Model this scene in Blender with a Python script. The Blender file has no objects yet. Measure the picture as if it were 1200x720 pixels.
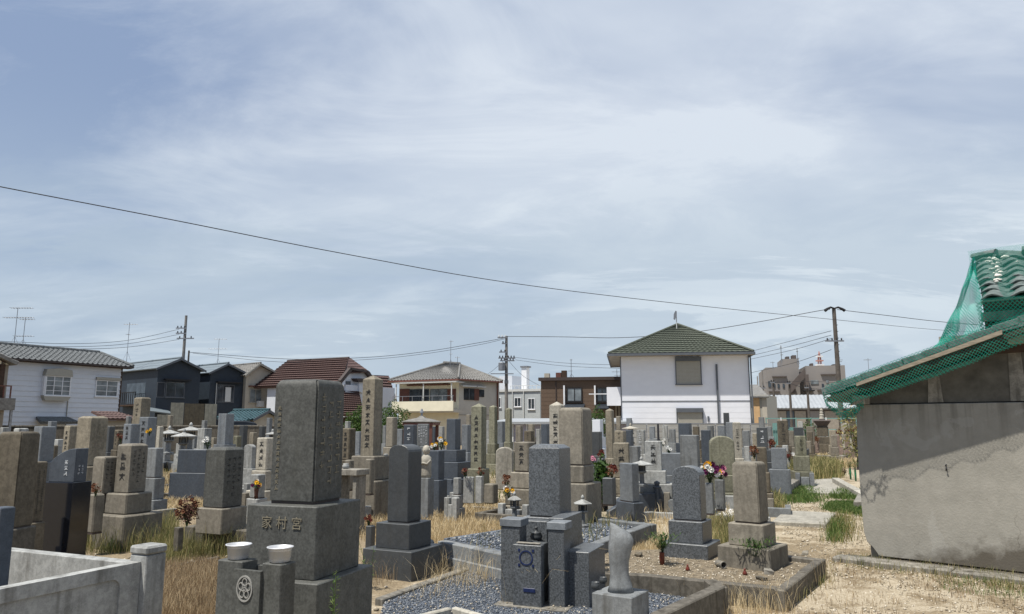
import bpy, bmesh, math, random
import numpy as np
from mathutils import Vector, Matrix, noise
R = math.radians
rnd = random.Random(7)
scene = bpy.context.scene
C = scene.collection
# ---------------------------------------------------------------- camera
CAMZ = 1.55; F = 867.0; PITCH = math.atan(137/867.0)
cd = bpy.data.cameras.new('camera'); cam = bpy.data.objects.new('camera', cd); C.objects.link(cam)
cam.location = (0, 0, CAMZ); cam.rotation_euler = (math.pi/2+PITCH, 0, 0)
cd.sensor_width = 36; cd.lens = 36*F/1200; cd.clip_end = 5000; cd.clip_start = .05
scene.camera = cam
scene.view_settings.view_transform = 'Standard'; scene.view_settings.look = 'None'
scene.view_settings.exposure = 0.30; scene.view_settings.gamma = 1
# ---------------------------------------------------------------- sun and sky
SUN_AZ = (-0.80, -0.60); SUN_EL = R(66)
sd = bpy.data.lights.new('sun', 'SUN'); so = bpy.data.objects.new('sun', sd); C.objects.link(so)
sd.energy = 5.0; sd.angle = R(0.8); sd.color = (1, .95, .86)
sv = Vector((SUN_AZ[0]*math.cos(SUN_EL), SUN_AZ[1]*math.cos(SUN_EL), math.sin(SUN_EL)))
so.rotation_euler = sv.to_track_quat('Z', 'Y').to_euler(); so.location = (0, 0, 30)
W = bpy.data.worlds.new('World'); scene.world = W; W.use_nodes = True
def build_world():
    nt = W.node_tree; n = nt.nodes; L = nt.links; n.clear()
    out = n.new('ShaderNodeOutputWorld'); bg = n.new('ShaderNodeBackground'); bg.inputs[1].default_value = 0.09
    sky = n.new('ShaderNodeTexSky'); sky.sky_type = 'NISHITA'; sky.sun_disc = False
    sky.sun_elevation = SUN_EL; sky.sun_rotation = math.atan2(SUN_AZ[0], SUN_AZ[1])
    sky.air_density = 1.3; sky.dust_density = 2.0
    tc = n.new('ShaderNodeTexCoord'); sep = n.new('ShaderNodeSeparateXYZ'); L.new(tc.outputs['Generated'], sep.inputs[0])
    def math_(op, a, b=None, c=None):
        m = n.new('ShaderNodeMath'); m.operation = op
        for i, v in enumerate((a, b, c)):
            if v is None: continue
            if isinstance(v, (int, float)): m.inputs[i].default_value = v
            else: L.new(v, m.inputs[i])
        return m.outputs[0]
    zz = math_('ADD', math_('MAXIMUM', sep.outputs[2], 0.0), 0.22)
    cx = math_('DIVIDE', sep.outputs[0], zz); cy = math_('DIVIDE', sep.outputs[1], zz)
    cmb = n.new('ShaderNodeCombineXYZ'); L.new(cx, cmb.inputs[0]); L.new(cy, cmb.inputs[1])
    def nz(scale, detail, rough, dist, loc, sc=(1, 1, 1), rot=0):
        mp = n.new('ShaderNodeMapping'); mp.inputs['Location'].default_value = loc; mp.inputs['Scale'].default_value = sc
        mp.inputs['Rotation'].default_value = (0, 0, rot)
        L.new(cmb.outputs[0], mp.inputs[0])
        t = n.new('ShaderNodeTexNoise'); L.new(mp.outputs[0], t.inputs['Vector'])
        t.inputs['Scale'].default_value = scale; t.inputs['Detail'].default_value = detail
        t.inputs['Roughness'].default_value = rough; t.inputs['Distortion'].default_value = dist
        return t.outputs[0]
    def ramp(fac, stops):
        r = n.new('ShaderNodeValToRGB'); L.new(fac, r.inputs[0]); e = r.color_ramp.elements
        while len(e) < len(stops): e.new(.5)
        for el, (p, c) in zip(e, stops): el.position = p; el.color = c if len(c) == 4 else (*c, 1)
        r.color_ramp.interpolation = 'EASE'
        return r.outputs[0]
    def mix(f, a, b, mode='MIX'):
        m = n.new('ShaderNodeMix'); m.data_type = 'RGBA'; m.blend_type = mode
        for i, v in ((0, f), (6, a), (7, b)):
            if isinstance(v, (int, float)): m.inputs[i].default_value = v
            elif isinstance(v, tuple): m.inputs[i].default_value = (*v, 1)
            else: L.new(v, m.inputs[i])
        return m.outputs[2]
    # thin veil of cloud over the whole sky, brighter billows, and a low grey bank near the horizon
    veil = ramp(nz(0.62, 5, .55, .5, (3.1, 1.7, 0), (1, 1.25, 1), .5), [(0.34, (.22,)*3), (0.60, (1,)*3)])
    wisp = ramp(nz(1.9, 12, .66, .55, (1.2, .4, 2), (.85, 1.5, 1), -.45), [(0.38, (0,)*3), (0.66, (1,)*3)])
    hz = ramp(sep.outputs[2], [(0.0, (0, 0, 0)), (0.12, (.35,)*3), (0.42, (1,)*3)])
    blue = mix(hz, (4.5, 5.5, 6.6), (2.35, 3.2, 4.95))
    base = mix(0.86, sky.outputs[0], blue)
    white = mix(hz, (5.8, 6.7, 7.3), (6.5, 7.1, 7.9))
    # the thickest cloud stands high on the right, the thinnest on the left
    dv = n.new('ShaderNodeVectorMath'); dv.operation = 'DOT_PRODUCT'; L.new(tc.outputs['Generated'], dv.inputs[0]); dv.inputs[1].default_value = (.47, .80, .37)
    lean = math_('MULTIPLY', math_('SUBTRACT', dv.outputs['Value'], .84), .55)
    fac = math_('ADD', math_('MULTIPLY', veil, .74), math_('MULTIPLY', wisp, .27))
    fac = math_('MAXIMUM', math_('MINIMUM', math_('ADD', fac, lean), .97), 0.05)
    col = mix(fac, base, white)
    lowm = ramp(sep.outputs[2], [(0.02, (1,)*3), (0.20, (.75,)*3), (0.34, (0,)*3)])
    bank = ramp(nz(1.15, 10, .68, .45, (7.3, 2.2, 5), (.6, 1.5, 1), .1), [(0.46, (0,)*3), (0.53, (1,)*3)])
    col = mix(math_('MULTIPLY', math_('MULTIPLY', bank, lowm), .68), col, (4.1, 5.0, 6.0))
    L.new(col, bg.inputs[0]); L.new(bg.outputs[0], out.inputs[0])
build_world()
# ---------------------------------------------------------------- picture -> place
cp, sp = math.cos(PITCH), math.sin(PITCH)
CAM = Vector((0, 0, CAMZ))
def ray(px, py):
    a = (px-600)/F; b = (360-py)/F
    return Vector((a, cp-b*sp, sp+b*cp))
def at(px, py, d):
    r = ray(px, py); return CAM + r*(d/r.y)
def gnd(px, py, z=0.0):
    r = ray(px, py); return CAM + r*((z-CAMZ)/r.z)
class Frame:
    """a vertical face standing at A with its horizontal axis turned by ang; local -y looks out of the face"""
    def __init__(s, A, ang, z=0.0):
        s.A = Vector((A[0], A[1], z)); s.ang = ang
        s.ex = Vector((math.cos(ang), math.sin(ang), 0)); s.ey = Vector((-math.sin(ang), math.cos(ang), 0))
    def uv(s, px, py, v=0.0):
        r = ray(px, py); o = CAM - (s.A + s.ey*v)
        p = CAM + r*(-o.dot(s.ey)/r.dot(s.ey)) - s.A
        return p.dot(s.ex), p.z
    def side(s, px, py, u):                     # on the plane local x = u: gives (v, z)
        r = ray(px, py); o = CAM - (s.A + s.ex*u)
        p = CAM + r*(-o.dot(s.ex)/r.dot(s.ex)) - s.A
        return p.dot(s.ey), p.z
    def root(s, name, label, cat, group=None):
        o = empty(name, s.A, s.ang); tag(o, label, cat, group); return o
def frame2(pa, da, pb, db, py=470):
    A = at(pa, py, da); B = at(pb, py, db)
    f = Frame((A.x, A.y), math.atan2(B.y-A.y, B.x-A.x)); f.L = math.hypot(B.x-A.x, B.y-A.y); return f
# ---------------------------------------------------------------- object helpers
def tag(o, label=None, cat=None, group=None, kind=None):
    if label: o['label'] = label
    if cat: o['category'] = cat
    if group: o['group'] = group
    if kind: o['kind'] = kind
    return o
def empty(name, loc, rz=0):
    o = bpy.data.objects.new(name, None); C.objects.link(o); o.empty_display_size = .1
    o.location = loc; o.rotation_euler = (0, 0, rz); return o
def link(name, me, mat=None, parent=None, loc=None, rot=None):
    if mat and not me.materials: me.materials.append(mat)
    o = bpy.data.objects.new(name, me); C.objects.link(o)
    if parent: o.parent = parent
    if loc is not None: o.location = loc
    if rot is not None: o.rotation_euler = rot
    return o
class MB:
    def __init__(s): s.v = []; s.f = []; s.uvs = None
    def add(s, vs, fs):
        k = len(s.v); s.v += [tuple(v) for v in vs]; s.f += [tuple(i+k for i in f) for f in fs]; return s
    def box(s, x0, x1, y0, y1, z0, z1):
        if x0 > x1: x0, x1 = x1, x0
        if y0 > y1: y0, y1 = y1, y0
        if z0 > z1: z0, z1 = z1, z0
        return s.add([(x0,y0,z0),(x1,y0,z0),(x1,y1,z0),(x0,y1,z0),(x0,y0,z1),(x1,y0,z1),(x1,y1,z1),(x0,y1,z1)],
              [(0,3,2,1),(4,5,6,7),(0,1,5,4),(1,2,6,5),(2,3,7,6),(3,0,4,7)])
    def prism(s, pts, a, b, axis='y'):
        """polygon given as (u,z) pairs, extruded along y from a to b (or (x,y) pairs along z)"""
        n = len(pts)
        if axis == 'y': vs = [(p[0], a, p[1]) for p in pts]+[(p[0], b, p[1]) for p in pts]
        elif axis == 'x': vs = [(a, p[0], p[1]) for p in pts]+[(b, p[0], p[1]) for p in pts]
        else: vs = [(p[0], p[1], a) for p in pts]+[(p[0], p[1], b) for p in pts]
        return s.add(vs, [tuple(range(n)), tuple(range(2*n-1, n-1, -1))]+[(i, i+n, (i+1) % n+n, (i+1) % n) for i in range(n)])
    def slab(s, quad, t):
        """a quad in space thickened by t downwards along its normal"""
        q = [Vector(p) for p in quad]; nn = (q[1]-q[0]).cross(q[-1]-q[0]).normalized()
        if nn.z < 0: nn = -nn
        n = len(q)
        return s.add([tuple(p) for p in q]+[tuple(p-nn*t) for p in q], [tuple(range(n)), tuple(range(2*n-1, n-1, -1))]+[(i, i+n, (i+1) % n+n, (i+1) % n) for i in range(n)])
    def tube(s, pts, r, n=6, r2=None):
        pts = [Vector(p) for p in pts]; m = len(pts); k = len(s.v)
        for i, p in enumerate(pts):
            t = (pts[min(i+1, m-1)]-pts[max(i-1, 0)]).normalized()
            a = t.cross(Vector((0, 0, 1)));  a = Vector((1, 0, 0)) if a.length < .05 else a.normalized()
            b = t.cross(a); rr = r if r2 is None else r+(r2-r)*i/max(1, m-1)
            for j in range(n):
                q = p+a*(rr*math.cos(2*math.pi*j/n))+b*(rr*math.sin(2*math.pi*j/n)); s.v.append(tuple(q))
        for i in range(m-1):
            for j in range(n):
                s.f.append((k+i*n+j, k+i*n+(j+1) % n, k+(i+1)*n+(j+1) % n, k+(i+1)*n+j))
        s.f.append(tuple(k+j for j in range(n))[::-1]); s.f.append(tuple(k+(m-1)*n+j for j in range(n)))
        return s
    def lathe(s, prof, c=(0, 0, 0), n=20, sx=1, sy=1, off=0):
        k = len(s.v)
        for (r, z) in prof:
            for j in range(n):
                a = 2*math.pi*(j+off)/n; s.v.append((c[0]+sx*r*math.cos(a), c[1]+sy*r*math.sin(a), c[2]+z))
        for i in range(len(prof)-1):
            for j in range(n): s.f.append((k+i*n+j, k+i*n+(j+1) % n, k+(i+1)*n+(j+1) % n, k+(i+1)*n+j))
        s.f.append(tuple(k+j for j in range(n))[::-1]); s.f.append(tuple(k+(len(prof)-1)*n+j for j in range(n)))
        return s
    def mesh(s, name, mat=None, smooth=False, bevel=0, seg=1, fix=True):
        me = bpy.data.meshes.new(name); me.from_pydata(s.v, [], s.f)
        if fix or bevel:
            bm = bmesh.new(); bm.from_mesh(me)
            if fix: bmesh.ops.recalc_face_normals(bm, faces=bm.faces)
            if bevel:
                es = [e for e in bm.edges if len(e.link_faces) == 2 and e.calc_face_angle(0) > .5]
                bmesh.ops.bevel(bm, geom=es, offset=bevel, segments=seg, affect='EDGES', profile=.5, clamp_overlap=True)
            bm.to_mesh(me); bm.free()
        if mat: me.materials.append(mat)
        if smooth: me.shade_smooth()
        me.update(); return me
    def build(s, name, mat, parent=None, loc=None, rot=None, **k):
        return link(name, s.mesh(name, mat, **k), None, parent, loc, rot)
# ---------------------------------------------------------------- materials
MATS = {}
def nodes(name, rough=.8, spec=.3):
    m = bpy.data.materials.new(name); m.use_nodes = True; nt = m.node_tree; b = nt.nodes['Principled BSDF']
    b.inputs['Roughness'].default_value = rough; b.inputs['Specular IOR Level'].default_value = spec
    return m, nt, b
def N(nt, typ, **k):
    n = nt.nodes.new(typ)
    for a, v in k.items():
        if a.startswith('_'): n.inputs[a[1:].replace('_', ' ')].default_value = v
        else: setattr(n, a, v)
    return n
def c4(c): return (c[0], c[1], c[2], 1)
def coords(nt, sc=(1, 1, 1), rand=True, kind='Object'):
    tc = N(nt, 'ShaderNodeTexCoord'); mp = N(nt, 'ShaderNodeMapping'); nt.links.new(tc.outputs[kind], mp.inputs[0])
    mp.inputs['Scale'].default_value = sc
    if rand:
        oi = N(nt, 'ShaderNodeObjectInfo'); mu = N(nt, 'ShaderNodeMath', operation='MULTIPLY'); mu.inputs[1].default_value = 37.0
        nt.links.new(oi.outputs['Random'], mu.inputs[0]); nt.links.new(mu.outputs[0], mp.inputs['Location'])
    return mp.outputs[0]
def noise_(nt, vec, scale, detail=3, rough=.55, dist=0):
    t = N(nt, 'ShaderNodeTexNoise'); nt.links.new(vec, t.inputs['Vector'])
    t.inputs['Scale'].default_value = scale; t.inputs['Detail'].default_value = detail
    t.inputs['Roughness'].default_value = rough; t.inputs['Distortion'].default_value = dist
    return t.outputs[0]
def ramp_(nt, fac, stops):
    r = N(nt, 'ShaderNodeValToRGB'); nt.links.new(fac, r.inputs[0]); e = r.color_ramp.elements
    while len(e) < len(stops): e.new(.5)
    for el, (p, c) in zip(e, stops):
        el.position = p; el.color = (c, c, c, 1) if isinstance(c, (int, float)) else c4(c)
    return r.outputs[0]
def mix_(nt, f, a, b, mode='MIX'):
    m = N(nt, 'ShaderNodeMix'); m.data_type = 'RGBA'; m.blend_type = mode
    for i, v in ((0, f), (6, a), (7, b)):
        if isinstance(v, (int, float)): m.inputs[i].default_value = v
        elif isinstance(v, tuple): m.inputs[i].default_value = c4(v)
        else: nt.links.new(v, m.inputs[i])
    return m.outputs[2]
def bump_(nt, b, h, strength=.3, dist=.01):
    bp = N(nt, 'ShaderNodeBump'); bp.inputs['Strength'].default_value = strength; bp.inputs['Distance'].default_value = dist
    nt.links.new(h, bp.inputs['Height']); nt.links.new(bp.outputs[0], b.inputs['Normal'])
STONE_K = .74
def stone(name, c, dark=.55, light=1.5, speck=130, sp_amt=.5, weather=.35, rough=.75, spec=.3, bump=.25, stain=(.05, .045, .035), st_amt=.5):
    c = tuple(x*(STONE_K if max(c) < .17 else .98) for x in c); weather = min(.75, weather*1.35); st_amt = min(.95, st_amt*1.25)
    m, nt, b = nodes(name, rough, spec); v = coords(nt)
    s1 = noise_(nt, v, speck, 2, .6); s2 = noise_(nt, v, speck*.45, 3, .6); w = noise_(nt, v, 4.2, 5, .62, .3)
    m8 = noise_(nt, v, 22, 4, .7, .2); cd_ = tuple(x*dark for x in c); cl = tuple(min(.9, x*light) for x in c)
    col = mix_(nt, ramp_(nt, s1, [(.36, 0.0), (.64, 1.0)]), cd_, cl)
    col = mix_(nt, 1-sp_amt, col, c)
    blot = ramp_(nt, s2, [(.52, 0.0), (.62, 1.0)])
    mm = N(nt, 'ShaderNodeMath', operation='MULTIPLY'); nt.links.new(blot, mm.inputs[0]); mm.inputs[1].default_value = .22*sp_amt
    col = mix_(nt, mm.outputs[0], col, tuple(x*.35 for x in c))
    col = mix_(nt, weather, col, mix_(nt, ramp_(nt, w, [(.3, 0.0), (.7, 1.0)]), tuple(x*.55 for x in c), tuple(min(.9, x*1.45) for x in c)))
    col = mix_(nt, weather*.55, col, mix_(nt, ramp_(nt, m8, [(.42, 0.0), (.62, 1.0)]), tuple(x*.6 for x in c), tuple(min(.9, x*1.5+.02) for x in c)))
    vs = coords(nt, (9, 9, .9)); st = ramp_(nt, noise_(nt, vs, 1.0, 4, .6), [(.52, 0.0), (.72, 1.0)])
    m2 = N(nt, 'ShaderNodeMath', operation='MULTIPLY'); nt.links.new(st, m2.inputs[0]); m2.inputs[1].default_value = st_amt
    col = mix_(nt, m2.outputs[0], col, stain)
    oi = N(nt, 'ShaderNodeObjectInfo'); rr = ramp_(nt, oi.outputs['Random'], [(0, .82), (1, 1.15)])
    col = mix_(nt, 1.0, col, rr, 'MULTIPLY')
    nt.links.new(col, b.inputs['Base Color']); bump_(nt, b, s2, bump, .004)
    MATS[name] = m; return m
def plain(name, c, rough=.7, spec=.3, var=.15, scale=6, metal=0, bump=0, rand=True, sc=(1, 1, 1)):
    m, nt, b = nodes(name, rough, spec); v = coords(nt, sc, rand); w = noise_(nt, v, scale, 5, .6)
    col = mix_(nt, ramp_(nt, w, [(.3, 0.0), (.7, 1.0)]), tuple(x*(1-var) for x in c), tuple(min(1, x*(1+var)) for x in c))
    nt.links.new(col, b.inputs['Base Color']); b.inputs['Metallic'].default_value = metal
    if bump: bump_(nt, b, w, bump, .01)
    MATS[name] = m; return m
stone('grey', (.175, .185, .19))
stone('lgrey', (.30, .305, .295), weather=.4)
stone('blue', (.085, .10, .122), sp_amt=.4, weather=.25, st_amt=.15, rough=.45)
stone('bluel', (.165, .18, .195), sp_amt=.4, weather=.3, st_amt=.25, rough=.5)
stone('dark', (.075, .082, .088), sp_amt=.5, weather=.25, st_amt=.2, rough=.42, spec=.45, bump=.1)
stone('main', (.100, .102, .094), sp_amt=.75, dark=.35, light=1.95, speck=75, weather=.4, st_amt=.35, rough=.6, bump=.12, stain=(.05, .05, .04))
stone('pol', (.115, .125, .135), sp_amt=.8, dark=.3, light=2.0, speck=75, weather=.15, st_amt=.1, rough=.38, spec=.5, bump=.05)
stone('black', (.012, .014, .02), sp_amt=.2, weather=.1, st_amt=0, rough=.12, spec=.6, bump=0)
stone('tan', (.215, .19, .145), weather=.45, sp_amt=.6, st_amt=.45)
stone('brown', (.15, .127, .092), weather=.5, sp_amt=.55, st_amt=.5)
stone('taupe', (.20, .18, .145), weather=.4, sp_amt=.5, st_amt=.35)
stone('pale', (.36, .335, .28), weather=.4, sp_amt=.55, st_amt=.35)
stone('mossy', (.185, .18, .13), weather=.5, st_amt=.6, stain=(.06, .06, .03))
stone('kerb', (.22, .205, .175), weather=.6, st_amt=.75, sp_amt=.5)
stone('kerbd', (.15, .135, .11), weather=.6, st_amt=.85, sp_amt=.5, stain=(.035, .03, .022))  # stains deepened beyond dirt, painting in shade of the kerb's right face
stone('slabc', (.36, .34, .29), weather=.5, st_amt=.3, sp_amt=.4)
stone('pink', (.20, .15, .125), weather=.4, st_amt=.3)
plain('ink', (.03, .03, .03), var=.3, scale=40); plain('inkw', (.62, .64, .66), var=.1, scale=40); plain('inkl', (.19, .17, .125), var=.3, scale=60)
plain('inkb', (.015, .025, .08), var=.2, scale=40, rough=.4)
plain('metal', (.55, .56, .58), .48, .5, .10, 12, metal=.35); plain('wire', (.03, .03, .035)); plain('steel', (.24, .25, .27), .5, .5, .2, 8, metal=.5)
plain('pole', (.20, .19, .18), .85, .2, .25, 3); plain('poleb', (.10, .088, .078), .9, .2, .3, 3)
plain('leaf', (.045, .085, .025), .6, .3, .5, 30); plain('leafd', (.03, .055, .02), .6, .3, .5, 12)
plain('ldead', (.15, .065, .035), .8, .2, .5, 40); plain('lbrown', (.085, .04, .03), .8, .2, .5, 40)
plain('fwhite', (.75, .74, .7), .7, .2, .1, 20); plain('fyel', (.8, .45, .03), .7, .2, .1, 20)
plain('fpur', (.11, .015, .07), .7, .2, .3, 20); plain('fpink', (.65, .28, .36), .7, .2, .2, 20); plain('fred', (.13, .035, .025), .7, .2, .3, 20)
plain('redpot', (.13, .025, .015), .35, .5, .2, 10); plain('greenpot', (.02, .17, .08), .35, .5, .2, 10)
plain('white_side', (.60, .63, .68), .6, .3, .04, 2); plain('white_panel', (.74, .755, .80), .6, .3, .03, 2); plain('white_paint', (.72, .73, .75), .5, .4, .05, 4)
plain('navy', (.014, .020, .030), .6, .4, .15, 3); plain('navy2', (.019, .029, .043), .6, .4, .15, 3); plain('cream', (.70, .66, .52), .8, .2, .06, 2)
plain('cream_shaded', (.50, .485, .44), .8, .2, .08, 2); plain('beige', (.42, .385, .32), .8, .2, .08, 2); plain('palegrey', (.40, .43, .44), .8, .2, .07, 2)  # grey cream is the cream with the side wall's shade painted in
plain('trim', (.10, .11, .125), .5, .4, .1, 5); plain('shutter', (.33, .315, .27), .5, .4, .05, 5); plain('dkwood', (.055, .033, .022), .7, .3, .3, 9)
plain('redwood', (.13, .055, .042), .6, .3, .15, 6); plain('brick', (.125, .088, .064), .8, .2, .2, 22); plain('wood', (.25, .215, .165), .8, .2, .3, 14, sc=(1, 1, 6))
plain('soffit', (.28, .25, .21), .8, .2, .15, 4); plain('far', (.235, .22, .21), .85, .2, .07, .3); plain('fard', (.10, .085, .08), .85, .2, .1, 1); plain('farroof', (.30, .32, .34), .6, .3, .1, 1)
plain('tgrey', (.17, .165, .155), .65, .35, .35, 7); plain('tsil', (.24, .26, .27), .4, .5, .5, 9); plain('tbrown', (.095, .058, .052), .65, .35, .25, 8)
plain('tgreen', (.078, .088, .068), .7, .3, .25, 8); plain('tblue', (.035, .078, .09), .4, .5, .4, 8); plain('tplain', (.15, .18, .20), .5, .4, .1, 4)
plain('tlilac', (.32, .31, .37), .7, .2, .1, 2); plain('ac', (.55, .56, .55), .5, .3, .05, 5); plain('orangew', (.55, .36, .19), .8, .2, .08, 4)
plain('gutter', (.055, .04, .035), .5, .4, .1, 4); plain('rubber', (.02, .02, .022), .7); plain('curtain', (.30, .30, .27), .9, .1, .2, 12, sc=(6, 6, .3))
plain('tdark', (.10, .108, .112), .7, .3, .55, 9); plain('ttile', (.12, .145, .14), .85, .2, .4, 14); plain('bedsoil', (.17, .14, .10), .95, .1, .5, 14, bump=.6); plain('towred_hazed', (.42, .22, .19)); plain('fgrey', (.30, .295, .275), .6, .3, .08, 2); plain('slatb', (.10, .085, .06), .8, .2, .25, 5); plain('slatl', (.25, .24, .195), .8, .2, .2, 5)  # tower red is paled, distance haze mixed into the colour
plain('mortar', (.62, .6, .55), .9, .1, .15, 30); plain('teal', (.16, .30, .28), .6, .3, .1, 3)
def glassm(name, c, rough=.08):
    m, nt, b = nodes(name, rough, .7); v = coords(nt, (1, 1, 1)); w = noise_(nt, v, 1.6, 2)
    nt.links.new(mix_(nt, ramp_(nt, w, [(.35, 0.0), (.65, 1.0)]), tuple(x*.6 for x in c), tuple(x*1.5 for x in c)), b.inputs['Base Color']); MATS[name] = m
glassm('glass', (.035, .045, .055)); glassm('glassl', (.16, .18, .19), .15)
def concrete_wall():
    m, nt, b = nodes('shedwall', .88, .2); v = coords(nt, rand=False)
    big = noise_(nt, v, .9, 6, .6, .6); fine = noise_(nt, v, 40, 4, .6); med = noise_(nt, v, 6, 6, .65, .4)
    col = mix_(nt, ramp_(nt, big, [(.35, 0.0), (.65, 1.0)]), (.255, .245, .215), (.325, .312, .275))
    col = mix_(nt, .35, col, mix_(nt, ramp_(nt, med, [(.3, 0.0), (.7, 1.0)]), (.19, .18, .155), (.35, .33, .29)))
    # rain streaks below the band and splashed mud low on the wall
    tc = N(nt, 'ShaderNodeTexCoord'); sx = N(nt, 'ShaderNodeSeparateXYZ'); nt.links.new(tc.outputs['Object'], sx.inputs[0])
    vs = coords(nt, (7, 7, .35), False); stx = ramp_(nt, noise_(nt, vs, 1.5, 5, .6), [(.48, 0.0), (.66, 1.0)])
    hi = ramp_(nt, sx.outputs[2], [(.0, 0.0), (.99, 0.0)])
    mr = N(nt, 'ShaderNodeMapRange'); nt.links.new(sx.outputs[2], mr.inputs[0]); mr.inputs[1].default_value = 1.25; mr.inputs[2].default_value = 1.8; mr.clamp = True
    mu = N(nt, 'ShaderNodeMath', operation='MULTIPLY'); nt.links.new(mr.outputs[0], mu.inputs[0]); nt.links.new(stx, mu.inputs[1])
    m3 = N(nt, 'ShaderNodeMath', operation='MULTIPLY'); nt.links.new(mu.outputs[0], m3.inputs[0]); m3.inputs[1].default_value = .6
    col = mix_(nt, m3.outputs[0], col, (.09, .08, .065))
    vo = N(nt, 'ShaderNodeTexVoronoi'); vo.feature = 'DISTANCE_TO_EDGE'; vo.inputs['Scale'].default_value = .9
    wv = N(nt, 'ShaderNodeVectorMath', operation='MULTIPLY_ADD'); nz3 = N(nt, 'ShaderNodeTexNoise'); nz3.inputs['Scale'].default_value = 3.5; nz3.inputs['Detail'].default_value = 6; nt.links.new(v, nz3.inputs['Vector'])
    nt.links.new(nz3.outputs['Color'], wv.inputs[0]); wv.inputs[1].default_value = (.45, .45, .45); nt.links.new(v, wv.inputs[2]); nt.links.new(wv.outputs[0], vo.inputs['Vector'])
    ck = ramp_(nt, vo.outputs['Distance'], [(.0, 1.0), (.0045, 0.0)]); mk = ramp_(nt, noise_(nt, v, 1.3, 2), [(.5, 0.0), (.58, .55)])
    mc_ = N(nt, 'ShaderNodeMath', operation='MULTIPLY'); nt.links.new(ck, mc_.inputs[0]); nt.links.new(mk, mc_.inputs[1]); col = mix_(nt, mc_.outputs[0], col, (.07, .062, .05))
    patch = ramp_(nt, noise_(nt, v, 1.9, 7, .6, 1.2), [(.585, 0.0), (.60, .35)]); col = mix_(nt, patch, col, (.36, .35, .32))
    # mud: rises towards the right
    a = N(nt, 'ShaderNodeMath', operation='MULTIPLY_ADD'); nt.links.new(sx.outputs[0], a.inputs[0]); a.inputs[1].default_value = -.27; nt.links.new(sx.outputs[2], a.inputs[2])
    a2 = N(nt, 'ShaderNodeMath', operation='MULTIPLY_ADD'); nt.links.new(med, a2.inputs[0]); a2.inputs[1].default_value = .42; nt.links.new(a.outputs[0], a2.inputs[2])
    mud = ramp_(nt, a2.outputs[0], [(.0, 1.0), (.20, 0.0)])
    m4 = N(nt, 'ShaderNodeMath', operation='MULTIPLY'); nt.links.new(mud, m4.inputs[0]); m4.inputs[1].default_value = .8
    col = mix_(nt, m4.outputs[0], col, (.065, .052, .036))
    nt.links.new(col, b.inputs['Base Color'])
    ad = N(nt, 'ShaderNodeMath', operation='ADD'); nt.links.new(fine, ad.inputs[0]); nt.links.new(med, ad.inputs[1]); bump_(nt, b, ad.outputs[0], .35, .01)
    MATS['shedwall'] = m
concrete_wall()
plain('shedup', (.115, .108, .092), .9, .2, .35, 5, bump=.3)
def net(name, cell, fill, col, open_=.0):
    """woven plastic net: strands are opaque, the holes between them let light through"""
    m, nt, b = nodes(name, .5, .3); b.inputs['Base Color'].default_value = c4(col)
    tc = N(nt, 'ShaderNodeTexCoord'); sx = N(nt, 'ShaderNodeSeparateXYZ'); nt.links.new(tc.outputs['UV'], sx.inputs[0])
    outs = []
    for sgn in (1, -1):
        a = N(nt, 'ShaderNodeMath', operation='MULTIPLY_ADD'); nt.links.new(sx.outputs[1], a.inputs[0]); a.inputs[1].default_value = sgn; nt.links.new(sx.outputs[0], a.inputs[2])
        s = N(nt, 'ShaderNodeMath', operation='MULTIPLY'); nt.links.new(a.outputs[0], s.inputs[0]); s.inputs[1].default_value = 1/cell
        f = N(nt, 'ShaderNodeMath', operation='FRACT'); nt.links.new(s.outputs[0], f.inputs[0])
        l = N(nt, 'ShaderNodeMath', operation='LESS_THAN'); nt.links.new(f.outputs[0], l.inputs[0]); l.inputs[1].default_value = fill; outs.append(l.outputs[0])
    mx = N(nt, 'ShaderNodeMath', operation='MAXIMUM'); nt.links.new(outs[0], mx.inputs[0]); nt.links.new(outs[1], mx.inputs[1])
    m2 = N(nt, 'ShaderNodeMath', operation='MAXIMUM'); nt.links.new(mx.outputs[0], m2.inputs[0]); m2.inputs[1].default_value = open_
    tl = N(nt, 'ShaderNodeBsdfTranslucent'); tl.inputs[0].default_value = c4(col); ms = N(nt, 'ShaderNodeMixShader'); ms.inputs[0].default_value = .35
    nt.links.new(b.outputs[0], ms.inputs[1]); nt.links.new(tl.outputs[0], ms.inputs[2])
    tr = N(nt, 'ShaderNodeBsdfTransparent'); m5 = N(nt, 'ShaderNodeMixShader'); nt.links.new(m2.outputs[0], m5.inputs[0])
    nt.links.new(tr.outputs[0], m5.inputs[1]); nt.links.new(ms.outputs[0], m5.inputs[2]); nt.links.new(m5.outputs[0], nt.nodes['Material Output'].inputs[0])
    MATS[name] = m
net('netc', .042, .20, (.012, .21, .15)); net('netf', .022, .27, (.02, .40, .30), .22); net('netv', .040, .14, (.016, .26, .185)); net('netr', .036, .14, (.012, .22, .16)); net('netd', .034, .12, (.012, .20, .155), .0)
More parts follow.
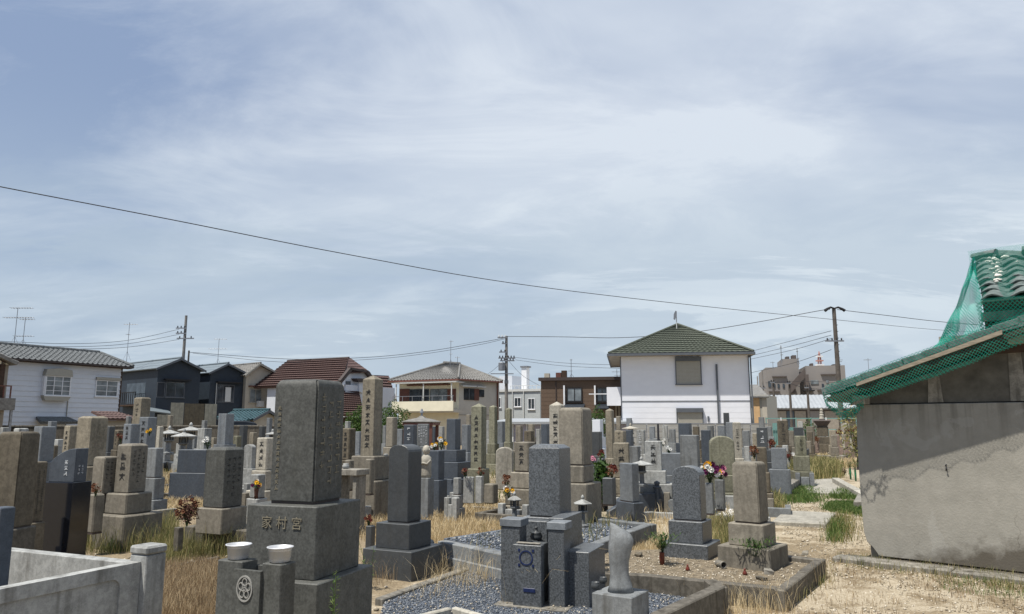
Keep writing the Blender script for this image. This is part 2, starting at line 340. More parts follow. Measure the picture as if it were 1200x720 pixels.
def ground_mat():
    m, nt, b = nodes('ground', .95, .1); v = coords(nt, rand=False)
    big = noise_(nt, v, .35, 5, .6, .5); med = noise_(nt, v, 2.2, 6, .65, .3); fine = noise_(nt, v, 38, 5, .7); gr = noise_(nt, v, 120, 3, .7)
    sand = mix_(nt, ramp_(nt, fine, [(.35, 0.0), (.66, 1.0)]), (.27, .22, .15), (.48, .42, .32))
    sand = mix_(nt, ramp_(nt, gr, [(.62, 0.0), (.7, .8)]), sand, (.62, .57, .47))
    soil = mix_(nt, ramp_(nt, fine, [(.3, 0.0), (.7, 1.0)]), (.11, .085, .055), (.30, .235, .15))
    f = N(nt, 'ShaderNodeMath', operation='ADD'); nt.links.new(big, f.inputs[0]); nt.links.new(med, f.inputs[1])
    # trodden sand lies on the right (the path); soil and thatch spread to the left
    tc = N(nt, 'ShaderNodeTexCoord'); sx = N(nt, 'ShaderNodeSeparateXYZ'); nt.links.new(tc.outputs['Object'], sx.inputs[0])
    mr = N(nt, 'ShaderNodeMapRange'); nt.links.new(sx.outputs[0], mr.inputs[0]); mr.inputs[1].default_value = -3; mr.inputs[2].default_value = 3.4; mr.inputs[3].default_value = .13; mr.inputs[4].default_value = -.12
    g = N(nt, 'ShaderNodeMath', operation='ADD'); nt.links.new(f.outputs[0], g.inputs[0]); nt.links.new(mr.outputs[0], g.inputs[1])
    col = mix_(nt, ramp_(nt, g.outputs[0], [(.98, 0.0), (1.0, .75)]) if False else ramp_(nt, g.outputs[0], [(.9, 0.0), (1.0, .85)]), sand, soil)
    nt.links.new(col, b.inputs['Base Color'])
    ad = N(nt, 'ShaderNodeMath', operation='ADD'); nt.links.new(fine, ad.inputs[0]); nt.links.new(med, ad.inputs[1]); bump_(nt, b, ad.outputs[0], .7, .02)
    return m
def island_mat(name, stops, rough=.8, trans=0):
    m, nt, b = nodes(name, rough, .25); g = N(nt, 'ShaderNodeNewGeometry')
    r = ramp_(nt, g.outputs['Random Per Island'], stops); nt.links.new(r, b.inputs['Base Color'])
    if trans:
        tl = N(nt, 'ShaderNodeBsdfTranslucent'); nt.links.new(r, tl.inputs[0]); ms = N(nt, 'ShaderNodeMixShader'); ms.inputs[0].default_value = trans
        nt.links.new(b.outputs[0], ms.inputs[1]); nt.links.new(tl.outputs[0], ms.inputs[2]); nt.links.new(ms.outputs[0], nt.nodes['Material Output'].inputs[0])
    MATS[name] = m; return m
island_mat('gravelm', [(0, (.035, .045, .06)), (.5, (.09, .105, .13)), (.88, (.18, .20, .23)), (1, (.42, .40, .35))])
island_mat('gravelw', [(0, (.3, .28, .25)), (.5, (.6, .58, .55)), (1, (.8, .79, .77))])
island_mat('pebm', [(0, (.19, .16, .115)), (.5, (.34, .29, .215)), (1, (.60, .55, .46))])
island_mat('straw', [(0, (.34, .25, .13)), (.5, (.58, .46, .27)), (1, (.74, .63, .42))], .7, .3)
island_mat('strawb', [(0, (.14, .09, .05)), (.5, (.32, .235, .14)), (1, (.55, .44, .28))], .7, .3)
island_mat('strawg', [(0, (.075, .10, .03)), (.4, (.19, .19, .07)), (1, (.42, .34, .17))], .7, .3)
island_mat('grassg', [(0, (.045, .09, .02)), (.6, (.10, .17, .04)), (1, (.22, .25, .09))], .6, .35)
island_mat('leafg', [(0, (.02, .05, .012)), (.6, (.05, .10, .02)), (1, (.10, .16, .035))], .5, .3)
# ---------------------------------------------------------------- ground
def make_ground():
    t = np.linspace(-1, 1, 181); xs = 900*np.sinh(6*t)/np.sinh(6); ty = np.linspace(0, 1, 200); ys = -8+1400*np.sinh(6.2*ty)/np.sinh(6.2)
    V = []
    for y in ys:
        for x in xs:
            z = 0.0
            if abs(x) < 40 and -8 < y < 60: z = .022*noise.noise((x*.8, y*.8, 0))+.010*noise.noise((x*3.1, y*3.1, 4))-.008
            V.append((x, y, z))
    nx = len(xs); Fs = [(j*nx+i, j*nx+i+1, (j+1)*nx+i+1, (j+1)*nx+i) for j in range(len(ys)-1) for i in range(nx-1)]
    me = bpy.data.meshes.new('ground'); me.from_pydata(V, [], Fs); me.materials.append(ground_mat()); me.shade_smooth()
    tag(link('ground', me), 'sandy cemetery ground with dry patches', kind='structure')
make_ground()
# ---------------------------------------------------------------- stones
TH = R(-26)
def block(w, dp, h, cap='flat', bev=.008, taper=.0, jit=0):
    """a dressed stone standing on z=0, front face at y=-dp/2"""
    a, b = w/2, dp/2; mb = MB(); t = 1+taper
    if cap == 'arch':
        hh = min(w*.30, h*.4); pts = [(-a*t, 0), (a*t, 0), (a, h-hh)]
        for k in range(1, 10):
            an = math.pi*k/10; pts.append((a*math.cos(an), h-hh+hh*math.sin(an)))
        pts.append((-a, h-hh)); mb.prism(pts, -b, b); return mb.mesh('stone', bevel=bev, seg=1)
    if cap == 'ob' or cap == 'bev':
        e = w*.30 if cap == 'ob' else w*.10; q = .04 if cap == 'ob' else .72
        z1 = h-e
        vs = [(-a*t,-b*t,0),(a*t,-b*t,0),(a*t,b*t,0),(-a*t,b*t,0),(-a,-b,z1),(a,-b,z1),(a,b,z1),(-a,b,z1),(-a*q,-b*q,h),(a*q,-b*q,h),(a*q,b*q,h),(-a*q,b*q,h)]
        mb.add(vs, [(0,3,2,1),(0,1,5,4),(1,2,6,5),(2,3,7,6),(3,0,4,7),(4,5,9,8),(5,6,10,9),(6,7,11,10),(7,4,8,11),(8,9,10,11)])
        return mb.mesh('stone', bevel=min(bev, w*.015))
    mb.add([(-a*t,-b*t,0),(a*t,-b*t,0),(a*t,b*t,0),(-a*t,b*t,0),(-a,-b,h),(a,-b,h),(a,b,h),(-a,b,h)],
           [(0,3,2,1),(4,5,6,7),(0,1,5,4),(1,2,6,5),(2,3,7,6),(3,0,4,7)])
    if cap != 'round': return mb.mesh('stone', bevel=bev)
    me = bpy.data.meshes.new('stone'); me.from_pydata(mb.v, [], mb.f); bm = bmesh.new(); bm.from_mesh(me)
    bmesh.ops.recalc_face_normals(bm, faces=bm.faces)
    es = [e for e in bm.edges if all(v.co.z > h*.9 for v in e.verts)]; o = min(w*.16, h*.3)
    bmesh.ops.bevel(bm, geom=es, offset=o, segments=4, affect='EDGES', profile=.55, clamp_overlap=True)
    es = [e for e in bm.edges if e.calc_face_angle(0) > .9]
    bmesh.ops.bevel(bm, geom=es, offset=w*.035, segments=2, affect='EDGES', clamp_overlap=True)
    bm.to_mesh(me); bm.free()
    for p in me.polygons: p.use_smooth = True
    me.set_sharp_from_angle(angle=R(35)) if hasattr(me, 'set_sharp_from_angle') else None
    return me
def glyphs(w, h, cols=1, size=None, fine=True, r=rnd):
    """columns of worn chisel strokes, lying in the xz plane, centred on x=0, from z=0 to z=h"""
    mb = MB(); s = size or w/cols*.55
    def st(x0, z0, x1, z1, th):
        d = Vector((x1-x0, 0, z1-z0));  n = Vector((-d.z, 0, d.x)).normalized()*th/2; k = .0015
        a = Vector((x0, 0, z0)); b_ = Vector((x1, 0, z1)); q = [a-n, b_-n*.7, b_+n*.7, a+n]
        mb.add([(p.x, 0, p.z) for p in q]+[(p.x, -k, p.z) for p in q], [(4,5,6,7),(0,1,5,4),(1,2,6,5),(2,3,7,6),(3,0,4,7)])
    for c in range(cols):
        cx = (c+.5-cols/2)*w/cols; z = h - (0 if cols == 1 else r.random()*h*.08); end = 0 if cols == 1 else h*r.uniform(0, .35)
        while z-s > end:
            th = s*.11
            for _ in range(3 if fine else 2):
                zz = z-s*r.uniform(.08, .92); l = s*r.uniform(.25, .5); st(cx-l, zz-r.uniform(0, .03)*s, cx+l, zz+r.uniform(0, .05)*s, th)
            for _ in range(2 if fine else 1):
                xx = cx+s*r.uniform(-.35, .35); st(xx, z-s*r.uniform(0, .3), xx+r.uniform(-.05, .05)*s, z-s*r.uniform(.6, 1), th)
            if fine:
                st(cx, z-s*.5, cx-s*.42, z-s*.97, th); st(cx, z-s*.55, cx+s*.42, z-s*.95, th)
            z -= s*1.28
    return mb
def width_for(x0, x1, y, d, rot, ratio=1.0):
    X0 = at(x0, y, d).x; X1 = at(x1, y, d).x; xc = (X0+X1)/2; a = math.atan2(xc, d)
    Rv = (math.cos(a), -math.sin(a)); ex = (math.cos(rot), math.sin(rot)); ey = (-math.sin(rot), math.cos(rot))
    app = (X1-X0)*math.cos(a)
    return xc, app/(abs(ex[0]*Rv[0]+ex[1]*Rv[1])+ratio*abs(ey[0]*Rv[0]+ey[1]*Rv[1]))
INK = {'d': 'ink', 'w': 'inkw', 'l': 'inkl', 'D': 'ink', 'W': 'inkw', 'L': 'inkl'}
GG = 'gravestones standing in the cemetery rows'
def grave(x0, x1, yt, yb, d, mat, cap='flat', label='', ins='', rot=None, pl=None, dr=1.0, base=0.0, np_=None, name='gravestone', cat='gravestone', pmat=None, taper=.02, group=GG):
    rot = (TH + R(rnd.uniform(-2.5, 2.5))) if rot is None else R(rot)
    ym = (yt+yb)/2; xc, w = width_for(x0, x1, ym, d, rot, dr); dp = w*dr
    zt = at((x0+x1)/2, yt, d).z; zb = max(base, at((x0+x1)/2, yb, d).z)
    root = empty(name, (xc, d, base), rot); tag(root, label, cat, group)
    bev = (.006 if d < 9 else .010)*(1.6 if mat in ('tan', 'brown', 'taupe', 'mossy', 'pale') else 1)
    jt = .009 if (d < 12.5 and zb-base > .1) else 0.0
    if jt: link('shadow_joint', block(w*.95, dp*.95, jt+.012, 'flat', .001), MATS['gutter'], root, (0, 0, zb-base-.006))  # dark inset strip in the joint, paints the shadow gap under the shaft
    sh = link('shaft', block(w, dp, zt-zb-jt, cap, bev, taper), MATS[mat], root, (0, 0, zb-base+jt))
    h = zt-zb
    for ch in ins:
        if ch in 'dwl':
            hh = h*(.74 if cap in ('ob', 'arch', 'round', 'bev') else .8)
            tag(glyphs(w*.8, hh, 1, min(w*.4, hh/4.4), d < 16).build('inscription', MATS[INK[ch]], sh, (0, -dp/2*(1+taper*.6)-.003, h*.08), fix=False), kind='stuff')
        if ch in 'DWL':
            hh = h*.8
            tag(glyphs(dp*.82, hh, 3 if w > .2 else 2, w*.17, False).build('inscription', MATS[INK[ch]], sh, (w/2*(1+taper*.6)+.003, 0, h*.08), (0, 0, math.pi/2), fix=False), kind='stuff')
    pm = MATS[pmat or mat]; z = zb
    if pl is None:
        rem = zb-base; k = np_ if np_ is not None else (0 if rem < .06 else 1 if rem < .3 else 2 if rem < .75 else 3)
        pl = []
        for i in range(k):
            pl.append((w*(1.42+.48*i), dp*(1.42+.48*i), base+rem*(k-i)/k))
        levels = pl
    else:
        levels = []
        for p in pl:
            _, pw = width_for(p[0], p[1], p[2]+5, d, rot, 1.0); levels.append((pw, pw, at((x0+x1)/2, p[2], d).z if not levels else at((x0+x1)/2, p[2], d).z))
    for i, (pw, pd, zt_) in enumerate(levels):
        zt_ = zb if i == 0 else zt_
        zb_ = levels[i+1][2] if i+1 < len(levels) else base-.04
        if zt_-zb_ < .01: continue
        link('plinth', block(pw, pd, zt_-zb_, 'flat', bev, 0), pm, root, (0, 0, zb_-base))
    if levels and 9.9 < d < 24 and cat == 'gravestone' and label and rnd.random() < .8 and len(levels) > 1:
        bw = levels[-1][0]; bd = levels[-1][1]; vy = -bd/2-.07; hh = rnd.uniform(.24, .40); vm = MATS[rnd.choice(['grey', 'lgrey', 'taupe', pmat or mat])]
        me = block(.10, .10, hh, 'flat', .008)
        for s_ in (-1, 1): link('vase_pillar', me, vm, root, (s_*bw*.36, vy, 0)) if s_ == -1 else link('vase_pillar', me, None, root, (s_*bw*.36, vy, 0))
        link('incense_block', block(bw*.42, .11, hh*.72, 'flat', .008), vm, root, (0, vy-.002, 0))
        if rnd.random() < .55:
            kw = bw*.5+rnd.uniform(.18, .30); kh = rnd.uniform(.12, .22); kf = -bd/2-rnd.uniform(.35, .55); km = MATS[rnd.choice(['kerb', 'kerbd', 'grey'])]
            for nm, a_ in (('plot_edge', (-kw, kw, kf, kf+.09)), ('plot_edge', (-kw, -kw+.09, kf+.093, bd/2)), ('plot_edge', (kw-.09, kw, kf+.093, bd/2))): MB().box(*a_, -.04, kh-(.004 if a_[0] > 0 else 0)).build(nm, km, root, bevel=.008)

    return root
# every row: left px, right px, top, bottom of the shaft, distance, stone, cap, label, inscription, options
ROWS = [
 # left of the big monument
 (14,32,502,545,15,'lgrey','round','pale rounded gravestone top showing just behind the rough brown stone at the left edge',''),
 (-2,9,501,540,16,'lgrey','round','pale rounded gravestone top half cut by the left edge of the picture',''),
 (38,64,500,541,14,'bluel','flat','plain blue grey gravestone between the rough brown stone and the tan pair','',dict(np_=2)),
 (55,66,494,520,21,'bluel','flat','thin blue grey post shaped gravestone under the white boarded house',''),
 (63,75,515,533,17,'lgrey','flat','small light grey gravestone left of the tan pair of stones',''),
 (74,92,499,532,13.5,'tan','round','shorter tan gravestone leaning against the left of the big tan one','d'),
 (89,125,488,546,12.2,'tan','bev','broad tan weathered gravestone with chamfered top below the white house','L',dict(rot=-22)),
 (123,134,500,530,18,'dark','flat','dark gravestone right behind the broad tan one',''),
 (133,145,504,527,17,'brown','flat','small brown gravestone beside a dark red flower','d'),
 (144,164,497,521,15,'bluel','flat','blue grey gravestone with carved column left of the pale lettered one','d',dict(rot=-22)),
 (162,183,489,526,15.5,'bluel','flat','pale blue gravestone with three dark characters and yellow flowers at its foot','d',dict(rot=-18)),
 (156,176,466,497,20,'tan','bev','tall tan gravestone rising in front of the navy house','d'),
 (183,191,500,527,18,'pale','bev','slim pale gravestone left of the stone lanterns',''),
 (231,248,502,526,20,'lgrey','flat','light grey gravestone right of the stone lanterns behind white flowers',''),
 (224,232,511,526,25,'grey','flat','small grey gravestone between lantern and light grey stone',''),
 (190,199,513,530,26,'grey','flat','low grey gravestone behind the left stone lantern',''),
 (255,274,485,521,20,'bluel','flat','tall smooth blue grey gravestone in front of the tall brown fence panel','',dict(np_=2)),
 (247,254,513,524,26,'tan','round','tiny tan gravestone left of the tall blue grey one',''),
 (273,283,511,526,24,'mossy','flat','mossy tan block gravestone right of the tall blue grey one',''),
 (280,290,499,524,25,'dark','flat','dark gravestone with pale cap in front of the blue tiled porch',''),
 (292,301,507,522,24,'tan','round','little tan round topped gravestone below the blue tiled porch',''),
 (303,311,500,524,27,'dark','flat','dark blue gravestone standing left of the big monument under the porch',''),
 (285,300,521,549,15.5,'lgrey','arch','smooth light grey arched memorial slab left of the lettered pale stone','',dict(dr=.5)),
 (300,322,513,551,14,'pale','flat','pale gravestone with four dark characters just left of the big monument','d',dict(rot=-20)),
 (293,311,556,584,11.4,'lgrey','flat','low pale grey stone block behind the yellow flowers','',dict(np_=1)),
 (171,191,525,560,12.4,'grey','flat','plain grey back stone right behind the speckled tan gravestone','',dict(dr=.6)),
 (108,139,535,579,9.9,'taupe','round','speckled grey brown gravestone with rounded top left of the chamfered one','D',dict(pl=[(100,124,579,)],rot=-24)),
 (136,172,520,577,9.9,'taupe','bev','grey tan gravestone with chamfered top and worn characters on two wide plinths','dD',dict(pl=[(123,179,576),(107,192,601)],rot=-24)),
 (240,285,524,594,9.4,'main','bev','speckled grey gravestone on a brown plinth beside the dead flowers','D',dict(pl=[(231,291,592)],base=.28,pmat='taupe',rot=-24)),
 (-6,43,506,618,6.6,'brown','round','rough brown gravestone with rounded top at the left edge above the granite fence','',dict(pl=[(-10,52,615),(-14,68,662)],pmat='kerbd',base=.1,rot=-8,taper=.03)),
 (33,53,541,612,7.6,'brown','round','narrow brown gravestone squeezed between the rough brown one and the black one','D',dict(np_=2)),
 # between the big monument and the middle
 (400,417,502,539,13,'brown','flat','brown gravestone peeping out right of the big monument','d'),
 (416,425,506,532,19,'bluel','flat','narrow blue grey gravestone behind the tall obelisk, left side',''),
 (424,448,440,534,12.6,'tan','ob','tallest tan obelisk with a long carved column of characters','d',dict(pl=[(412,458,532),(408,470,562)],rot=-24,pmat='taupe')),
 (452,466,489,524,17,'taupe','flat','tan grey gravestone right of the tallest obelisk','',dict(np_=2)),
 (465,475,503,530,22,'bluel','flat','plain blue grey gravestone left of the little shrine roof',''),
 (473,489,498,523,19,'blue','flat','dark blue gravestone with white characters under the little shrine roof','w',dict(rot=-12)),
 (504,513,500,520,23,'blue','flat','small dark blue gravestone right of the inscribed grey slab',''),
 (523,540,491,527,15,'blue','flat','tall blue grey gravestone on stepped dark plinths by the cream house','',dict(pl=[(517,547,526),(510,553,541),(504,560,560)],rot=-26)),
 (541,552,498,530,19,'bluel','flat','blue grey gravestone half hidden left of the stout lettered obelisk',''),
 (552,570,473,549,14.4,'mossy','ob','stout lettered obelisk in front of the corner of the cream house','d',dict(pl=[(547,574,549)],rot=-24,base=.0)),
 (573,583,475,520,24,'mossy','ob','obelisk with pale tip right behind the stout lettered one',''),
 (592,600,478,518,24,'mossy','ob','slender round tipped obelisk in front of the pale grey house',''),
 (569,577,493,515,29,'lgrey','flat','light grey gravestone between the two pointed obelisks',''),
 (583,592,494,519,26,'bluel','flat','blue grey gravestone left of the slender obelisk',''),
 (604,613,499,518,28,'taupe','flat','tan grey gravestone in front of the pale carport wall',''),
 (614,626,505,518,25,'brown','flat','low brown gravestone behind the twin lettered stone','d'),
 (634,644,497,520,25,'blue','flat','dark blue gravestone left of the white lettered obelisk',''),
 (581,602,524,574,13,'pale','arch','weathered pale slab gravestone with arched top and lichen','',dict(dr=.35,np_=0,rot=-10,taper=.04)),
 (603,628,518,553,12.4,'taupe','flat','tan gravestone with two carved columns left of the blurred grey one','dD',dict(rot=-30)),
 (644,662,471,545,15,'pale','ob','whitish lettered obelisk with pointed cap behind the large round topped stone','d',dict(rot=-20)),
 (655,694,478,545,10.8,'taupe','round','large tan grey gravestone with softly rounded top on two stepped plinths','',dict(pl=[(658,700,544),(652,712,565)],rot=-28)),
 # middle to the path
 (693,706,506,534,18,'dark','flat','dark gravestone carved with a white arch below the white box',''),
 (694,707,492,512,25,'white_side','flat','white box shaped memorial beside the green bush',''),
 (710,720,479,537,19,'tan','ob','slender tan obelisk left of the white house',''),
 (720,734,505,522,21,'tan','flat','tan gravestone with dark characters behind the lettered tan one','d'),
 (733,742,504,527,22,'blue','flat','narrow blue gravestone right of the tan lettered pair',''),
 (746,757,504,532,20,'lgrey','flat','light gravestone with white lettering below the left half of the white house','w'),
 (719,738,519,560,14,'tan','flat','tan gravestone with bold dark characters above the brown dead flowers','d',dict(rot=-10)),
 (738,751,523,547,17,'grey','flat','plain grey gravestone left of the mottled pale one',''),
 (756,776,517,551,13.5,'lgrey','flat','mottled pale granite gravestone on two stepped plinths by the small stone lantern','d',dict(pl=[(752,782,551),(747,792,566)],rot=-14)),
 (734,741,490,512,30,'bluel','flat','small grey post gravestone standing against the white house',''),
 (784,792,503,519,27,'grey','flat','small grey gravestone before the ribbed fence',''),
 (795,811,496,519,23,'blue','flat','blue grey gravestone under the lower shutter',''),
 (797,820,510,549,13,'grey','flat','rough dark granite gravestone behind the blurred round topped one','',dict(dr=.7)),
 (831,861,511,556,14,'mossy','arch','mossy gravestone with pointed arched top right of the rough dark one','',dict(dr=.5,rot=-8)),
 (822,834,504,543,17,'blue','flat','blue gravestone left of the mossy arched one',''),
 (829,837,499,520,25,'grey','flat','grey gravestone behind the mossy arched one, left side',''),
 (841,851,499,520,26,'bluel','flat','blue grey gravestone behind the mossy arched one, right side',''),
 (848,855,484,508,31,'dark','flat','dark narrow gravestone poking above the fence line at the white house',''),
 (851,861,495,520,24,'bluel','flat','blue grey gravestone just left of the pale round capped obelisk',''),
 (859,869,495,537,17,'pale','bev','pale pillar gravestone with round cap and a column of characters','d',dict(rot=-12)),
 (870,879,505,525,24,'grey','flat','grey gravestone right of the pale pillar gravestone',''),
 (882,888,508,524,22,'tan','flat','slim tan gravestone left of the dark lettered one',''),
 (887,900,501,527,19,'dark','flat','dark lettered gravestone in front of the ribbed fence end','w',dict(rot=-20)),
 (887,899,524,553,13.4,'brown','bev','stubby brown gravestone with bright cap among brown leaves','',dict(rot=-20)),
 (899,905,500,520,28,'grey','flat','grey gravestone just right of the dark lettered one',''),
 (911,924,493,522,25,'brown','flat','tall brown gravestone in front of the teal fence','d',dict(rot=-14)),
 (924,931,505,524,26,'taupe','flat','slim grey brown gravestone right of the tall brown one',''),
 (930,942,501,516,28,'dark','flat','dark blue gravestone behind the tan one with two columns',''),
 (931,945,511,534,19,'mossy','flat','tan gravestone with two columns of carving near the path','d',dict(rot=-10,np_=2)),
 (904,922,525,550,16.5,'bluel','flat','broad blue grey slab gravestone above the tall dry grass','',dict(dr=.45,np_=1)),
 (945,955,500,518,36,'taupe','flat','grey brown gravestone left of the brown stone tower',''),
 (972,980,504,522,33,'tan','flat','tan gravestone right of the brown stone tower',''),
 (986,996,496,516,34,'pale','flat','pale tall gravestone close to the shed corner',''),
 (981,987,510,526,32,'pink','flat','first of the pinkish brown stones with red flowers near the shed corner','',dict(np_=1)),
 (990,996,510,526,31,'pink','flat','second of the pinkish brown stones, between its two neighbours near the shed','',dict(np_=1)),
 (999,1006,509,527,30,'pink','flat','third of the pinkish brown stones, closest to the shed wall','',dict(np_=1)),
 (945,951,517,531,30,'taupe','flat','small offering pillar at the left foot of the brown stone tower','',dict(np_=0)),
 (955,960,518,531,30,'pink','flat','small pinkish pillar at the right foot of the brown stone tower','',dict(np_=0)),
 # extra stones of the crowded back rows
 (342,352,500,520,30,'grey','flat','grey gravestone hidden mostly behind the big monument',''),
 (480,487,514,532,21,'lgrey','flat','pale little gravestone in front of the dark blue white lettered one',''),
 (660,668,500,520,30,'grey','flat','grey gravestone far behind the large round topped stone',''),
 (766,774,514,532,23,'grey','flat','grey gravestone right of the mottled pale one, far back',''),
 (812,820,500,516,28,'brown','flat','narrow brown board shaped gravestone beside the blue grey one',''),
 (901,908,512,528,24,'grey','round','low rounded grey gravestone left of the tall brown one',''),
 (935,941,494,505,40,'lgrey','flat','tiny pale gravestone at the far teal fence',''),
 (960,967,500,512,44,'lgrey','flat','tiny pale gravestone behind the brown stone tower',''),
 (206,215,520,532,24,'lgrey','flat','pale low gravestone right of the left stone lantern',''),
 (264,272,500,516,33,'lgrey','flat','light gravestone far behind the tall smooth blue grey one',''),
 (318,326,503,520,33,'grey','flat','grey gravestone behind the lettered pale stone beside the monument',''),
 (560,567,510,524,30,'lgrey','flat','light gravestone hidden behind the stout lettered obelisk',''),
 (619,627,497,512,33,'taupe','flat','grey tan gravestone in front of the carport, left of the dark blue one',''),
 (872,879,523,540,19,'lgrey','flat','light grey gravestone low behind the tan rounded stone',''),
 (700,709,537,556,15,'grey','flat','low grey gravestone left of the slender tan obelisk',''),
 (674,682,498,520,28,'grey','flat','grey gravestone just behind the large round topped one, right side',''),
 (112,121,498,520,22,'lgrey','flat','pale small gravestone peeping over the big tan weathered one',''),
 (147,154,488,505,27,'grey','flat','grey gravestone behind the blue grey pair, left side',''),
 (196,203,487,502,31,'taupe','flat','brownish far gravestone above the stone lanterns',''),
 (236,243,493,508,30,'grey','flat','grey far gravestone above the white flowers',''),
 (312,319,490,512,31,'bluel','flat','slim far blue grey gravestone beside the big monument, left',''),
 (404,411,494,506,26,'lgrey','flat','pale gravestone right behind the brown one beside the big monument',''),
 (448,454,499,520,25,'grey','flat','thin grey gravestone touching the tallest obelisk on its right',''),
 (514,521,500,520,27,'lgrey','flat','light grey gravestone left of the tall blue grey one by the cream house',''),
 (546,553,486,506,31,'taupe','flat','grey brown far gravestone left of the stout lettered obelisk tip',''),
 (628,634,503,520,29,'lgrey','flat','thin light gravestone left of the dark blue one near the white obelisk',''),
 (722,728,488,504,31,'taupe','flat','brown grey far gravestone between slender tan obelisk and the flared lantern',''),
 (761,768,500,515,31,'bluel','flat','blue grey far gravestone left of the thin black post',''),
 (776,783,499,514,31,'lgrey','flat','light far gravestone just right of the thin black post',''),
 (803,809,517,532,21,'tan','flat','tan gravestone hidden behind the rough dark granite one',''),
 (864,871,502,520,29,'taupe','flat','grey brown gravestone far behind the pale pillar gravestone',''),
 (889,896,489,502,34,'grey','flat','grey far gravestone above the dark lettered one',''),
 (917,924,522,536,22,'lgrey','flat','light low gravestone in front of the tall brown one',''),
 (946,953,506,522,31,'brown','flat','brown gravestone left of the tower base with flat top',''),
 (974,981,510,524,29,'taupe','flat','grey brown gravestone in the golden dry field',''),
 (1008,1016,498,520,33,'taupe','flat','grey brown gravestone half behind the shed corner',''),
 (667,675,540,562,14,'grey','flat','grey gravestone hidden low behind the large round topped one',''),
 (531,541,560,580,12.4,'lgrey','flat','pale low block before the stepped dark plinths',''),
 (449,455,532,552,13.6,'lgrey','flat','pale narrow gravestone at the right foot of the tallest obelisk',''),
 (276,284,530,550,17,'lgrey','flat','pale gravestone between the arched slab and the low wide panel',''),
 (60,68,522,545,15.5,'brown','flat','brown gravestone behind the black polished one',''),
 # front right pair
 (788,827,546,609,8.45,'pol','arch','smooth grey granite gravestone with rounded top on two grey plinths','',dict(pl=[(785,836,608),(779,849,634)],rot=-30,dr=.7,base=.12)),
 (859,899,541,612,7.85,'taupe','round','brown gravestone with softly rounded top on two brown plinths by the path','',dict(pl=[(855,911,611),(843,926,638)],rot=-38,base=.12)),
 (455,494,521,611,8.1,'dark','arch','dark grey polished gravestone with peaked top on two dark plinths','',dict(pl=[(441,506,609),(424,518,640)],rot=-26)),
]
for r_ in ROWS:
    o = r_[9] if len(r_) > 9 else {}
    grave(*r_[:7], label=r_[7], ins=r_[8], **o)
# ---------------------------------------------------------------- the big monument and its offering stones
def px_w(a, b, d): return (b-a)/F*d
def monument():
    rot = -19
    g = grave(320, 403, 446, 588, 4.8, 'main', 'round', 'big dark granite monument with three characters on its plinth behind two metal bowls', 'L', rot=rot, pl=[(292, 425, 588)], base=.0)
    # a lower, wider block carries the plinth
    for ch in g.children:
        if ch.name.startswith('plinth'): pl = ch
    xs = [v.co.x for v in pl.data.vertices]; zs = [v.co.z for v in pl.data.vertices]; w = max(xs)*2
    zt = at(372, 681, 4.8-w*.62).z
    pl.data = block(w, w, max(zs)+pl.location.z-zt-.0, 'flat', .006); pl.data.materials.append(MATS['main']); pl.location.z = zt
    wb = w*1.27
    b = link('base_block', block(wb, wb*1.0, zt+.04, 'flat', .006), MATS['main'], g, (0, 0, -.04))
    sh = [c for c in g.children if c.name.startswith('shaft')][0]; sw = max(v.co.x for v in sh.data.vertices); shh = max(v.co.z for v in sh.data.vertices)
    tag(glyphs(sw*.3, shh*.72, 1, sw*.17, True).build('inscription', MATS['inkl'], sh, (-sw*.68, min(v.co.y for v in sh.data.vertices)*.99-.002, shh*.06), fix=False), kind='stuff')
    # family name cut into the front of the plinth
    h = max(zs)+0
    for i, ch in enumerate('家村宮'):
        cu = bpy.data.curves.new('letter', 'FONT'); cu.body = ch; cu.size = .078; cu.extrude = .002; cu.align_x = 'CENTER'; cu.resolution_u = 3
        t = bpy.data.objects.new('letter', cu); C.objects.link(t); dg = bpy.context.evaluated_depsgraph_get()
        me = bpy.data.meshes.new_from_object(t.evaluated_get(dg)); bpy.data.objects.remove(t)
        me.materials.clear(); me.materials.append(MATS['inkl'])
        ptop = at(361, 588, 4.8).z
        o = link('carved_character', me, None, pl, ((i-1)*.105+.008, -w/2-.004, ptop-.128-zt), (math.pi/2, 0, 0))
    return g, w, wb
MON, mw, mwb = monument()
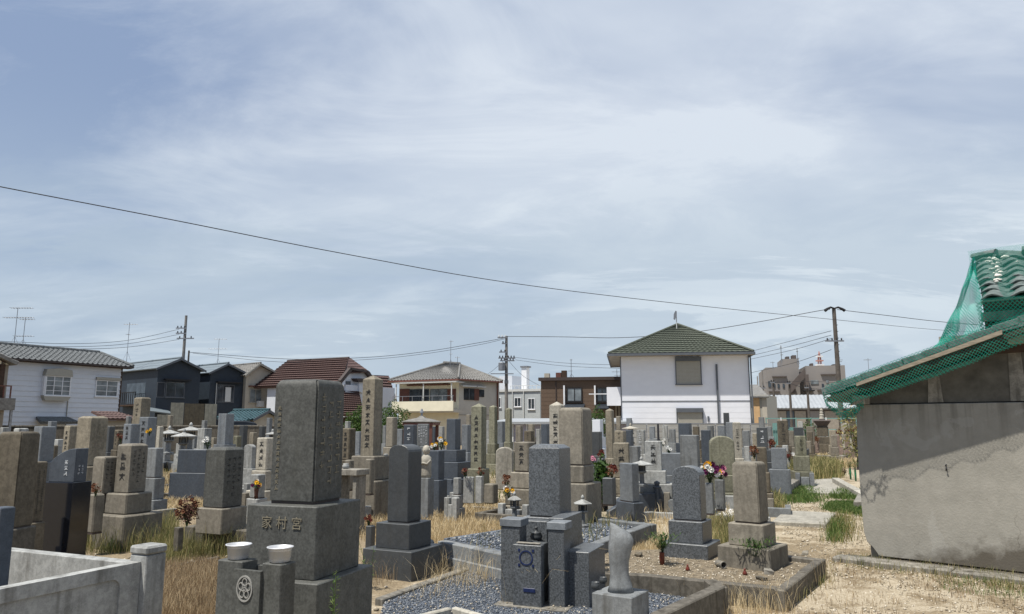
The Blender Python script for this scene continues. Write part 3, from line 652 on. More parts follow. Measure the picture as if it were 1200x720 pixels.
def offering():
    A = at(275, 660, 4.12); f = Frame((A.x, A.y), R(-24))
    r = f.root('offering_stone', 'stone incense box with plum crest between two granite pillars before the big monument', 'offering stone')
    def pil(xa, xb, yt, v, dp):
        u0, zt = f.uv(xa, yt, v); u1, _ = f.uv(xb, yt, v); m = block(u1-u0, dp, zt+.04, 'flat', .005)
        link('pillar', m, MATS['main'], r, ((u0+u1)/2, v+dp/2, -.04)); return (u0+u1)/2, zt
    a = pil(255, 284, 656, 0, .12); b = pil(307, 330, 660, 0, .115)
    u0, zt = f.uv(273, 667, -.02); u1, _ = f.uv(306, 667, -.02); z2 = zt
    mb = MB(); t = .028; y0, y1 = -.02, .14; mb.box(u0+.003, u1-.003, y0, y0+t, -.04, z2).box(u0+.003, u1-.003, y1-t, y1, -.04, z2).box(u0+.003, u0+t, y0+t, y1-t, -.04, z2).box(u1-t, u1-.003, y0+t, y1-t, -.04, z2).box(u0+t, u1-t, y0+t, y1-t, -.04, z2-.05)
    bx = mb.build('incense_box', MATS['main'], r)
    cu, cz = f.uv(287, 690, -.02); ring = MB(); rr = .050
    def circ(cx, cz_, rad, th, n=24):
        k = len(ring.v)
        for j in range(n):
            a_ = 2*math.pi*j/n
            for (q, y) in ((rad-th, -.021), (rad-th, -.026), (rad+th, -.026), (rad+th, -.021)): ring.v.append((cx+q*math.cos(a_), y, cz_+1.25*q*math.sin(a_)))
        for j in range(n):
            for e in range(4): p = k+j*4+e; q_ = k+j*4+(e+1) % 4; n2 = k+((j+1) % n)*4; ring.f.append((p, q_, n2+(e+1) % 4, n2+e))
    circ(cu, cz, rr, .0035)
    for k in range(5):
        a_ = math.pi/2+2*math.pi*k/5; circ(cu+.027*math.cos(a_), cz+1.25*.027*math.sin(a_), .0145, .002, 14)
    circ(cu, cz, .007, .002, 10)
    ring.build('plum_crest', MATS['fgrey'], r)
    # metal bowls rest on the pillars
    for (u, z), lab in ((a, 'left metal bowl on the granite pillar beside the plum crest'), (b, 'right metal bowl on the nearer granite pillar before the big monument')):
        p = f.A+f.ex*u+f.ey*.06; bo = MB().lathe([(.044, 0), (.053, .004), (.058, .058), (.061, .070), (.069, .074), (.069, .078), (.060, .078), (.055, .02), (.03, .012), (.001, .012)], n=32).mesh('bowl', MATS['metal'], smooth=True)
        e = empty('metal_bowl', (p.x, p.y, z+.001)); tag(e, lab, 'bowl', 'metal bowls on the pillars'); link('basin', bo, None, e)
offering()
def black_grave():
    A = at(53, 600, 7.9); f = Frame((A.x, A.y), R(-12)); r = f.root('gravestone', 'polished black gravestone with white characters on a tall black base', 'gravestone', GG)
    u0, _ = f.uv(53, 560); u1, _ = f.uv(83, 560); _, zt = f.uv(60, 527); _, zm = f.uv(60, 565); _, zs = f.uv(60, 545)
    w = (u1-u0); pts = [(0, zm), (w, zm), (w, zs+.17)]
    for k in range(1, 9): t = k/8; pts.append((w*(1-t), zs+.17-(.14*t*t)))
    pts[-1] = (0, zs+.02); dp = .17
    o = MB().prism(pts, 0, dp).build('shaft', MATS['blue'], r, bevel=.005); o['label'] = 'dark blue grey arched upper stone'
    bw = MB().box(-.03, w+.02, -.03, dp+.06, -.04, zm).build('base_block', MATS['black'], r, bevel=.005)
    tag(glyphs(w*.42, (zt-zm)*.62, 1, .045).build('inscription', MATS['inkw'], o, (w*.66, -.002, zm+.02), fix=False), kind='stuff')
    tag(glyphs(dp*.55, (zt-zm)*.5, 2, .03, False).build('inscription', MATS['inkw'], o, (w+.002, dp*.45, zm+.02), (0, 0, math.pi/2), fix=False), kind='stuff')
black_grave()
def center_grave():
    d = 7.25
    grave(620, 669, 521, 604, d, 'pol', 'bev', 'speckled grey granite gravestone above a walled front with two small lanterns', '', rot=-24, pl=[(612, 676, 604), (606, 684, 632)], pmat='pol', base=.05)
    A = at(586, 690, 6.72); f = Frame((A.x, A.y), R(-22)); r = f.root('offering_stone', 'speckled granite incense box with blue ring crest between two capped pillars', 'offering stone')
    P = MATS['pol']
    def b(name, xa, xb, yt, v0, v1, zb=-.04, m=P, yb=None, par=None):
        u0, z1 = f.uv(xa, yt, v0); u1, _ = f.uv(xb, yt, v0)
        if yb: zb = f.uv(xa, yb, v0)[1]
        return MB().box(u0, u1, v0, v1, zb, z1).build(name, m, par or r, bevel=.004)
    b('pillar', 587, 609, 617, 0, .17); b('pillar_cap', 585.5, 610.5, 608, -.01, .18, m=MATS['bluel'], yb=616.8)
    b('pillar', 642, 661, 621, 0, .17); b('pillar_cap', 640.5, 662.5, 612, -.01, .18, m=MATS['bluel'], yb=620.8)
    bx = b('incense_box', 601, 634, 638, -.08, -.003); b('incense_box_back', 610, 633, 638, -.002, .2, par=bx); u0, z0 = f.uv(604, 637, -.08); u1, _ = f.uv(631, 637, -.08)
    MB().box(u0, u1, -.06, -.01, z0, z0+.006).build('tray', MATS['kerb'], bx)
    b('wing_wall', 643, 660, 607, .18, .75); b('side_block', 662, 690, 646, .10, .62)
    b('back_block', 611, 641, 610, .34, .50)
    u0, _ = f.uv(579, 696, -.1); u1, _ = f.uv(664, 696, -.1); MB().box(u0, u1, -.12, .7, -.02, .035).build('base_slab', MATS['kerb'], r, bevel=.004)
    cu, cz = f.uv(616.5, 654, -.08); mb = MB(); n = 28
    for (q0, q1, y0) in ((.052, .062, .004),):
        k = 0
        for j in range(n):
            a = 2*math.pi*j/n
            for (q, y) in ((q0, -.081), (q0, -.085), (q1, -.085), (q1, -.081)): mb.v.append((cu+q*math.cos(a), y, cz+q*math.sin(a)))
        for j in range(n):
            for e in range(4): mb.f.append((j*4+e, j*4+(e+1) % 4, ((j+1) % n)*4+(e+1) % 4, ((j+1) % n)*4+e))
    for sx in (-1, 1):
        for sz in (-1, 1): mb.box(cu+sx*.055, cu+sx*.072, -.085, -.081, cz+sz*.05, cz+sz*.072)
    mb.build('ring_crest', MATS['inkb'], bx); b('foot_plate', 613, 627, 689, -.086, -.0805, yb=694, m=MATS['inkb'], par=bx)
    # small censer on the ledge
    p = f.A+f.ex*f.uv(627, 630, .24)[0]+f.ey*.27
    e = empty('incense_burner', (p.x, p.y, f.uv(627, 633, .24)[1]-.005)); tag(e, 'small round grey incense burner with knob lid behind the blue ring box', 'incense burner')
    MB().lathe([(.03, 0), (.05, .01), (.058, .035), (.045, .055), (.05, .06)], n=16).build('pot', MATS['dark'], e, smooth=True)
    MB().lathe([(.05, .06), (.03, .072), (.014, .078), (.013, .10), (.018, .108), (.004, .12)], n=16).build('lid', MATS['dark'], e, smooth=True)
center_grave()
# ---------------------------------------------------------------- stone lanterns, towers, statues
def lantern(px, yt, yb, d, label, mat='grey', capm=None, n=6, s=1.0, cat='stone lantern', spread=1.0, base=None, group='stone lanterns'):
    p = at(px, (yt+yb)/2, d); zt = at(px, yt, d).z; zb = at(px, yb, d).z if base is None else base; h = zt-zb; e = empty('stone_lantern', (p.x, p.y, zb), TH); tag(e, label, cat, group)
    m = MATS[mat]; cm = MATS[capm or mat]; u = h
    MB().lathe([(.20*u*s, 0), (.20*u*s, .07*u), (.12*u*s, .10*u)], n=n).build('foot', m, e, bevel=.002)
    MB().lathe([(.085*u*s, .10*u), (.075*u*s, .42*u)], n=12).build('post', m, e)
    MB().lathe([(.09*u*s, .42*u), (.17*u*s, .47*u), (.17*u*s, .51*u)], n=n).build('platform', m, e)
    fb = MB()
    for k in range(4):
        a = math.pi/4+k*math.pi/2; x, y = .125*u*s*math.cos(a), .125*u*s*math.sin(a); fb.box(x-.022*u, x+.022*u, y-.022*u, y+.022*u, .51*u, .70*u)
    fb.box(-.055*u*s, .055*u*s, -.055*u*s, .055*u*s, .51*u, .70*u); fb.build('fire_box', MATS['dark'] if mat != 'dark' else m, e)
    q = spread; MB().lathe([(.16*u*s*q, .695*u), (.26*u*s*q, .71*u), (.26*u*s*q, .74*u), (.10*u*s, .83*u), (.05*u*s, .86*u)], n=n).build('cap', cm, e, bevel=.002)
    MB().lathe([(.03*u, .86*u), (.055*u, .90*u), (.055*u, .94*u), (.012*u, 1.0*u)], n=12).build('finial', cm, e, smooth=True)
    return e
lantern(603, 576, 612, 7.5, 'small stone lantern with pale cap left of the walled granite gravestone', 'grey', 'lgrey')
lantern(683, 580, 618, 7.7, 'small stone lantern with pale cap right of the walled granite gravestone', 'grey', 'lgrey', spread=1.2)
lantern(198, 499, 533, 19, 'left of the three stone lanterns below the brown fence panels', 'grey', 'lgrey', spread=1.4, s=1.0)
lantern(215, 502, 537, 18, 'nearest of the three stone lanterns, widest capped, below the fence panels', 'grey', 'lgrey', spread=1.6)
lantern(223, 495, 530, 23, 'right hand lantern with the highest tip among the three stone lanterns', 'grey', 'lgrey', spread=1.6)
lantern(752, 535, 570, 13, 'wide capped stone lantern left of the mottled pale gravestone', 'grey', 'lgrey', spread=1.7)
lantern(739, 496, 520, 24, 'small lantern with flared top behind the tan lettered stones', 'taupe', 'pale', spread=1.7)
lantern(319, 503, 525, 29, 'far stone lantern just left of the big monument', 'grey', 'lgrey', spread=1.6)
def tower():
    d = 35; p = at(964, 505, d); e = empty('stone_tower', (p.x, p.y, 0), TH); tag(e, 'brown stone memorial tower with flared roof and ringed spire near the path end', 'stone tower')
    def z(y): return at(964, y, d).z
    k = d/F; m = MATS['brown']
    MB().box(-13*k, 12*k, -10*k, 10*k, 0, z(520)).build('lower_base', m, e, bevel=.02); MB().box(-9*k, 8*k, -8*k, 8*k, z(520), z(512)).build('upper_base', m, e, bevel=.02)
    MB().box(-6*k, 6*k, -6*k, 6*k, z(511.5), z(500)).build('body', m, e, bevel=.02)
    MB().lathe([(7*k, z(500)), (13*k, z(493.5)), (12*k, z(492.5)), (5*k, z(495)), (4*k, z(491))], n=4, off=.5).build('flared_roof', MATS['fard'], e)
    MB().lathe([(3*k, z(491)), (2.2*k, z(488)), (2.6*k, z(487)), (1.7*k, z(485)), (2.1*k, z(484)), (1.4*k, z(482)), (1.9*k, z(481)), (.3*k, z(478.5))], n=10).build('spire', MATS['pale'], e)
tower()
def jizo(px, yt, yb, d, label, mat):
    p = at(px, yb, d); zt = at(px, yt, d).z; zb = at(px, yb, d).z; h = zt-zb; e = empty('stone_statue', (p.x, p.y, zb), TH); tag(e, label, 'statue')
    MB().box(-.2*h, .2*h, -.17*h, .17*h, -zb-.02, 0.0).build('pedestal', MATS['grey'], e, bevel=.006)
    vs = MB().lathe([(.17*h, 0), (.19*h, .1*h), (.17*h, .3*h), (.19*h, .5*h), (.175*h, .62*h), (.10*h, .70*h), (.06*h, .73*h)], n=18, sy=.75)
    b = vs.build('robe', MATS[mat], e, smooth=True)
    hd = MB().lathe([(.05*h, .71*h), (.095*h, .76*h), (.12*h, .85*h), (.105*h, .94*h), (.06*h, .99*h), (.01*h, 1.0*h)], n=18, sy=.95)
    for s in (-1, 1): hd.box(s*.115*h-.012*h, s*.115*h+.012*h, -.02*h, .02*h, .80*h, .90*h)
    hd.box(-.012*h, .012*h, -.125*h, -.105*h, .82*h, .87*h); hd.build('head', MATS[mat], e, smooth=True)
    MB().tube([(-.17*h, -.02*h, .55*h), (-.12*h, -.14*h, .42*h), (0, -.17*h, .46*h), (.12*h, -.14*h, .42*h), (.17*h, -.02*h, .55*h)], .035*h, 8).build('folded_hands', MATS[mat], e, smooth=True)
jizo(499, 522, 560, 12.2, 'white stone Buddhist statue with round head right of the dark peaked gravestone', 'pale')
def flame_stone():
    d = 5.55; p = at(727, 690, d); z0 = at(727, 693, d).z; k = d/F
    e = empty('statue_plinth_block', (p.x, p.y, 0), R(-33)); e.name = 'stone_block'; tag(e, 'low granite block carrying the flame shaped stone at the bottom edge', 'stone block')
    w = 66*k/1.38; link('block', block(w, w, z0+.04, 'flat', .006), MATS['grey'], e, (0, 0, -.04))
    prof = [(695, 712, 743), (688, 714, 741), (675, 715, 737), (660, 714, 737), (648, 713, 740), (640, 713, 742), (634, 714, 742.5), (628, 714.2, 739), (622, 714.5, 731), (618, 714.7, 723), (615, 714.9, 716.3)]
    f = Frame((p.x, p.y), R(-6)); n = 20; mb = MB(); rings = []
    for (y, a, b) in prof:
        u0, z = f.uv(a, y); u1, _ = f.uv(b, y); rings.append((u0, u1, z))
    z00 = rings[0][2]
    for (u0, u1, z) in rings:
        for j in range(n):
            an = 2*math.pi*j/n; ca, sa = math.cos(an), math.sin(an); q = (abs(ca)**.75)*(1 if ca > 0 else -1); s_ = (abs(sa)**.75)*(1 if sa > 0 else -1)
            mb.v.append(((u0+u1)/2+(u1-u0)/2*q, min(.085, (u1-u0)*.46)*s_, z))
    for i in range(len(rings)-1):
        for j in range(n): mb.f.append((i*n+j, i*n+(j+1) % n, (i+1)*n+(j+1) % n, (i+1)*n+j))
    mb.f.append(tuple(range(n))); mb.f.append(tuple((len(rings)-1)*n+j for j in range(n)))
    g = mb.build('flame_stone', MATS['grey'], None, (p.x, p.y, z0-z00+.001), (0, 0, R(-6)), smooth=True)
    tag(g, 'flame shaped grey stone with pointed tip curling left, on the low block', 'carved stone')
    for (px, py, r, lab) in ((698, 691, .034, 'round grey stone pot at the left corner of the low block'), (707, 684, .030, 'dark round pot behind the front grey pot on the low block')):
        q = gnd(px, py, z0); o = MB().lathe([(r*.7, 0), (r, r*.5), (r*.98, r*1.1), (r*.8, r*1.35), (r*.85, r*1.5), (r*.7, r*1.5), (r*.7, r)], n=18).build('stone_pot', MATS['dark'], None, (q.x, q.y, z0+.001), smooth=True); tag(o, lab, 'pot')
flame_stone()
def small_shrine():
    d = 21.5; A = at(474, 500, d); f = Frame((A.x, A.y), R(-8)); r = f.root('small_shrine', 'little shrine roof with grey top and finial behind the dark blue gravestone', 'shrine')
    u0, z0 = f.uv(470, 498); u1, _ = f.uv(508, 498); zc = f.uv(490, 490)[1]; ze = f.uv(490, 495.5)[1]; cx = (u0+u1)/2; w = (u1-u0)/2
    MB().lathe([(w*1.35, ze), (w*1.41, ze+.03), (w*.9, ze+.09), (w*.35, zc+.0), (w*.12, zc+.06)], c=(cx, w, 0), n=4, off=.5).build('roof', MATS['tgrey'], r)
    MB().lathe([(.03, zc+.05), (.03, zc+.14), (.06, zc+.16), (.02, zc+.27)], c=(cx, w, 0), n=8).build('finial', MATS['steel'], r)
    MB().box(u0+.03, u1-.03, .03, 2*w-.03, ze-.07, ze-.002).build('eaves', MATS['redwood'], r)
    for a in (u0+.1, u1-.1):
        for b in (.1, 2*w-.1): MB().box(a-.04, a+.04, b-.04, b+.04, -.03, ze-.07).build('post', MATS['redwood'], r)
small_shrine()
def memorial_slab():
    d = 19.5; g = grave(489, 503, 497, 523, d, 'grey', 'flat', 'grey memorial slab covered in small white writing beside the dark blue gravestone', '', rot=-10, dr=.35)
    sh = [c for c in g.children if c.name.startswith('shaft')][0]; w = max(v.co.x for v in sh.data.vertices); h = max(v.co.z for v in sh.data.vertices); y = min(v.co.y for v in sh.data.vertices)
    tag(glyphs(w*1.7, h*.85, 4, .06, False).build('inscription', MATS['inkw'], sh, (0, y-.004, h*.08), fix=False), kind='stuff')
memorial_slab()
# ---------------------------------------------------------------- low walls, kerbs, enclosures round the plots
def wall_run(pts, w, h, par, mat, name='kerb_side', z0=-.04, inset=0):
    """straight stone pieces between the given top points, butted end to end"""
    for a, b in zip(pts[:-1], pts[1:]):
        a, b = Vector(a[:2]), Vector(b[:2]); dr_ = (b-a); L = dr_.length; ang = math.atan2(dr_.y, dr_.x)
        k_ = wall_run.k = (getattr(wall_run, 'k', 0)+1) % 2
        m_ = max(1, round(L/.85))
        for j in range(m_):
            x0 = L*j/m_+(.003 if j else -w*.3*k_); x1 = L*(j+1)/m_-(.003 if j < m_-1 else -w*.3*k_)
            MB().box(x0, x1, rnd.uniform(0, .006), w+rnd.uniform(-.006, 0), z0, h-.003*k_-rnd.uniform(0, .008)).build(name, MATS[mat], par, (a.x, a.y, 0), (0, 0, ang), bevel=.009)
def plot(pix, h, w, mat, label, close=False, name='plot_kerb', cat='kerb'):
    P = [gnd(x, y, h) for x, y in pix]; e = empty(name, (0, 0, 0)); e.location = (P[0].x, P[0].y, 0); tag(e, label, cat, 'low stone kerbs round the grave plots')
    Q = [(p.x-P[0].x, p.y-P[0].y) for p in P]
    if close: Q.append(Q[0])
    wall_run(Q, w, h, e, mat, inset=.0 if not close else 0); return P
# plot with the front right pair: raised bed held by a dark kerb
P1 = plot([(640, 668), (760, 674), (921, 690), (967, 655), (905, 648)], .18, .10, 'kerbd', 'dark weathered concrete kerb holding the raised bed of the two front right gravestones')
bed = [gnd(645, 668, .13), gnd(920, 689, .13), gnd(963, 656, .13), gnd(905, 640, .13), gnd(640, 648, .13)]
MBb = MB().prism([(p.x, p.y) for p in bed], -.05, .13, 'z').build('soil_bed', MATS['bedsoil'], None); tag(MBb, 'raised bed of pale soil around the two front right gravestones', kind='structure')
# blue gravel bed and its kerbs
P2 = plot([(452, 700), (556, 663)], .06, .10, 'kerb', 'worn pale concrete kerb along the left of the blue gravel bed')
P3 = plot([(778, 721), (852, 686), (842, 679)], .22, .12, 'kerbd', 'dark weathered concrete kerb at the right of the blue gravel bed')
P3b = plot([(490, 722), (530, 712), (575, 724)], .10, .06, 'slabc', 'pale broken kerb corner at the bottom edge left of the granite block')
gb = [gnd(452, 702, .03), gnd(556, 664, .03), gnd(640, 668, .03), gnd(850, 684, .03), gnd(770, 724, .03), gnd(700, 760, .03), gnd(430, 760, .03)]
o = MB().prism([(p.x, p.y) for p in gb], -.05, .02, 'z').build('gravel_base', MATS['gravelm'], None); tag(o, kind='structure')
# plot behind the walled grave
P4 = plot([(512, 634), (600, 652), (683, 644), (767, 613), (700, 606)], .26, .13, 'grey', 'grey granite kerb of the plot behind the walled granite gravestone')
P4c = plot([(503, 648), (590, 668)], .12, .16, 'grey', 'lower granite step in front of the plot with curved kerb end')
o = MB().prism([(gnd(x, y, .2).x, gnd(x, y, .2).y) for x, y in [(520, 630), (600, 648), (683, 641), (762, 614), (700, 604), (600, 618)]], -.05, .19, 'z').build('gravel_base', MATS['gravelm'], None); tag(o, kind='structure')
q = gnd(516, 634, .3); o = MB().prism([(0, -.04), (.12, -.04), (.14, .20), (.11, .28), (.05, .31), (0, .29)], -.07, .07).build('kerb_end_stone', MATS['grey'], None, (q.x-.1, q.y, 0), (0, 0, R(150)), bevel=.01); tag(o, 'curved end stone of the granite kerb left of the plot behind', 'kerb stone')
P5 = plot([(425, 600), (500, 590), (590, 596)], .07, .10, 'kerb', 'thin pale kerb between the straw patch and the tall obelisk')
P6 = plot([(497, 571), (527, 565)], .28, .2, 'grey', 'short granite kerb piece right of the white statue')
P7 = plot([(520, 587), (585, 590), (640, 590)], .06, .12, 'kerb', 'flat sandy kerb before the stout lettered obelisk')
P8 = plot([(440, 562), (400, 570)], .1, .1, 'kerb', 'kerb at the foot of the tallest obelisk')
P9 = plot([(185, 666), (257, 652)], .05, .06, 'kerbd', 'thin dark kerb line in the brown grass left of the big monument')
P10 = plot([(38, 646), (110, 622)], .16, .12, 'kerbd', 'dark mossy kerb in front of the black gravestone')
P11 = plot([(170, 548), (196, 541), (236, 548)], .3, .25, 'dark', 'dark stone kerb behind the straw patch on the left')
P12 = plot([(945, 533), (986, 534), (1030, 531)], .3, .3, 'kerb', 'far pale kerb before the brown stone tower')
P13 = plot([(975, 560), (1008, 578)], .16, .18, 'slabc', 'pale low kerb beside the green vases at the right of the path')
P14 = plot([(902, 568), (928, 567), (940, 560)], .2, .2, 'kerb', 'rough pale kerb left of the path before the dry grass')
P15 = plot([(748, 601), (768, 600), (900, 606)], .10, .1, 'lgrey', 'light granite kerb of the white gravel plot')
# enclosure walls with baluster on the right of the middle
def blue_kerb():
    A = gnd(712, 606, 0); f = Frame((A.x, A.y), R(14)); r = f.root('plot_kerb', 'polished blue granite kerb with curled end and small baluster posts', 'kerb', 'low stone kerbs round the grave plots')
    L = .86
    MB().prism([(0, 0), (0, .1), (.12, .16), (.2, .30), (.38, .36), (L, .38), (L, 0)], -.06, .06).build('kerb_side', MATS['blue'], r, bevel=.01)
    MB().lathe([(.06, -.02), (.06, .45), (.07, .46), (.07, .48), (.035, .5), (.05, .53), (.05, .56), (.01, .58)], c=(L+.06, 0, 0), n=12).build('post', MATS['blue'], r)
    MB().box(.05, L, .9, 1.02, -.04, .34).build('kerb_side', MATS['blue'], r, bevel=.01)
blue_kerb()
grave(726, 749, 543, 588, 12.3, 'bluel', 'flat', 'blue grey gravestone seen from its narrow side inside the polished blue kerb', '', rot=-62, dr=.45, pmat='blue', np_=1)
grave(773, 798, 531, 556, 15.5, 'bluel', 'flat', 'wide pale grey box stone with white flowers on top', '', rot=-12, np_=1, dr=.8)
grave(208, 247, 527, 554, 15.3, 'blue', 'flat', 'low wide blue grey panel stone before the tall smooth gravestone', '', rot=-8, np_=1, dr=.3)
grave(503, 521, 528, 562, 13, 'blue', 'flat', 'dark blue square block beside the stepped plinths of the tall blue grey gravestone', '', rot=-26, np_=1)
grave(567, 584, 567, 590, 12.6, 'taupe', 'flat', 'low brown block right of the stout obelisk front', '', rot=-26, np_=0)
grave(543, 556, 559, 590, 13.3, 'lgrey', 'flat', 'pale front stone at the foot of the stout lettered obelisk', '', rot=-12, np_=0, dr=.35)
grave(557, 567, 558, 590, 13.2, 'lgrey', 'flat', 'pale vase pillar right of the front stone of the stout obelisk', '', rot=-16, np_=0)
grave(403, 415, 539, 575, 11.9, 'taupe', 'flat', 'left stone vase pillar before the tallest obelisk', '', rot=-24, np_=0)
grave(427, 439, 538, 580, 11.7, 'taupe', 'flat', 'right stone vase pillar before the tallest obelisk', '', rot=-24, np_=0)
grave(203, 215, 618, 646, 8.9, 'kerbd', 'flat', 'short dark pillar under the dead flowers', '', rot=-24, np_=0)
grave(826, 837, 566, 603, 10.6, 'grey', 'flat', 'tall grey vase pillar under the big colourful bouquet', '', rot=-24, np_=0)
grave(838, 850, 562, 598, 10.9, 'grey', 'flat', 'grey vase pillar just right of the bouquet pillar', '', rot=-24, np_=0)
grave(100, 122, 579, 625, 9.3, 'taupe', 'flat', 'small square pillar in front of the speckled grey brown gravestone', '', rot=-24, np_=0)
grave(428, 440, 616, 645, 9.6, 'dark', 'flat', 'small dark vase pillar left of the dark peaked gravestone', '', rot=-24, np_=0)
grave(706, 722, 560, 592, 11.9, 'dark', 'flat', 'small dark pillar under the brown dead flowers in the middle', '', rot=-24, np_=0)
grave(-14, 14, 594, 690, 4.5, 'blue', 'round', 'smooth blue grey rounded stone at the very left edge', '', rot=-24, np_=1)
def offer_table():
    d = 10.9; A = at(392, 590, d); f = Frame((A.x, A.y), R(-24)); r = f.root('offering_table', 'small stone offering table before the tallest obelisk', 'stone table')
    u0, zt = f.uv(391, 550); u1, _ = f.uv(418, 550); _, z1 = f.uv(391, 557)
    MB().box(u0, u1, 0, .32, z1, zt).build('table_top', MATS['kerb'], r, bevel=.006)
    for a in (u0+.03, u1-.09): MB().box(a, a+.06, .04, .28, -.03, z1).build('leg', MATS['kerb'], r, bevel=.004)
    p = f.A+f.ex*(u0+.1)+f.ey*.15; o = MB().lathe([(.03, 0), (.05, .01), (.05, .05), (.035, .06), (.04, .075)], n=14).build('stone_pot', MATS['lgrey'], None, (p.x, p.y, zt+.001), smooth=True); tag(o, 'small pale pot on the stone offering table', 'pot')
offer_table()
# brown retaining block under the speckled grey stone with dead flowers
def retaining():
    A = gnd(214, 645, 0); f = Frame((A.x, A.y), R(-24)); r = f.root('retaining_block', 'stained concrete base below the speckled grey gravestone', 'stone base')
    u1 = f.uv(262, 640)[0]; z = .29; w = u1
    n = 4
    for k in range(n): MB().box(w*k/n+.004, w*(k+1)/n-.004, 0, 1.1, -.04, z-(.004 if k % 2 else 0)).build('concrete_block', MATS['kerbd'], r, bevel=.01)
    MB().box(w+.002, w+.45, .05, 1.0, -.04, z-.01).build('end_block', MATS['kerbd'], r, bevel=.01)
retaining()
# granite fence at the lower left
def granite_fence():
    A = at(171, 690, 4.95); f = Frame((A.x, A.y), R(-24)); r = f.root('granite_fence', 'low grey granite fence with capped corner post round the leftmost grave', 'stone fence')
    g = MATS['lgrey']; s = .075; zt = .735
    _, zt = f.uv(171, 641, -s)
    MB().box(-s, s, -s, s, -.04, zt-.055).build('corner_post', g, r, bevel=.006); MB().box(-s-.006, s+.006, -s-.006, s+.006, zt-.052, zt).build('post_cap', g, r, bevel=.012)
    zl = f.side(165, 658, -.03)[1]; zl = .69
    # front run comes towards the camera on the left (local -y), with a sunk panel
    L = 1.9; x0, x1 = -.055, .03
    mb = MB().box(x0, x1-.012, -L, -s-.003, .2, zl-.001)
    mb.build('wall_slab', g, r, bevel=.004)
    fr = MB(); a, b = -L+.1, -s-.14; z0, z1 = .29, zl-.075; rr = .06; n = 6
    outer = [(-L, .2), (-s-.003, .2), (-s-.003, zl), (-L, zl)]
    inner = []
    for (cx, cz, st) in ((a+rr, z0+rr, math.pi), (b-rr, z0+rr, 1.5*math.pi), (b-rr, z1-rr, 0), (a+rr, z1-rr, .5*math.pi)):
        for k in range(n+1): an = st+k/n*math.pi/2; inner.append((cx+rr*math.cos(an), cz+rr*math.sin(an)))
    bm = bmesh.new(); vo = [bm.verts.new((x1, p[0], p[1])) for p in outer]; vi = [bm.verts.new((x1, p[0], p[1])) for p in inner]
    m_ = len(inner)
    for k in range(4):
        seg = [vi[(k*(n+1)+j) % m_] for j in range(n+1)]; bm.faces.new([vo[k]]+seg[::-1]) if False else None
        for j in range(n): bm.faces.new((vo[k], vi[k*(n+1)+j+1], vi[k*(n+1)+j]))
        k2 = (k+1) % 4; bm.faces.new((vo[k], vo[k2], vi[(k2*(n+1)) % m_], vi[k*(n+1)+n]))
    bmesh.ops.recalc_face_normals(bm, faces=bm.faces)
    ex = bmesh.ops.extrude_face_region(bm, geom=bm.faces[:]); bmesh.ops.translate(bm, vec=(-.011, 0, 0), verts=[v for v in ex['geom'] if isinstance(v, bmesh.types.BMVert)])
    bmesh.ops.recalc_face_normals(bm, faces=bm.faces); me = bpy.data.meshes.new('panel_frame'); bm.to_mesh(me); bm.free(); link('panel_frame', me, g, r)
    MB().box(-.10, .10, -L, s+.02, -.04, .196).build('lower_course', g, r, bevel=.006)
    # back run
    MB().box(-1.9, -s-.003, -.02, .07, .12, zl-.03).build('wall_slab', g, r, bevel=.004)
    MB().box(-1.9, -s-.003, -.08, .10, -.04, .116).build('lower_course', g, r, bevel=.006)
granite_fence()
# ---------------------------------------------------------------- flat slabs and kerb by the shed
def slab_px(pix, h, name, mat, label, cat='slab', kind=None):
    P = [gnd(x, y, h) for x, y in pix]; c = sum(P, Vector())/len(P)
    o = MB().prism([(p.x-c.x, p.y-c.y) for p in P], -.06, h, 'z').build(name, MATS[mat], None, (c.x, c.y, 0), bevel=.012); tag(o, label, cat, kind=kind)
slab_px([(904, 611), (968, 614), (979, 601), (920, 598)], .05, 'path_slab', 'slabc', 'broad pale concrete slab lying across the path nearest the camera')
slab_px([(945, 577), (1000, 579), (975, 561), (940, 562)], .04, 'path_slab', 'slabc', 'far pale concrete slab lying on the path by the green vases')
slab_px([(1000, 588), (1016, 588), (1016, 576), (1006, 577)], .12, 'stone_slab', 'kerb', 'rough broken slab leaning by the left corner of the shed')
# small stones and cracked pieces
for (x, y, z, s, lab, m) in ((944, 650, .17, .09, 'broken grey stone piece on the dark kerb corner', 'taupe'), (900, 672, .13, .10, 'flat broken stone slab lying on the bed before the brown gravestone', 'kerb'), (893, 680, .13, .07, 'smaller broken stone at the kerb edge', 'kerbd'),
                          (749, 652, .13, .09, 'squared brown stone lying between flame stone and green plant', 'brown'), (836, 576, .0, .0, '', '')):
    if s == 0: continue
    p = gnd(x, y, z); mb = MB(); bm = bmesh.new(); bmesh.ops.create_cube(bm, size=1)
    for v in bm.verts: v.co = Vector((v.co.x*s*1.3+rnd.uniform(-.2, .2)*s, v.co.y*s*.8+rnd.uniform(-.2, .2)*s, v.co.z*s*.45+rnd.uniform(-.1, .1)*s))
    bmesh.ops.bevel(bm, geom=bm.edges[:], offset=s*.08, segments=1, affect='EDGES'); me = bpy.data.meshes.new('rock'); bm.to_mesh(me); bm.free()
    tag(link('broken_stone', me, MATS[m], None, (p.x, p.y, z+s*.2), (0, 0, rnd.uniform(0, 3))), lab, 'stone')
# pipe end lying beside the grey plinth
p = gnd(841, 663, .14); mb = MB(); n = 16
mb.lathe([(.028, 0), (.034, 0), (.034, .12), (.028, .12), (.028, .002)], n=n); o = mb.build('pipe_end', MATS['kerb'], None, (p.x, p.y, .165), (R(90), 0, R(15))); tag(o, 'short open pipe lying between the two front right gravestones', 'pipe')
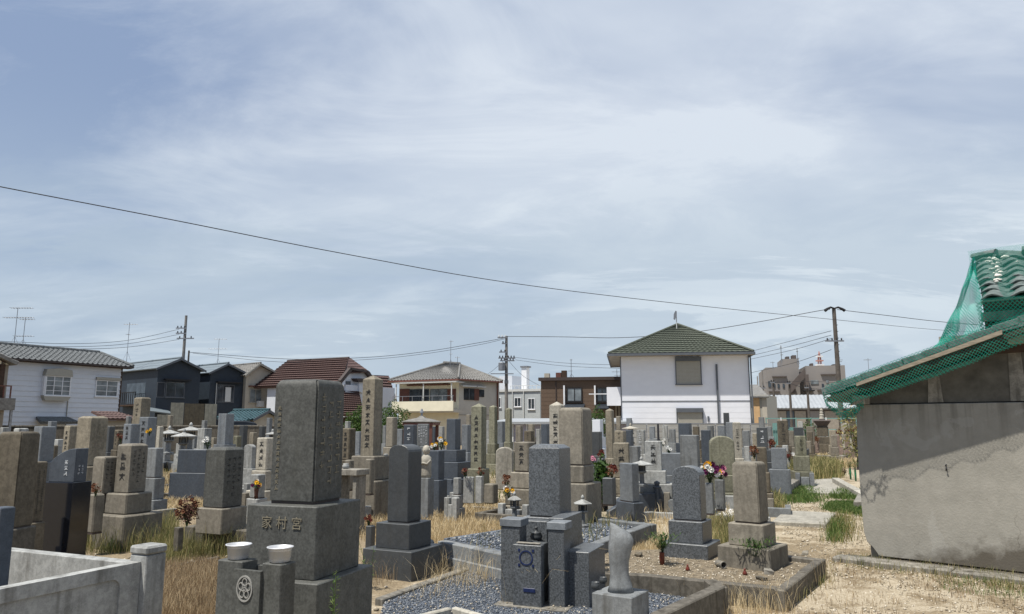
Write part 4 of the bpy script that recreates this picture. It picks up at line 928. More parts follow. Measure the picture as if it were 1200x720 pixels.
# ---------------------------------------------------------------- the netted shed on the right
def net_sheet(par, name, A, B, mat, m=10, wob=.0, seed=0):
    """net stretched between two rows of points, slack in between; UV in metres"""
    A = [Vector(p) for p in A]; B = [Vector(p) for p in B]; n = len(A); V = []; UV = []
    la = [0]
    for i in range(1, n): la.append(la[-1]+((A[i]-A[i-1]).length+(B[i]-B[i-1]).length)/2)
    for i in range(n):
        wd = (B[i]-A[i]).length
        for j in range(m+1):
            t = j/m; p = A[i].lerp(B[i], t); k = wob*4*t*(1-t)
            p = p + Vector((noise.noise((la[i]*3, t*4, seed))*k*.5, noise.noise((la[i]*5, t*5, seed+5))*k, noise.noise((la[i]*4, t*3, seed+9))*k*.6))
            V.append(tuple(p)); UV.append((la[i]+.02*noise.noise((la[i]*2, t*3, seed)), t*wd))
    Fs = [(i*(m+1)+j, (i+1)*(m+1)+j, (i+1)*(m+1)+j+1, i*(m+1)+j+1) for i in range(n-1) for j in range(m)]
    me = bpy.data.meshes.new(name); me.from_pydata(V, [], Fs); uv = me.uv_layers.new(name='UVMap')
    for l in me.loops: uv.data[l.index].uv = UV[l.vertex_index]
    me.materials.append(MATS[mat]); me.shade_smooth(); return link(name, me, None, par)
def interp(pts, n):
    out = []
    for k in range(n):
        t = k/(n-1)*(len(pts)-1); i = min(int(t), len(pts)-2); f_ = t-i; out.append(tuple(a+(b-a)*f_ for a, b in zip(pts[i], pts[i+1])))
    return out
def tile_mesh(w, l, amp, th=.018, n=8):
    """one curved clay tile lying in xy: x across, y up the slope"""
    mb = MB(); top = []; 
    for j in (0, 1):
        for i in range(n+1):
            t = i/n; x = (t-.5)*w; z = amp*math.sin(t*2*math.pi-.6)+(.028 if j == 0 else 0); mb.v.append((x, j*l, z))
    m = n+1
    for k in range(2*m): x, y, z = mb.v[k]; mb.v.append((x, y, z-th))
    for i in range(n):
        mb.f.append((i, i+1, m+i+1, m+i)); mb.f.append((2*m+i, 3*m+i, 3*m+i+1, 2*m+i+1)); mb.f.append((i, 2*m+i, 2*m+i+1, i+1)); mb.f.append((m+i, m+i+1, 3*m+i+1, 3*m+i))
    mb.f.append((0, m, 3*m, 2*m)); mb.f.append((n, 2*m+n, 3*m+n, m+n)); return mb
def shed():
    f = frame2(1005, 9.0, 1200, 7.9, 640); r = f.root('shed', 'old grey plastered shed with green netting over its broken tile roof at the right edge', 'shed')
    UR = 4.6
    zb = f.uv(1100, 473)[1]
    out = [f.uv(x, y) for x, y in ((1003, 474), (1004.5, 520), (1008, 575), (1011, 610), (1012.5, 624), (1016, 635), (1023, 642))]
    out = [(out[0][0], zb)]+out[1:]
    pts = out+[(out[-1][0]+.06, .05), (UR, .03), (UR, zb)]
    w = MB().prism(pts, 0, .14).build('lower_wall', MATS['shedwall'], r, bevel=.006)
    MB().box(.10, .22, .142, 4.4, -.02, zb).build('side_wall', MATS['shedwall'], r); MB().box(.10, UR, 4.4, 4.5, -.02, zb+1.2).build('back_wall', MATS['shedwall'], r)
    OV = -.36
    def rz(x, y, v=OV): return f.uv(x, y, v)
    # roof line on the verge plane: board from tip to the high end
    a = rz(968, 466); b = rz(1176, 392); sl = (b[1]-a[1])/(b[0]-a[0]); zr = lambda u: a[1]+(u-a[0])*sl
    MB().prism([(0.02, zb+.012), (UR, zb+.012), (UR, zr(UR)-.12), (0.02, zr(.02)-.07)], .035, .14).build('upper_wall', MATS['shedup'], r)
    MB().box(0, UR, .05, .13, zb+.001, zb+.011).build('wall_joint', MATS['rubber'], r)
    for (x0, x1) in ((1086, 1104), (1183, 1203)):
        u0 = f.uv(x0, 460)[0]; u1 = f.uv(x1, 460)[0]; MB().prism([(u0, zb+.013), (u1, zb+.013), (u1-.02, zr(u1)-.13), (u0+.02, zr(u0)-.13)], .022, .034).build('plaster_pilaster', MATS['beige'] if False else MATS['kerb'], r)
    u0, z0 = f.uv(999, 474, -.15); u1, z1 = f.uv(1013, 463, -.15); MB().box(u0, u1, -.17, .3, z0, z1).build('beam_end', MATS['slabc'], r, bevel=.006)
    u0, z0 = f.uv(1181, 403, -.25); u1, z1 = f.uv(1200, 392, -.25); MB().box(u0, u1, -.27, .3, z0, z1).build('beam_end', MATS['wood'], r, bevel=.006)
    # roof deck, verge board, tiles
    ue = a[0]; ut = f.uv(1158, 400, OV)[0]; UT = 2.9
    MB().prism([(ue+.02, zr(ue)-.05), (UR, zr(UR)-.05), (UR, zr(UR)+.0), (ue+.02, zr(ue)+.0)], OV-.03, 4.6).build('roof_deck', MATS['dkwood'], r)
    uw, zw = rz(1006, 455); MB().prism([(uw, zr(uw)-.005), (b[0], zr(b[0])-.005), (b[0], zr(b[0])+.042), (uw, zr(uw)+.034)], OV-.068, OV-.05).build('verge_board', MATS['wood'], r)
    ang = math.atan(sl); lt = .235; rows = int((UT-ue)/math.cos(ang)/lt)+1
    tm = tile_mesh(.30, .27, .022).mesh('roof_tile', MATS['ttile'])
    for i in range(rows):
        s = i*lt; u = ue-.03+s*math.cos(ang); z = zr(u)+.03
        for j in range(15):
            v = OV+.12+j*.31
            if v > 4.5: break
            if j > 0 and u > f.uv(1150, 380, 0)[0]-.05 and v > -.3: continue
            o = link('roof_tile', tm, None, r, (u, v, z))
            o.rotation_euler = Matrix.Rotation(-ang+rnd.uniform(-.03, .03), 4, 'Y').to_euler(); o.rotation_euler = (Matrix.Rotation(-ang-rnd.uniform(0, .03), 4, 'Y') @ Matrix.Rotation(-math.pi/2, 4, 'Z')).to_euler()
            if j == 0: 
                o.location.z += .012*rnd.random()
                w_ = MB().box(-.01, .01, 0, .25, -.075, .0)
    vt = MB().box(0, .262, -.012, .012, -.002, .065).mesh('verge_tile', MATS['ttile'], bevel=.006)
    for i in range(rows):
        s = i*lt; u = ue-.03+s*math.cos(ang); z = zr(u)+.055
        link('verge_tile', vt, None, r, (u, OV-.018, z), (0, -ang+.05, 0))
    # raised ridge house, its boards and tile slope facing out
    vf = -.22
    def P(x, y, v): u, z = f.uv(x, y, v); return Vector((u, v, z))
    UX = 2.9
    for (yt, yb, dv, m, nm) in ((353, 356.5, -.05, 'wood', 'eave_board'), (366.5, 377, .0, 'kerb', 'eave_beam')):
        u0, z1 = f.uv(1149, yt, vf+dv); _, z0 = f.uv(1149, yb, vf+dv); MB().box(u0, UX, vf+dv, vf+dv+.04, z0, z1).build(nm, MATS[m], r)
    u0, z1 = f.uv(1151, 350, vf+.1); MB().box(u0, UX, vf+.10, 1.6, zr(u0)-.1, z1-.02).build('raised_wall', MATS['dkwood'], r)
    e0 = P(1147, 353, vf-.1); t0 = P(1139, 306, .75); sdir = (t0-e0); Ls = Vector((0, sdir.y, sdir.z)).length; an2 = math.atan2(sdir.z, sdir.y)
    nrow = 8; lr = Ls/nrow; tl = tile_mesh(.29, lr*1.35, .03).mesh('roof_tile', MATS['ttile'])
    MB().slab([(e0.x+.03, e0.y+.02, e0.z-.03), (UX, e0.y+.02, e0.z-.03), (UX, t0.y, t0.z-.03), (t0.x+.05, t0.y, t0.z-.03)], .05).build('raised_roof_deck', MATS['dkwood'], r)
    for i in range(nrow):
        for j in range(7):
            if i > 3 and j in (1, 2) and rnd.random() < .55 and i > 5: continue
            q = e0.lerp(t0, i/nrow); o = link('roof_tile', tl, None, r, (q.x+.16+j*.285+rnd.uniform(-.012, .012), q.y, q.z+.012))
            o.rotation_euler = (an2+rnd.uniform(-.05, .05), rnd.uniform(-.05, .05), rnd.uniform(-.05, .05)+(.25*rnd.uniform(-1, 1) if (i > 5 and j > 0) else 0))
    # back slope and broken ridge tiles, crumbling mortar
    MB().slab([(t0.x, t0.y, t0.z-.03), (UX, t0.y, t0.z-.03), (UX, t0.y+1.1, e0.z), (t0.x, t0.y+1.1, e0.z)], .05).build('raised_roof_back', MATS['ttile'], r)
    rt = MB(); n = 8
    for k in range(2):
        for j in range(n+1): an = math.pi*j/n; rt.v.append((k*.26, .085*math.cos(an), .075*math.sin(an)))
    for j in range(n): rt.f.append((j, j+1, n+2+j, n+1+j))
    rt.f.append(tuple(range(n+1))); rt.f.append(tuple(range(n+1, 2*n+2))); rt.f.append((0, n, 2*n+1, n+1)); rm = rt.mesh('ridge_tile', MATS['ttile'])
    for k in range(8):
        link('ridge_tile', rm, None, r, (t0.x+.02+k*.24, t0.y+rnd.uniform(-.04, .04), t0.z+.0+rnd.uniform(0, .05)), (rnd.uniform(-.3, .3), rnd.uniform(-.15, .2), rnd.uniform(-.3, .3)))
    mb = MB()
    for k in range(46):
        if k < 26: t = rnd.random(); q = e0.lerp(t0, .25+.7*t); x = q.x+.205+.03*rnd.gauss(0, 1); y, z = q.y, q.z+.055
        else: q = e0.lerp(t0, rnd.uniform(.65, .97)); x = q.x+rnd.uniform(.3, 1.1); y, z = q.y, q.z+.06
        s = rnd.uniform(.012, .035); mb.lathe([(s*.5, -s*.5), (s, 0), (s*.6, s*.6), (.001, s*.7)], c=(x, y-.02, z), n=6, sx=rnd.uniform(.7, 1.4), sy=rnd.uniform(.7, 1.3))
    tag(mb.build('mortar_crumbs', MATS['mortar'], r), kind='stuff')
    # netting
    OVn = OV-.045
    rowA = [(u, OVn, zr(u)+.10) for u in np.linspace(ue-.03, 2.9, 30)]
    low = interp([(968, 476), (985, 482), (1002, 470), (1035, 461), (1070, 449), (1100, 440), (1140, 425), (1172, 411), (1200, 402), (1260, 380)], 30)
    rowB = []
    for k, (x, y) in enumerate(low): u, z = f.uv(x, y, OVn); rowB.append((u, OVn-.01+.02*math.sin(k*1.7), z))
    ua, ub = rowB[0][0], rowB[-1][0]; rowA = [(p[0], OVn, zr(p[0])+.135) for p in rowB]
    net_sheet(r, 'verge_net', rowA, rowB, 'netv', 8, .012, 1)
    net_sheet(r, 'verge_net_fold', [(p[0], p[1]-.01, p[2]+.022) for p in rowB], [(p[0], p[1]+.015, p[2]-.012) for p in rowB], 'netv', 3, .01, 3)
    net_sheet(r, 'roof_net', [(p[0], OVn, p[2]+.002) for p in rowA], [(p[0], 1.6, p[2]+.0) for p in rowA], 'netd', 14, .05, 7)
    # bunched net hanging at the eave corner
    tip = interp([(964, 457), (966, 470), (985, 484), (1004, 474), (1012, 470)], 16); tip2 = interp([(968, 468), (973, 480), (987, 490), (1002, 487), (1010, 476)], 16)
    for s in (0, 1):
        A_ = []; B_ = []
        for k in range(16):
            u, z = f.uv(*tip[k], OVn-.02+.03*s); A_.append((u, OVn-.03+.05*s+.02*math.sin(k*2+s), z)); u, z = f.uv(*tip2[k], OVn+.05*s); B_.append((u+.02*math.sin(k*3+s), OVn+.05*s+.03*math.sin(k*1.3+s*2), z-.02*s))
        net_sheet(r, 'bunched_net', A_, B_, 'netc', 6, .04, 11+s)
    # big sheet draped from the raised ridge down to the lower roof
    L_ = interp([(1139, 303), (1131, 330), (1121, 356), (1109, 382), (1097, 404), (1078, 420)], 20); R_ = interp([(1142, 303), (1145, 325), (1150, 350), (1152, 370), (1153, 386), (1150, 397)], 20)
    A_ = []; B_ = []
    for k in range(20):
        v = -.30+.0*k; u, z = f.uv(*L_[k], v-.05); A_.append((u, v-.05+.03*math.sin(k), z)); u, z = f.uv(*R_[k], vf-.12); B_.append((u, vf-.12, z))
    net_sheet(r, 'draped_net', A_, B_, 'netf', 12, .10, 21)
    net_sheet(r, 'draped_net', [(p[0], p[1]+.02, p[2]) for p in A_], [tuple(Vector(a_).lerp(Vector(b_), .30+.1*math.sin(i*.6))+Vector((0, .05, 0))) for i, (a_, b_) in enumerate(zip(A_, B_))], 'netf', 8, .08, 25)
    net_sheet(r, 'raised_roof_net', [(e0.x-.03+(UX-e0.x)*k/15, e0.y-.06, e0.z-.02) for k in range(16)], [(t0.x-.03+(UX-t0.x)*k/15, t0.y-.02, t0.z+.12) for k in range(16)], 'netr', 10, .06, 31)
    net_sheet(r, 'eave_net', [(e0.x-.02+(UX-e0.x)*k/15, e0.y-.07, e0.z-.02) for k in range(16)], [(e0.x+.0+(UX-e0.x)*k/15, e0.y-.03, zr(e0.x)+.05) for k in range(16)], 'netc', 8, .05, 41)
    # hook on the wall
    u, z = f.uv(1109, 548); MB().tube([(u, -.003, z+.03), (u, -.03, z+.02), (u+.006, -.035, z-.01), (u, -.02, z-.035)], .007).build('hook', MATS['wire'], r)
    # worn concrete apron at its foot
    ap = f.root('shed_apron', 'worn concrete apron along the foot of the shed wall', 'kerb'); 
    u0 = f.uv(975, 643, -.36)[0]
    n = 3; xs = [u0, u0+1.2, u0+2.5, UR]
    for k in range(n): MB().box(xs[k]+.004, xs[k+1]-.004, -.40, -.16-.0, -.05, .05-.006*(k % 2)).build('kerb_side', MATS['kerb'], ap, bevel=.015)
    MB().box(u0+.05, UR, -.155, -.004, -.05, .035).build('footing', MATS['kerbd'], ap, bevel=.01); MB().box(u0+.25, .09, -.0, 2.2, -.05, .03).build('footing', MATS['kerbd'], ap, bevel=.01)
shed()
# ---------------------------------------------------------------- houses
def tiled(par, name, p00, p10, p01, p11, ncol, nrow, amp, mat, th=.05, step=.035, kind=None):
    p00, p10, p01, p11 = map(Vector, (p00, p10, p01, p11)); nn = (p10-p00).cross((p01+p11)/2-(p00+p10)/2).normalized()
    if nn.z < 0: nn = -nn
    mc = max(2, ncol*4 if amp else 2); V = []; Fs = []
    for r_ in range(nrow):
        for e in (0, 1):
            t = (r_+e)/nrow; a = p00.lerp(p01, t); b = p10.lerp(p11, t)
            for i in range(mc+1):
                s = i/mc; z = amp*math.sin(s*ncol*2*math.pi)+(step if e == 0 else 0); V.append(tuple(a.lerp(b, s)+nn*z))
    w = mc+1
    for r_ in range(2*nrow-1):
        for i in range(mc): Fs.append((r_*w+i, r_*w+i+1, (r_+1)*w+i+1, (r_+1)*w+i))
    k = len(V); q = [p00, p10, p11, p01]; V += [tuple(p+nn*step*.5) for p in q]+[tuple(p-nn*th) for p in q]
    for i in range(4): Fs.append((k+i, k+4+i, k+4+(i+1) % 4, k+(i+1) % 4))
    Fs.append((k+7, k+6, k+5, k+4))
    me = bpy.data.meshes.new(name); me.from_pydata(V, [], Fs); me.materials.append(MATS[mat]); return link(name, me, None, par)
def window(r, f, x0, x1, y0, y1, fm='white_paint', gm='glass', cols=2, rows=1, v=-.03, fw=.05, sill=True, name='window'):
    u0, z1 = f.uv(x0, y0, v); u1, _ = f.uv(x1, y0, v); _, z0 = f.uv((x0+x1)/2, y1, v); z1 = f.uv((x0+x1)/2, y0, v)[1]
    mb = MB(); mb.box(u0, u1, v, .02, z1-fw, z1); mb.box(u0, u1, v, .02, z0, z0+fw); mb.box(u0, u0+fw, v, .02, z0+fw+.001, z1-fw-.001); mb.box(u1-fw, u1, v, .02, z0+fw+.001, z1-fw-.001)
    for c in range(1, cols): u = u0+(u1-u0)*c/cols; mb.box(u-fw*.4, u+fw*.4, v+.003, .02, z0+fw+.001, z1-fw-.001)
    for c in range(1, rows): z = z0+(z1-z0)*c/rows; mb.box(u0+fw, u1-fw, v+.006, .02, z-fw*.25, z+fw*.25)
    w = mb.build(name, MATS[fm], r); pass
    for c in range(cols):
        a = u0+(u1-u0)*c/cols+.01; b = u0+(u1-u0)*(c+1)/cols-.01; MB().box(a, b, v+.02+.004*(c % 2), v+.026+.004*(c % 2), z0+.01, z1-.01).build('pane', MATS[gm], w)
    if sill: MB().box(u0-.05, u1+.05, v-.05, .0, z0-.05, z0-.002).build('sill', MATS[fm], w)
    return w
def boards(r, u0, u1, z0, z1, pitch, mat, lap=.018):
    n = max(1, round((z1-z0)/pitch)); p = (z1-z0)/n; L = u1-u0
    me = MB().add([(0, 0, 0), (L, 0, 0), (L, -lap, 0), (0, -lap, 0), (0, 0, p), (L, 0, p), (L, -.004, p), (0, -.004, p)], [(0,1,2,3),(3,2,6,7),(4,7,6,5),(0,4,5,1),(0,3,7,4),(1,5,6,2)]).mesh('siding_board', MATS[mat])
    for k in range(n): link('siding_board', me, None, r, (u0, 0, z0+k*p))
def white_left():
    f = frame2(20, 42, 143, 47.6, 425); r = f.root('house', 'white clapboard house with grey tiled roof and latticed bay window at the left', 'house', 'houses behind the cemetery')
    zt = f.uv(20, 420)[1]; zt2 = f.uv(143, 431)[1]; zt = (zt+zt2)/2; u0 = -1.2; L = f.L
    MB().box(u0, L, .001, 7, -.1, zt).build('wall', MATS['white_side'], r); boards(r, u0, L, .2, zt-.02, .30, 'white_side', .035)
    MB().box(L-.02, L+.08, -.03, .05, 0, zt).build('corner_post', MATS['dkwood'], r)
    vr = 3.2; zr_ = f.uv(60, 409, vr)[1]; e = -.45
    ur = f.uv(118, 419, vr)[0]
    tiled(r, 'roof', (u0-2.5, e, zt+.0), (L+.5, e, zt+.0), (u0-2.5, vr, zr_), (ur, vr, zr_), 34, 9, .035, 'tdark', .12)
    tiled(r, 'roof', (L+.5, e, zt), (L+.5, 7.4, zt), (ur, vr, zr_), (ur, vr+.4, zr_), 20, 9, .035, 'tdark', .12)
    tiled(r, 'roof', (L+.5, 7.4, zt), (u0-2.5, 7.4, zt), (ur, vr+.4, zr_), (u0-2.5, vr+.4, zr_), 34, 9, .035, 'tdark', .12)
    MB().tube([(u0-2.5, vr+.2, zr_+.06), (ur, vr+.2, zr_+.06)], .13, 8).build('ridge', MATS['tdark'], r); MB().tube([(ur, vr, zr_+.03), (L+.5, e, zt+.08)], .09, 6).build('hip_ridge', MATS['tdark'], r)
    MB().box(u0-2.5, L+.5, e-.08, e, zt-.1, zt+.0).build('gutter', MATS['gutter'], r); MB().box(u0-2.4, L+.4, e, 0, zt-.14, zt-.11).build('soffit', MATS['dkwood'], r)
    w = window(r, f, 54.5, 84, 441, 464, 'white_paint', 'glassl', 3, 4, v=-.30); 
    ua, z1 = f.uv(53.5, 434, -.32); ub, _ = f.uv(86, 434, -.32); _, z2 = f.uv(70, 441, -.32); _, z3 = f.uv(70, 464, -.3); _, z4 = f.uv(70, 470, -.3)
    MB().prism([(ua, z2), (ub, z2), (ub-.08, z1+.08), ((ua+ub)/2, z1+.16), (ua+.08, z1+.08)], -.36, 0).build('bay_hood', MATS['shutter'], r); MB().prism([(ua+.15, z4), (ub-.15, z4), (ub, z3), (ua, z3)], -.33, 0).build('bay_base', MATS['shutter'], r)
    MB().box(ua+.03, ub-.03, -.262, 0, z3+.01, z2-.01).build('bay_side', MATS['white_paint'], r)
    window(r, f, 113, 139, 446, 465, 'white_paint', 'glassl', 2, 3, v=-.07); ua, z1 = f.uv(113, 442); ub, _ = f.uv(140, 442); MB().box(ua-.05, ub+.05, -.15, 0, z1-.16, z1).build('window_hood', MATS['shutter'], r)
    u, za = f.uv(79, 470); MB().tube([(u, -.05, za), (u, -.05, .3)], .03).build('downpipe', MATS['shutter'], r)
    ua, z1 = f.uv(48, 490, -.5); ub, _ = f.uv(85, 490, -.5); MB().slab([(ua-.2, -.9, z1-.2), (ub+.2, -.9, z1-.2), (ub, 0, z1+.1), (ua, 0, z1+.1)], .15).build('awning', MATS['tdark'], r)
white_left()
def left_edge_house():
    f = frame2(-60, 34, 6, 36, 470); r = f.root('house', 'brown tiled house with a balcony cut by the left edge', 'house', 'houses behind the cemetery')
    L = f.L; zt = f.uv(0, 425)[1]; MB().box(0, L, 0, 5, -.1, zt).build('wall', MATS['soffit'], r)
    ze = f.uv(22, 425, -.6)[1]; ue = f.uv(22, 425, -.6)[0]
    tiled(r, 'roof', (ue, -.6, ze), (ue, 5, ze), (ue-3, -.6, ze+1.25), (ue-3, 5, ze+1.25), 18, 9, .035, 'tgrey', .14)
    tiled(r, 'roof', (ue-6, -.6, ze), (ue-6, 5, ze), (ue-3, -.6, ze+1.25), (ue-3, 5, ze+1.25), 18, 9, .035, 'tgrey', .14)
    MB().prism([(ue-5.5, ze-.1), (ue-.3, ze-.1), (ue-3, ze+1.0)], -.3, 4.8).build('gable', MATS['cream'], r)
    ub, z1 = f.uv(18, 467, -.9); _, z0 = f.uv(18, 481, -.9); MB().box(-1, ub, -.95, .0, z0, z1).build('balcony_floor', MATS['tgrey'], r)
    za = f.uv(12, 452, -.9)[1]; mb = MB().box(-1, ub-.2, -.9, -.85, za-.05, za)
    for k in range(6): mb.box(ub-.25-k*.3, ub-.2-k*.3, -.9, -.85, z1+.002, za-.052)
    mb.build('railing', MATS['redwood'], r); MB().box(ub-.15, ub-.05, -.9, -.8, -.1, z0).build('post', MATS['steel'], r); MB().box(ub-.5, ub-.3, -.3, -.01, z1, zt+.3).build('post', MATS['dkwood'], r)
    window(r, f, -8, 4, 440, 462, 'dkwood', 'glass', 2)
left_edge_house()
def gable_house(xl, dl, xr, dr_, yl, apex, back, wm, rm, label, ridge_m=None, amp=.0, name='house', over=.35, cat='house', wins=(), group='houses behind the cemetery', trim='trim', nrow=8):
    f = frame2(xl, dl, xr, dr_, 450); r = f.root(name, label, cat, group); ze = f.uv(xl, yl)[1]; ua, za = f.uv(apex[0], apex[1], -over); L = f.L; um = min(max(ua, L*.35), L*.65)
    MB().prism([(0, -.1), (L, -.1), (L, ze), (um, za-.12), (0, ze)], 0, back).build('wall', MATS[wm], r)
    sl = (za-ze)/um; o = .3; sr = (za-ze)/(L-um)
    zl = ze-o*sl+.08; zrr = ze-o*sr+.08; za += .02
    nc = int(back/.3) if amp else 1
    tiled(r, 'roof', (-o, -over, zl), (-o, back, zl), (um, -over, za), (um, back, za), nc, nrow, amp, rm, .07, .03 if amp else .012)
    tiled(r, 'roof', (L+o, -over, zrr), (L+o, back, zrr), (um, -over, za), (um, back, za), nc, nrow, amp, rm, .07, .03 if amp else .012)
    for s, (uu, zz) in ((-1, (-o, zl)), (1, (L+o, zrr))): MB().prism([(uu, zz-.14), (um, za-.17), (um, za-.01), (uu, zz+.02)], -over-.03, -over-.001).build('bargeboard', MATS[trim], r)
    MB().tube([(um, -over-.02, za+.04), (um, back, za+.04)], .08, 6).build('ridge', MATS[ridge_m or rm], r)
    return f, r
def row_houses():
    f, r = gable_house(184, 56, 234, 58.6, 431, (213, 420), 9, 'navy2', 'tplain', 'dark navy boarded house with grey metal gable roof next to the white clapboard one', nrow=3)
    boards(r, 0, f.L, .2, f.uv(184, 433)[1], .45, 'navy2', .01)
    window(r, f, 184.5, 194, 448, 466, 'trim', 'navy', 1, sill=False); window(r, f, 195, 217, 448, 466, 'trim', 'glass', 2, v=-.06)
    u0, z1 = f.uv(192, 444); u1, _ = f.uv(222, 444); MB().box(u0, u1, -.4, 0, z1-.12, z1).build('window_hood', MATS['rubber'], r)
    # side of the first house: balcony and veranda in its shadow, on local -x
    zc = f.side(165, 448, 0)[1] if False else 4.2
    MB().box(-.9, -.02, 1.5, 5.5, 2.9, 3.0).build('balcony_floor', MATS['dkwood'], r); mb = MB()
    for k in range(12): mb.box(-.9, -.86, 1.5+k*.35, 1.56+k*.35, 3.0, 3.9)
    mb.box(-.92, -.84, 1.45, 5.5, 3.9, 3.96).build('railing', MATS['rubber'], r); MB().box(-.012, -.001, 1.8, 5.0, 3.1, 4.7).build('pane', MATS['glass'], r)
    u, z = f.uv(186, 476, -1.2); MB().slab([(-1.4, -1.2, 2.55), (.9, -1.2, 2.3), (.9, .0, 2.6), (-1.4, 0, 2.9)], .08).build('porch_roof', MATS['tplain'], r)
    f, r = gable_house(246, 60, 286, 62.3, 436, (268, 426), 8, 'navy2', 'tplain', 'narrower dark navy house with lighter grey gable roof in the middle of the row', nrow=3)
    boards(r, 0, f.L, .2, f.uv(246, 438)[1], .45, 'navy2', .01)
    window(r, f, 255, 275, 451, 472, 'trim', 'glass', 3, v=-.06, sill=False); u0, z1 = f.uv(253, 447); u1, _ = f.uv(281, 447); MB().box(u0, u1, -.4, 0, z1-.12, z1).build('window_hood', MATS['rubber'], r)
    u0, z1 = f.uv(264.5, 454, -.08); u1, z0 = f.uv(270, 471, -.08); MB().box(u0, u1, -.085, -.05, z0, z1).build('curtain', MATS['ac'], r); u, z = f.uv(254, 449, -.06); MB().tube([(u, -.06, z), (u, -.06, .3)], .035).build('downpipe', MATS['ac'], r)
    f, r = gable_house(288, 62, 326, 64.4, 438, (305, 426), 7, 'beige', 'tgrey', 'beige gabled house with air conditioner box left of the big monument', amp=.03, trim='shutter')
    window(r, f, 293, 307, 456, 472, 'shutter', 'glassl', 2, v=-.06); u0, z1 = f.uv(291, 452); u1, _ = f.uv(311, 452); MB().box(u0, u1, -.3, 0, z1-.1, z1).build('window_hood', MATS['redwood'], r)
    u0, z1 = f.uv(303, 470, -.4); u1, z0 = f.uv(309, 477, -.4); MB().box(u0, u1, -.45, -.1, z0, z1).build('air_conditioner', MATS['ac'], r)
    f, r = gable_house(300, 46, 327, 47.6, 490, (316, 481), 3.0, 'beige', 'tblue', 'little porch with shiny blue green tiled roof below the beige house', amp=.03, cat='porch', name='porch', over=.3, group=None)
    MB().box(-1.4, -.1, .3, 1.6, -.1, 1.75).build('side_wall', MATS['navy'], r)
    tiled(r, 'lean_to_roof', (-1.6, 0, 1.7), (-.3, 0, 1.75), (-1.5, 1.6, 2.0), (-.3, 1.6, 2.05), 5, 4, .02, 'tblue', .07)
    f = frame2(122, 41, 156, 43, 488); r = f.root('porch', 'porch with reddish brown tiled awning and pale wall beside the white clapboard house', 'porch')
    z = f.uv(138, 491)[1]; MB().box(.1, f.L, 0, 1.2, -.1, z-.1).build('wall', MATS['beige'], r); tiled(r, 'roof', (-.2, -.4, z), (f.L+.3, -.4, z), (.3, 1.2, z+.42), (f.L, 1.2, z+.42), 8, 4, .025, 'tbrown', .1)
row_houses()
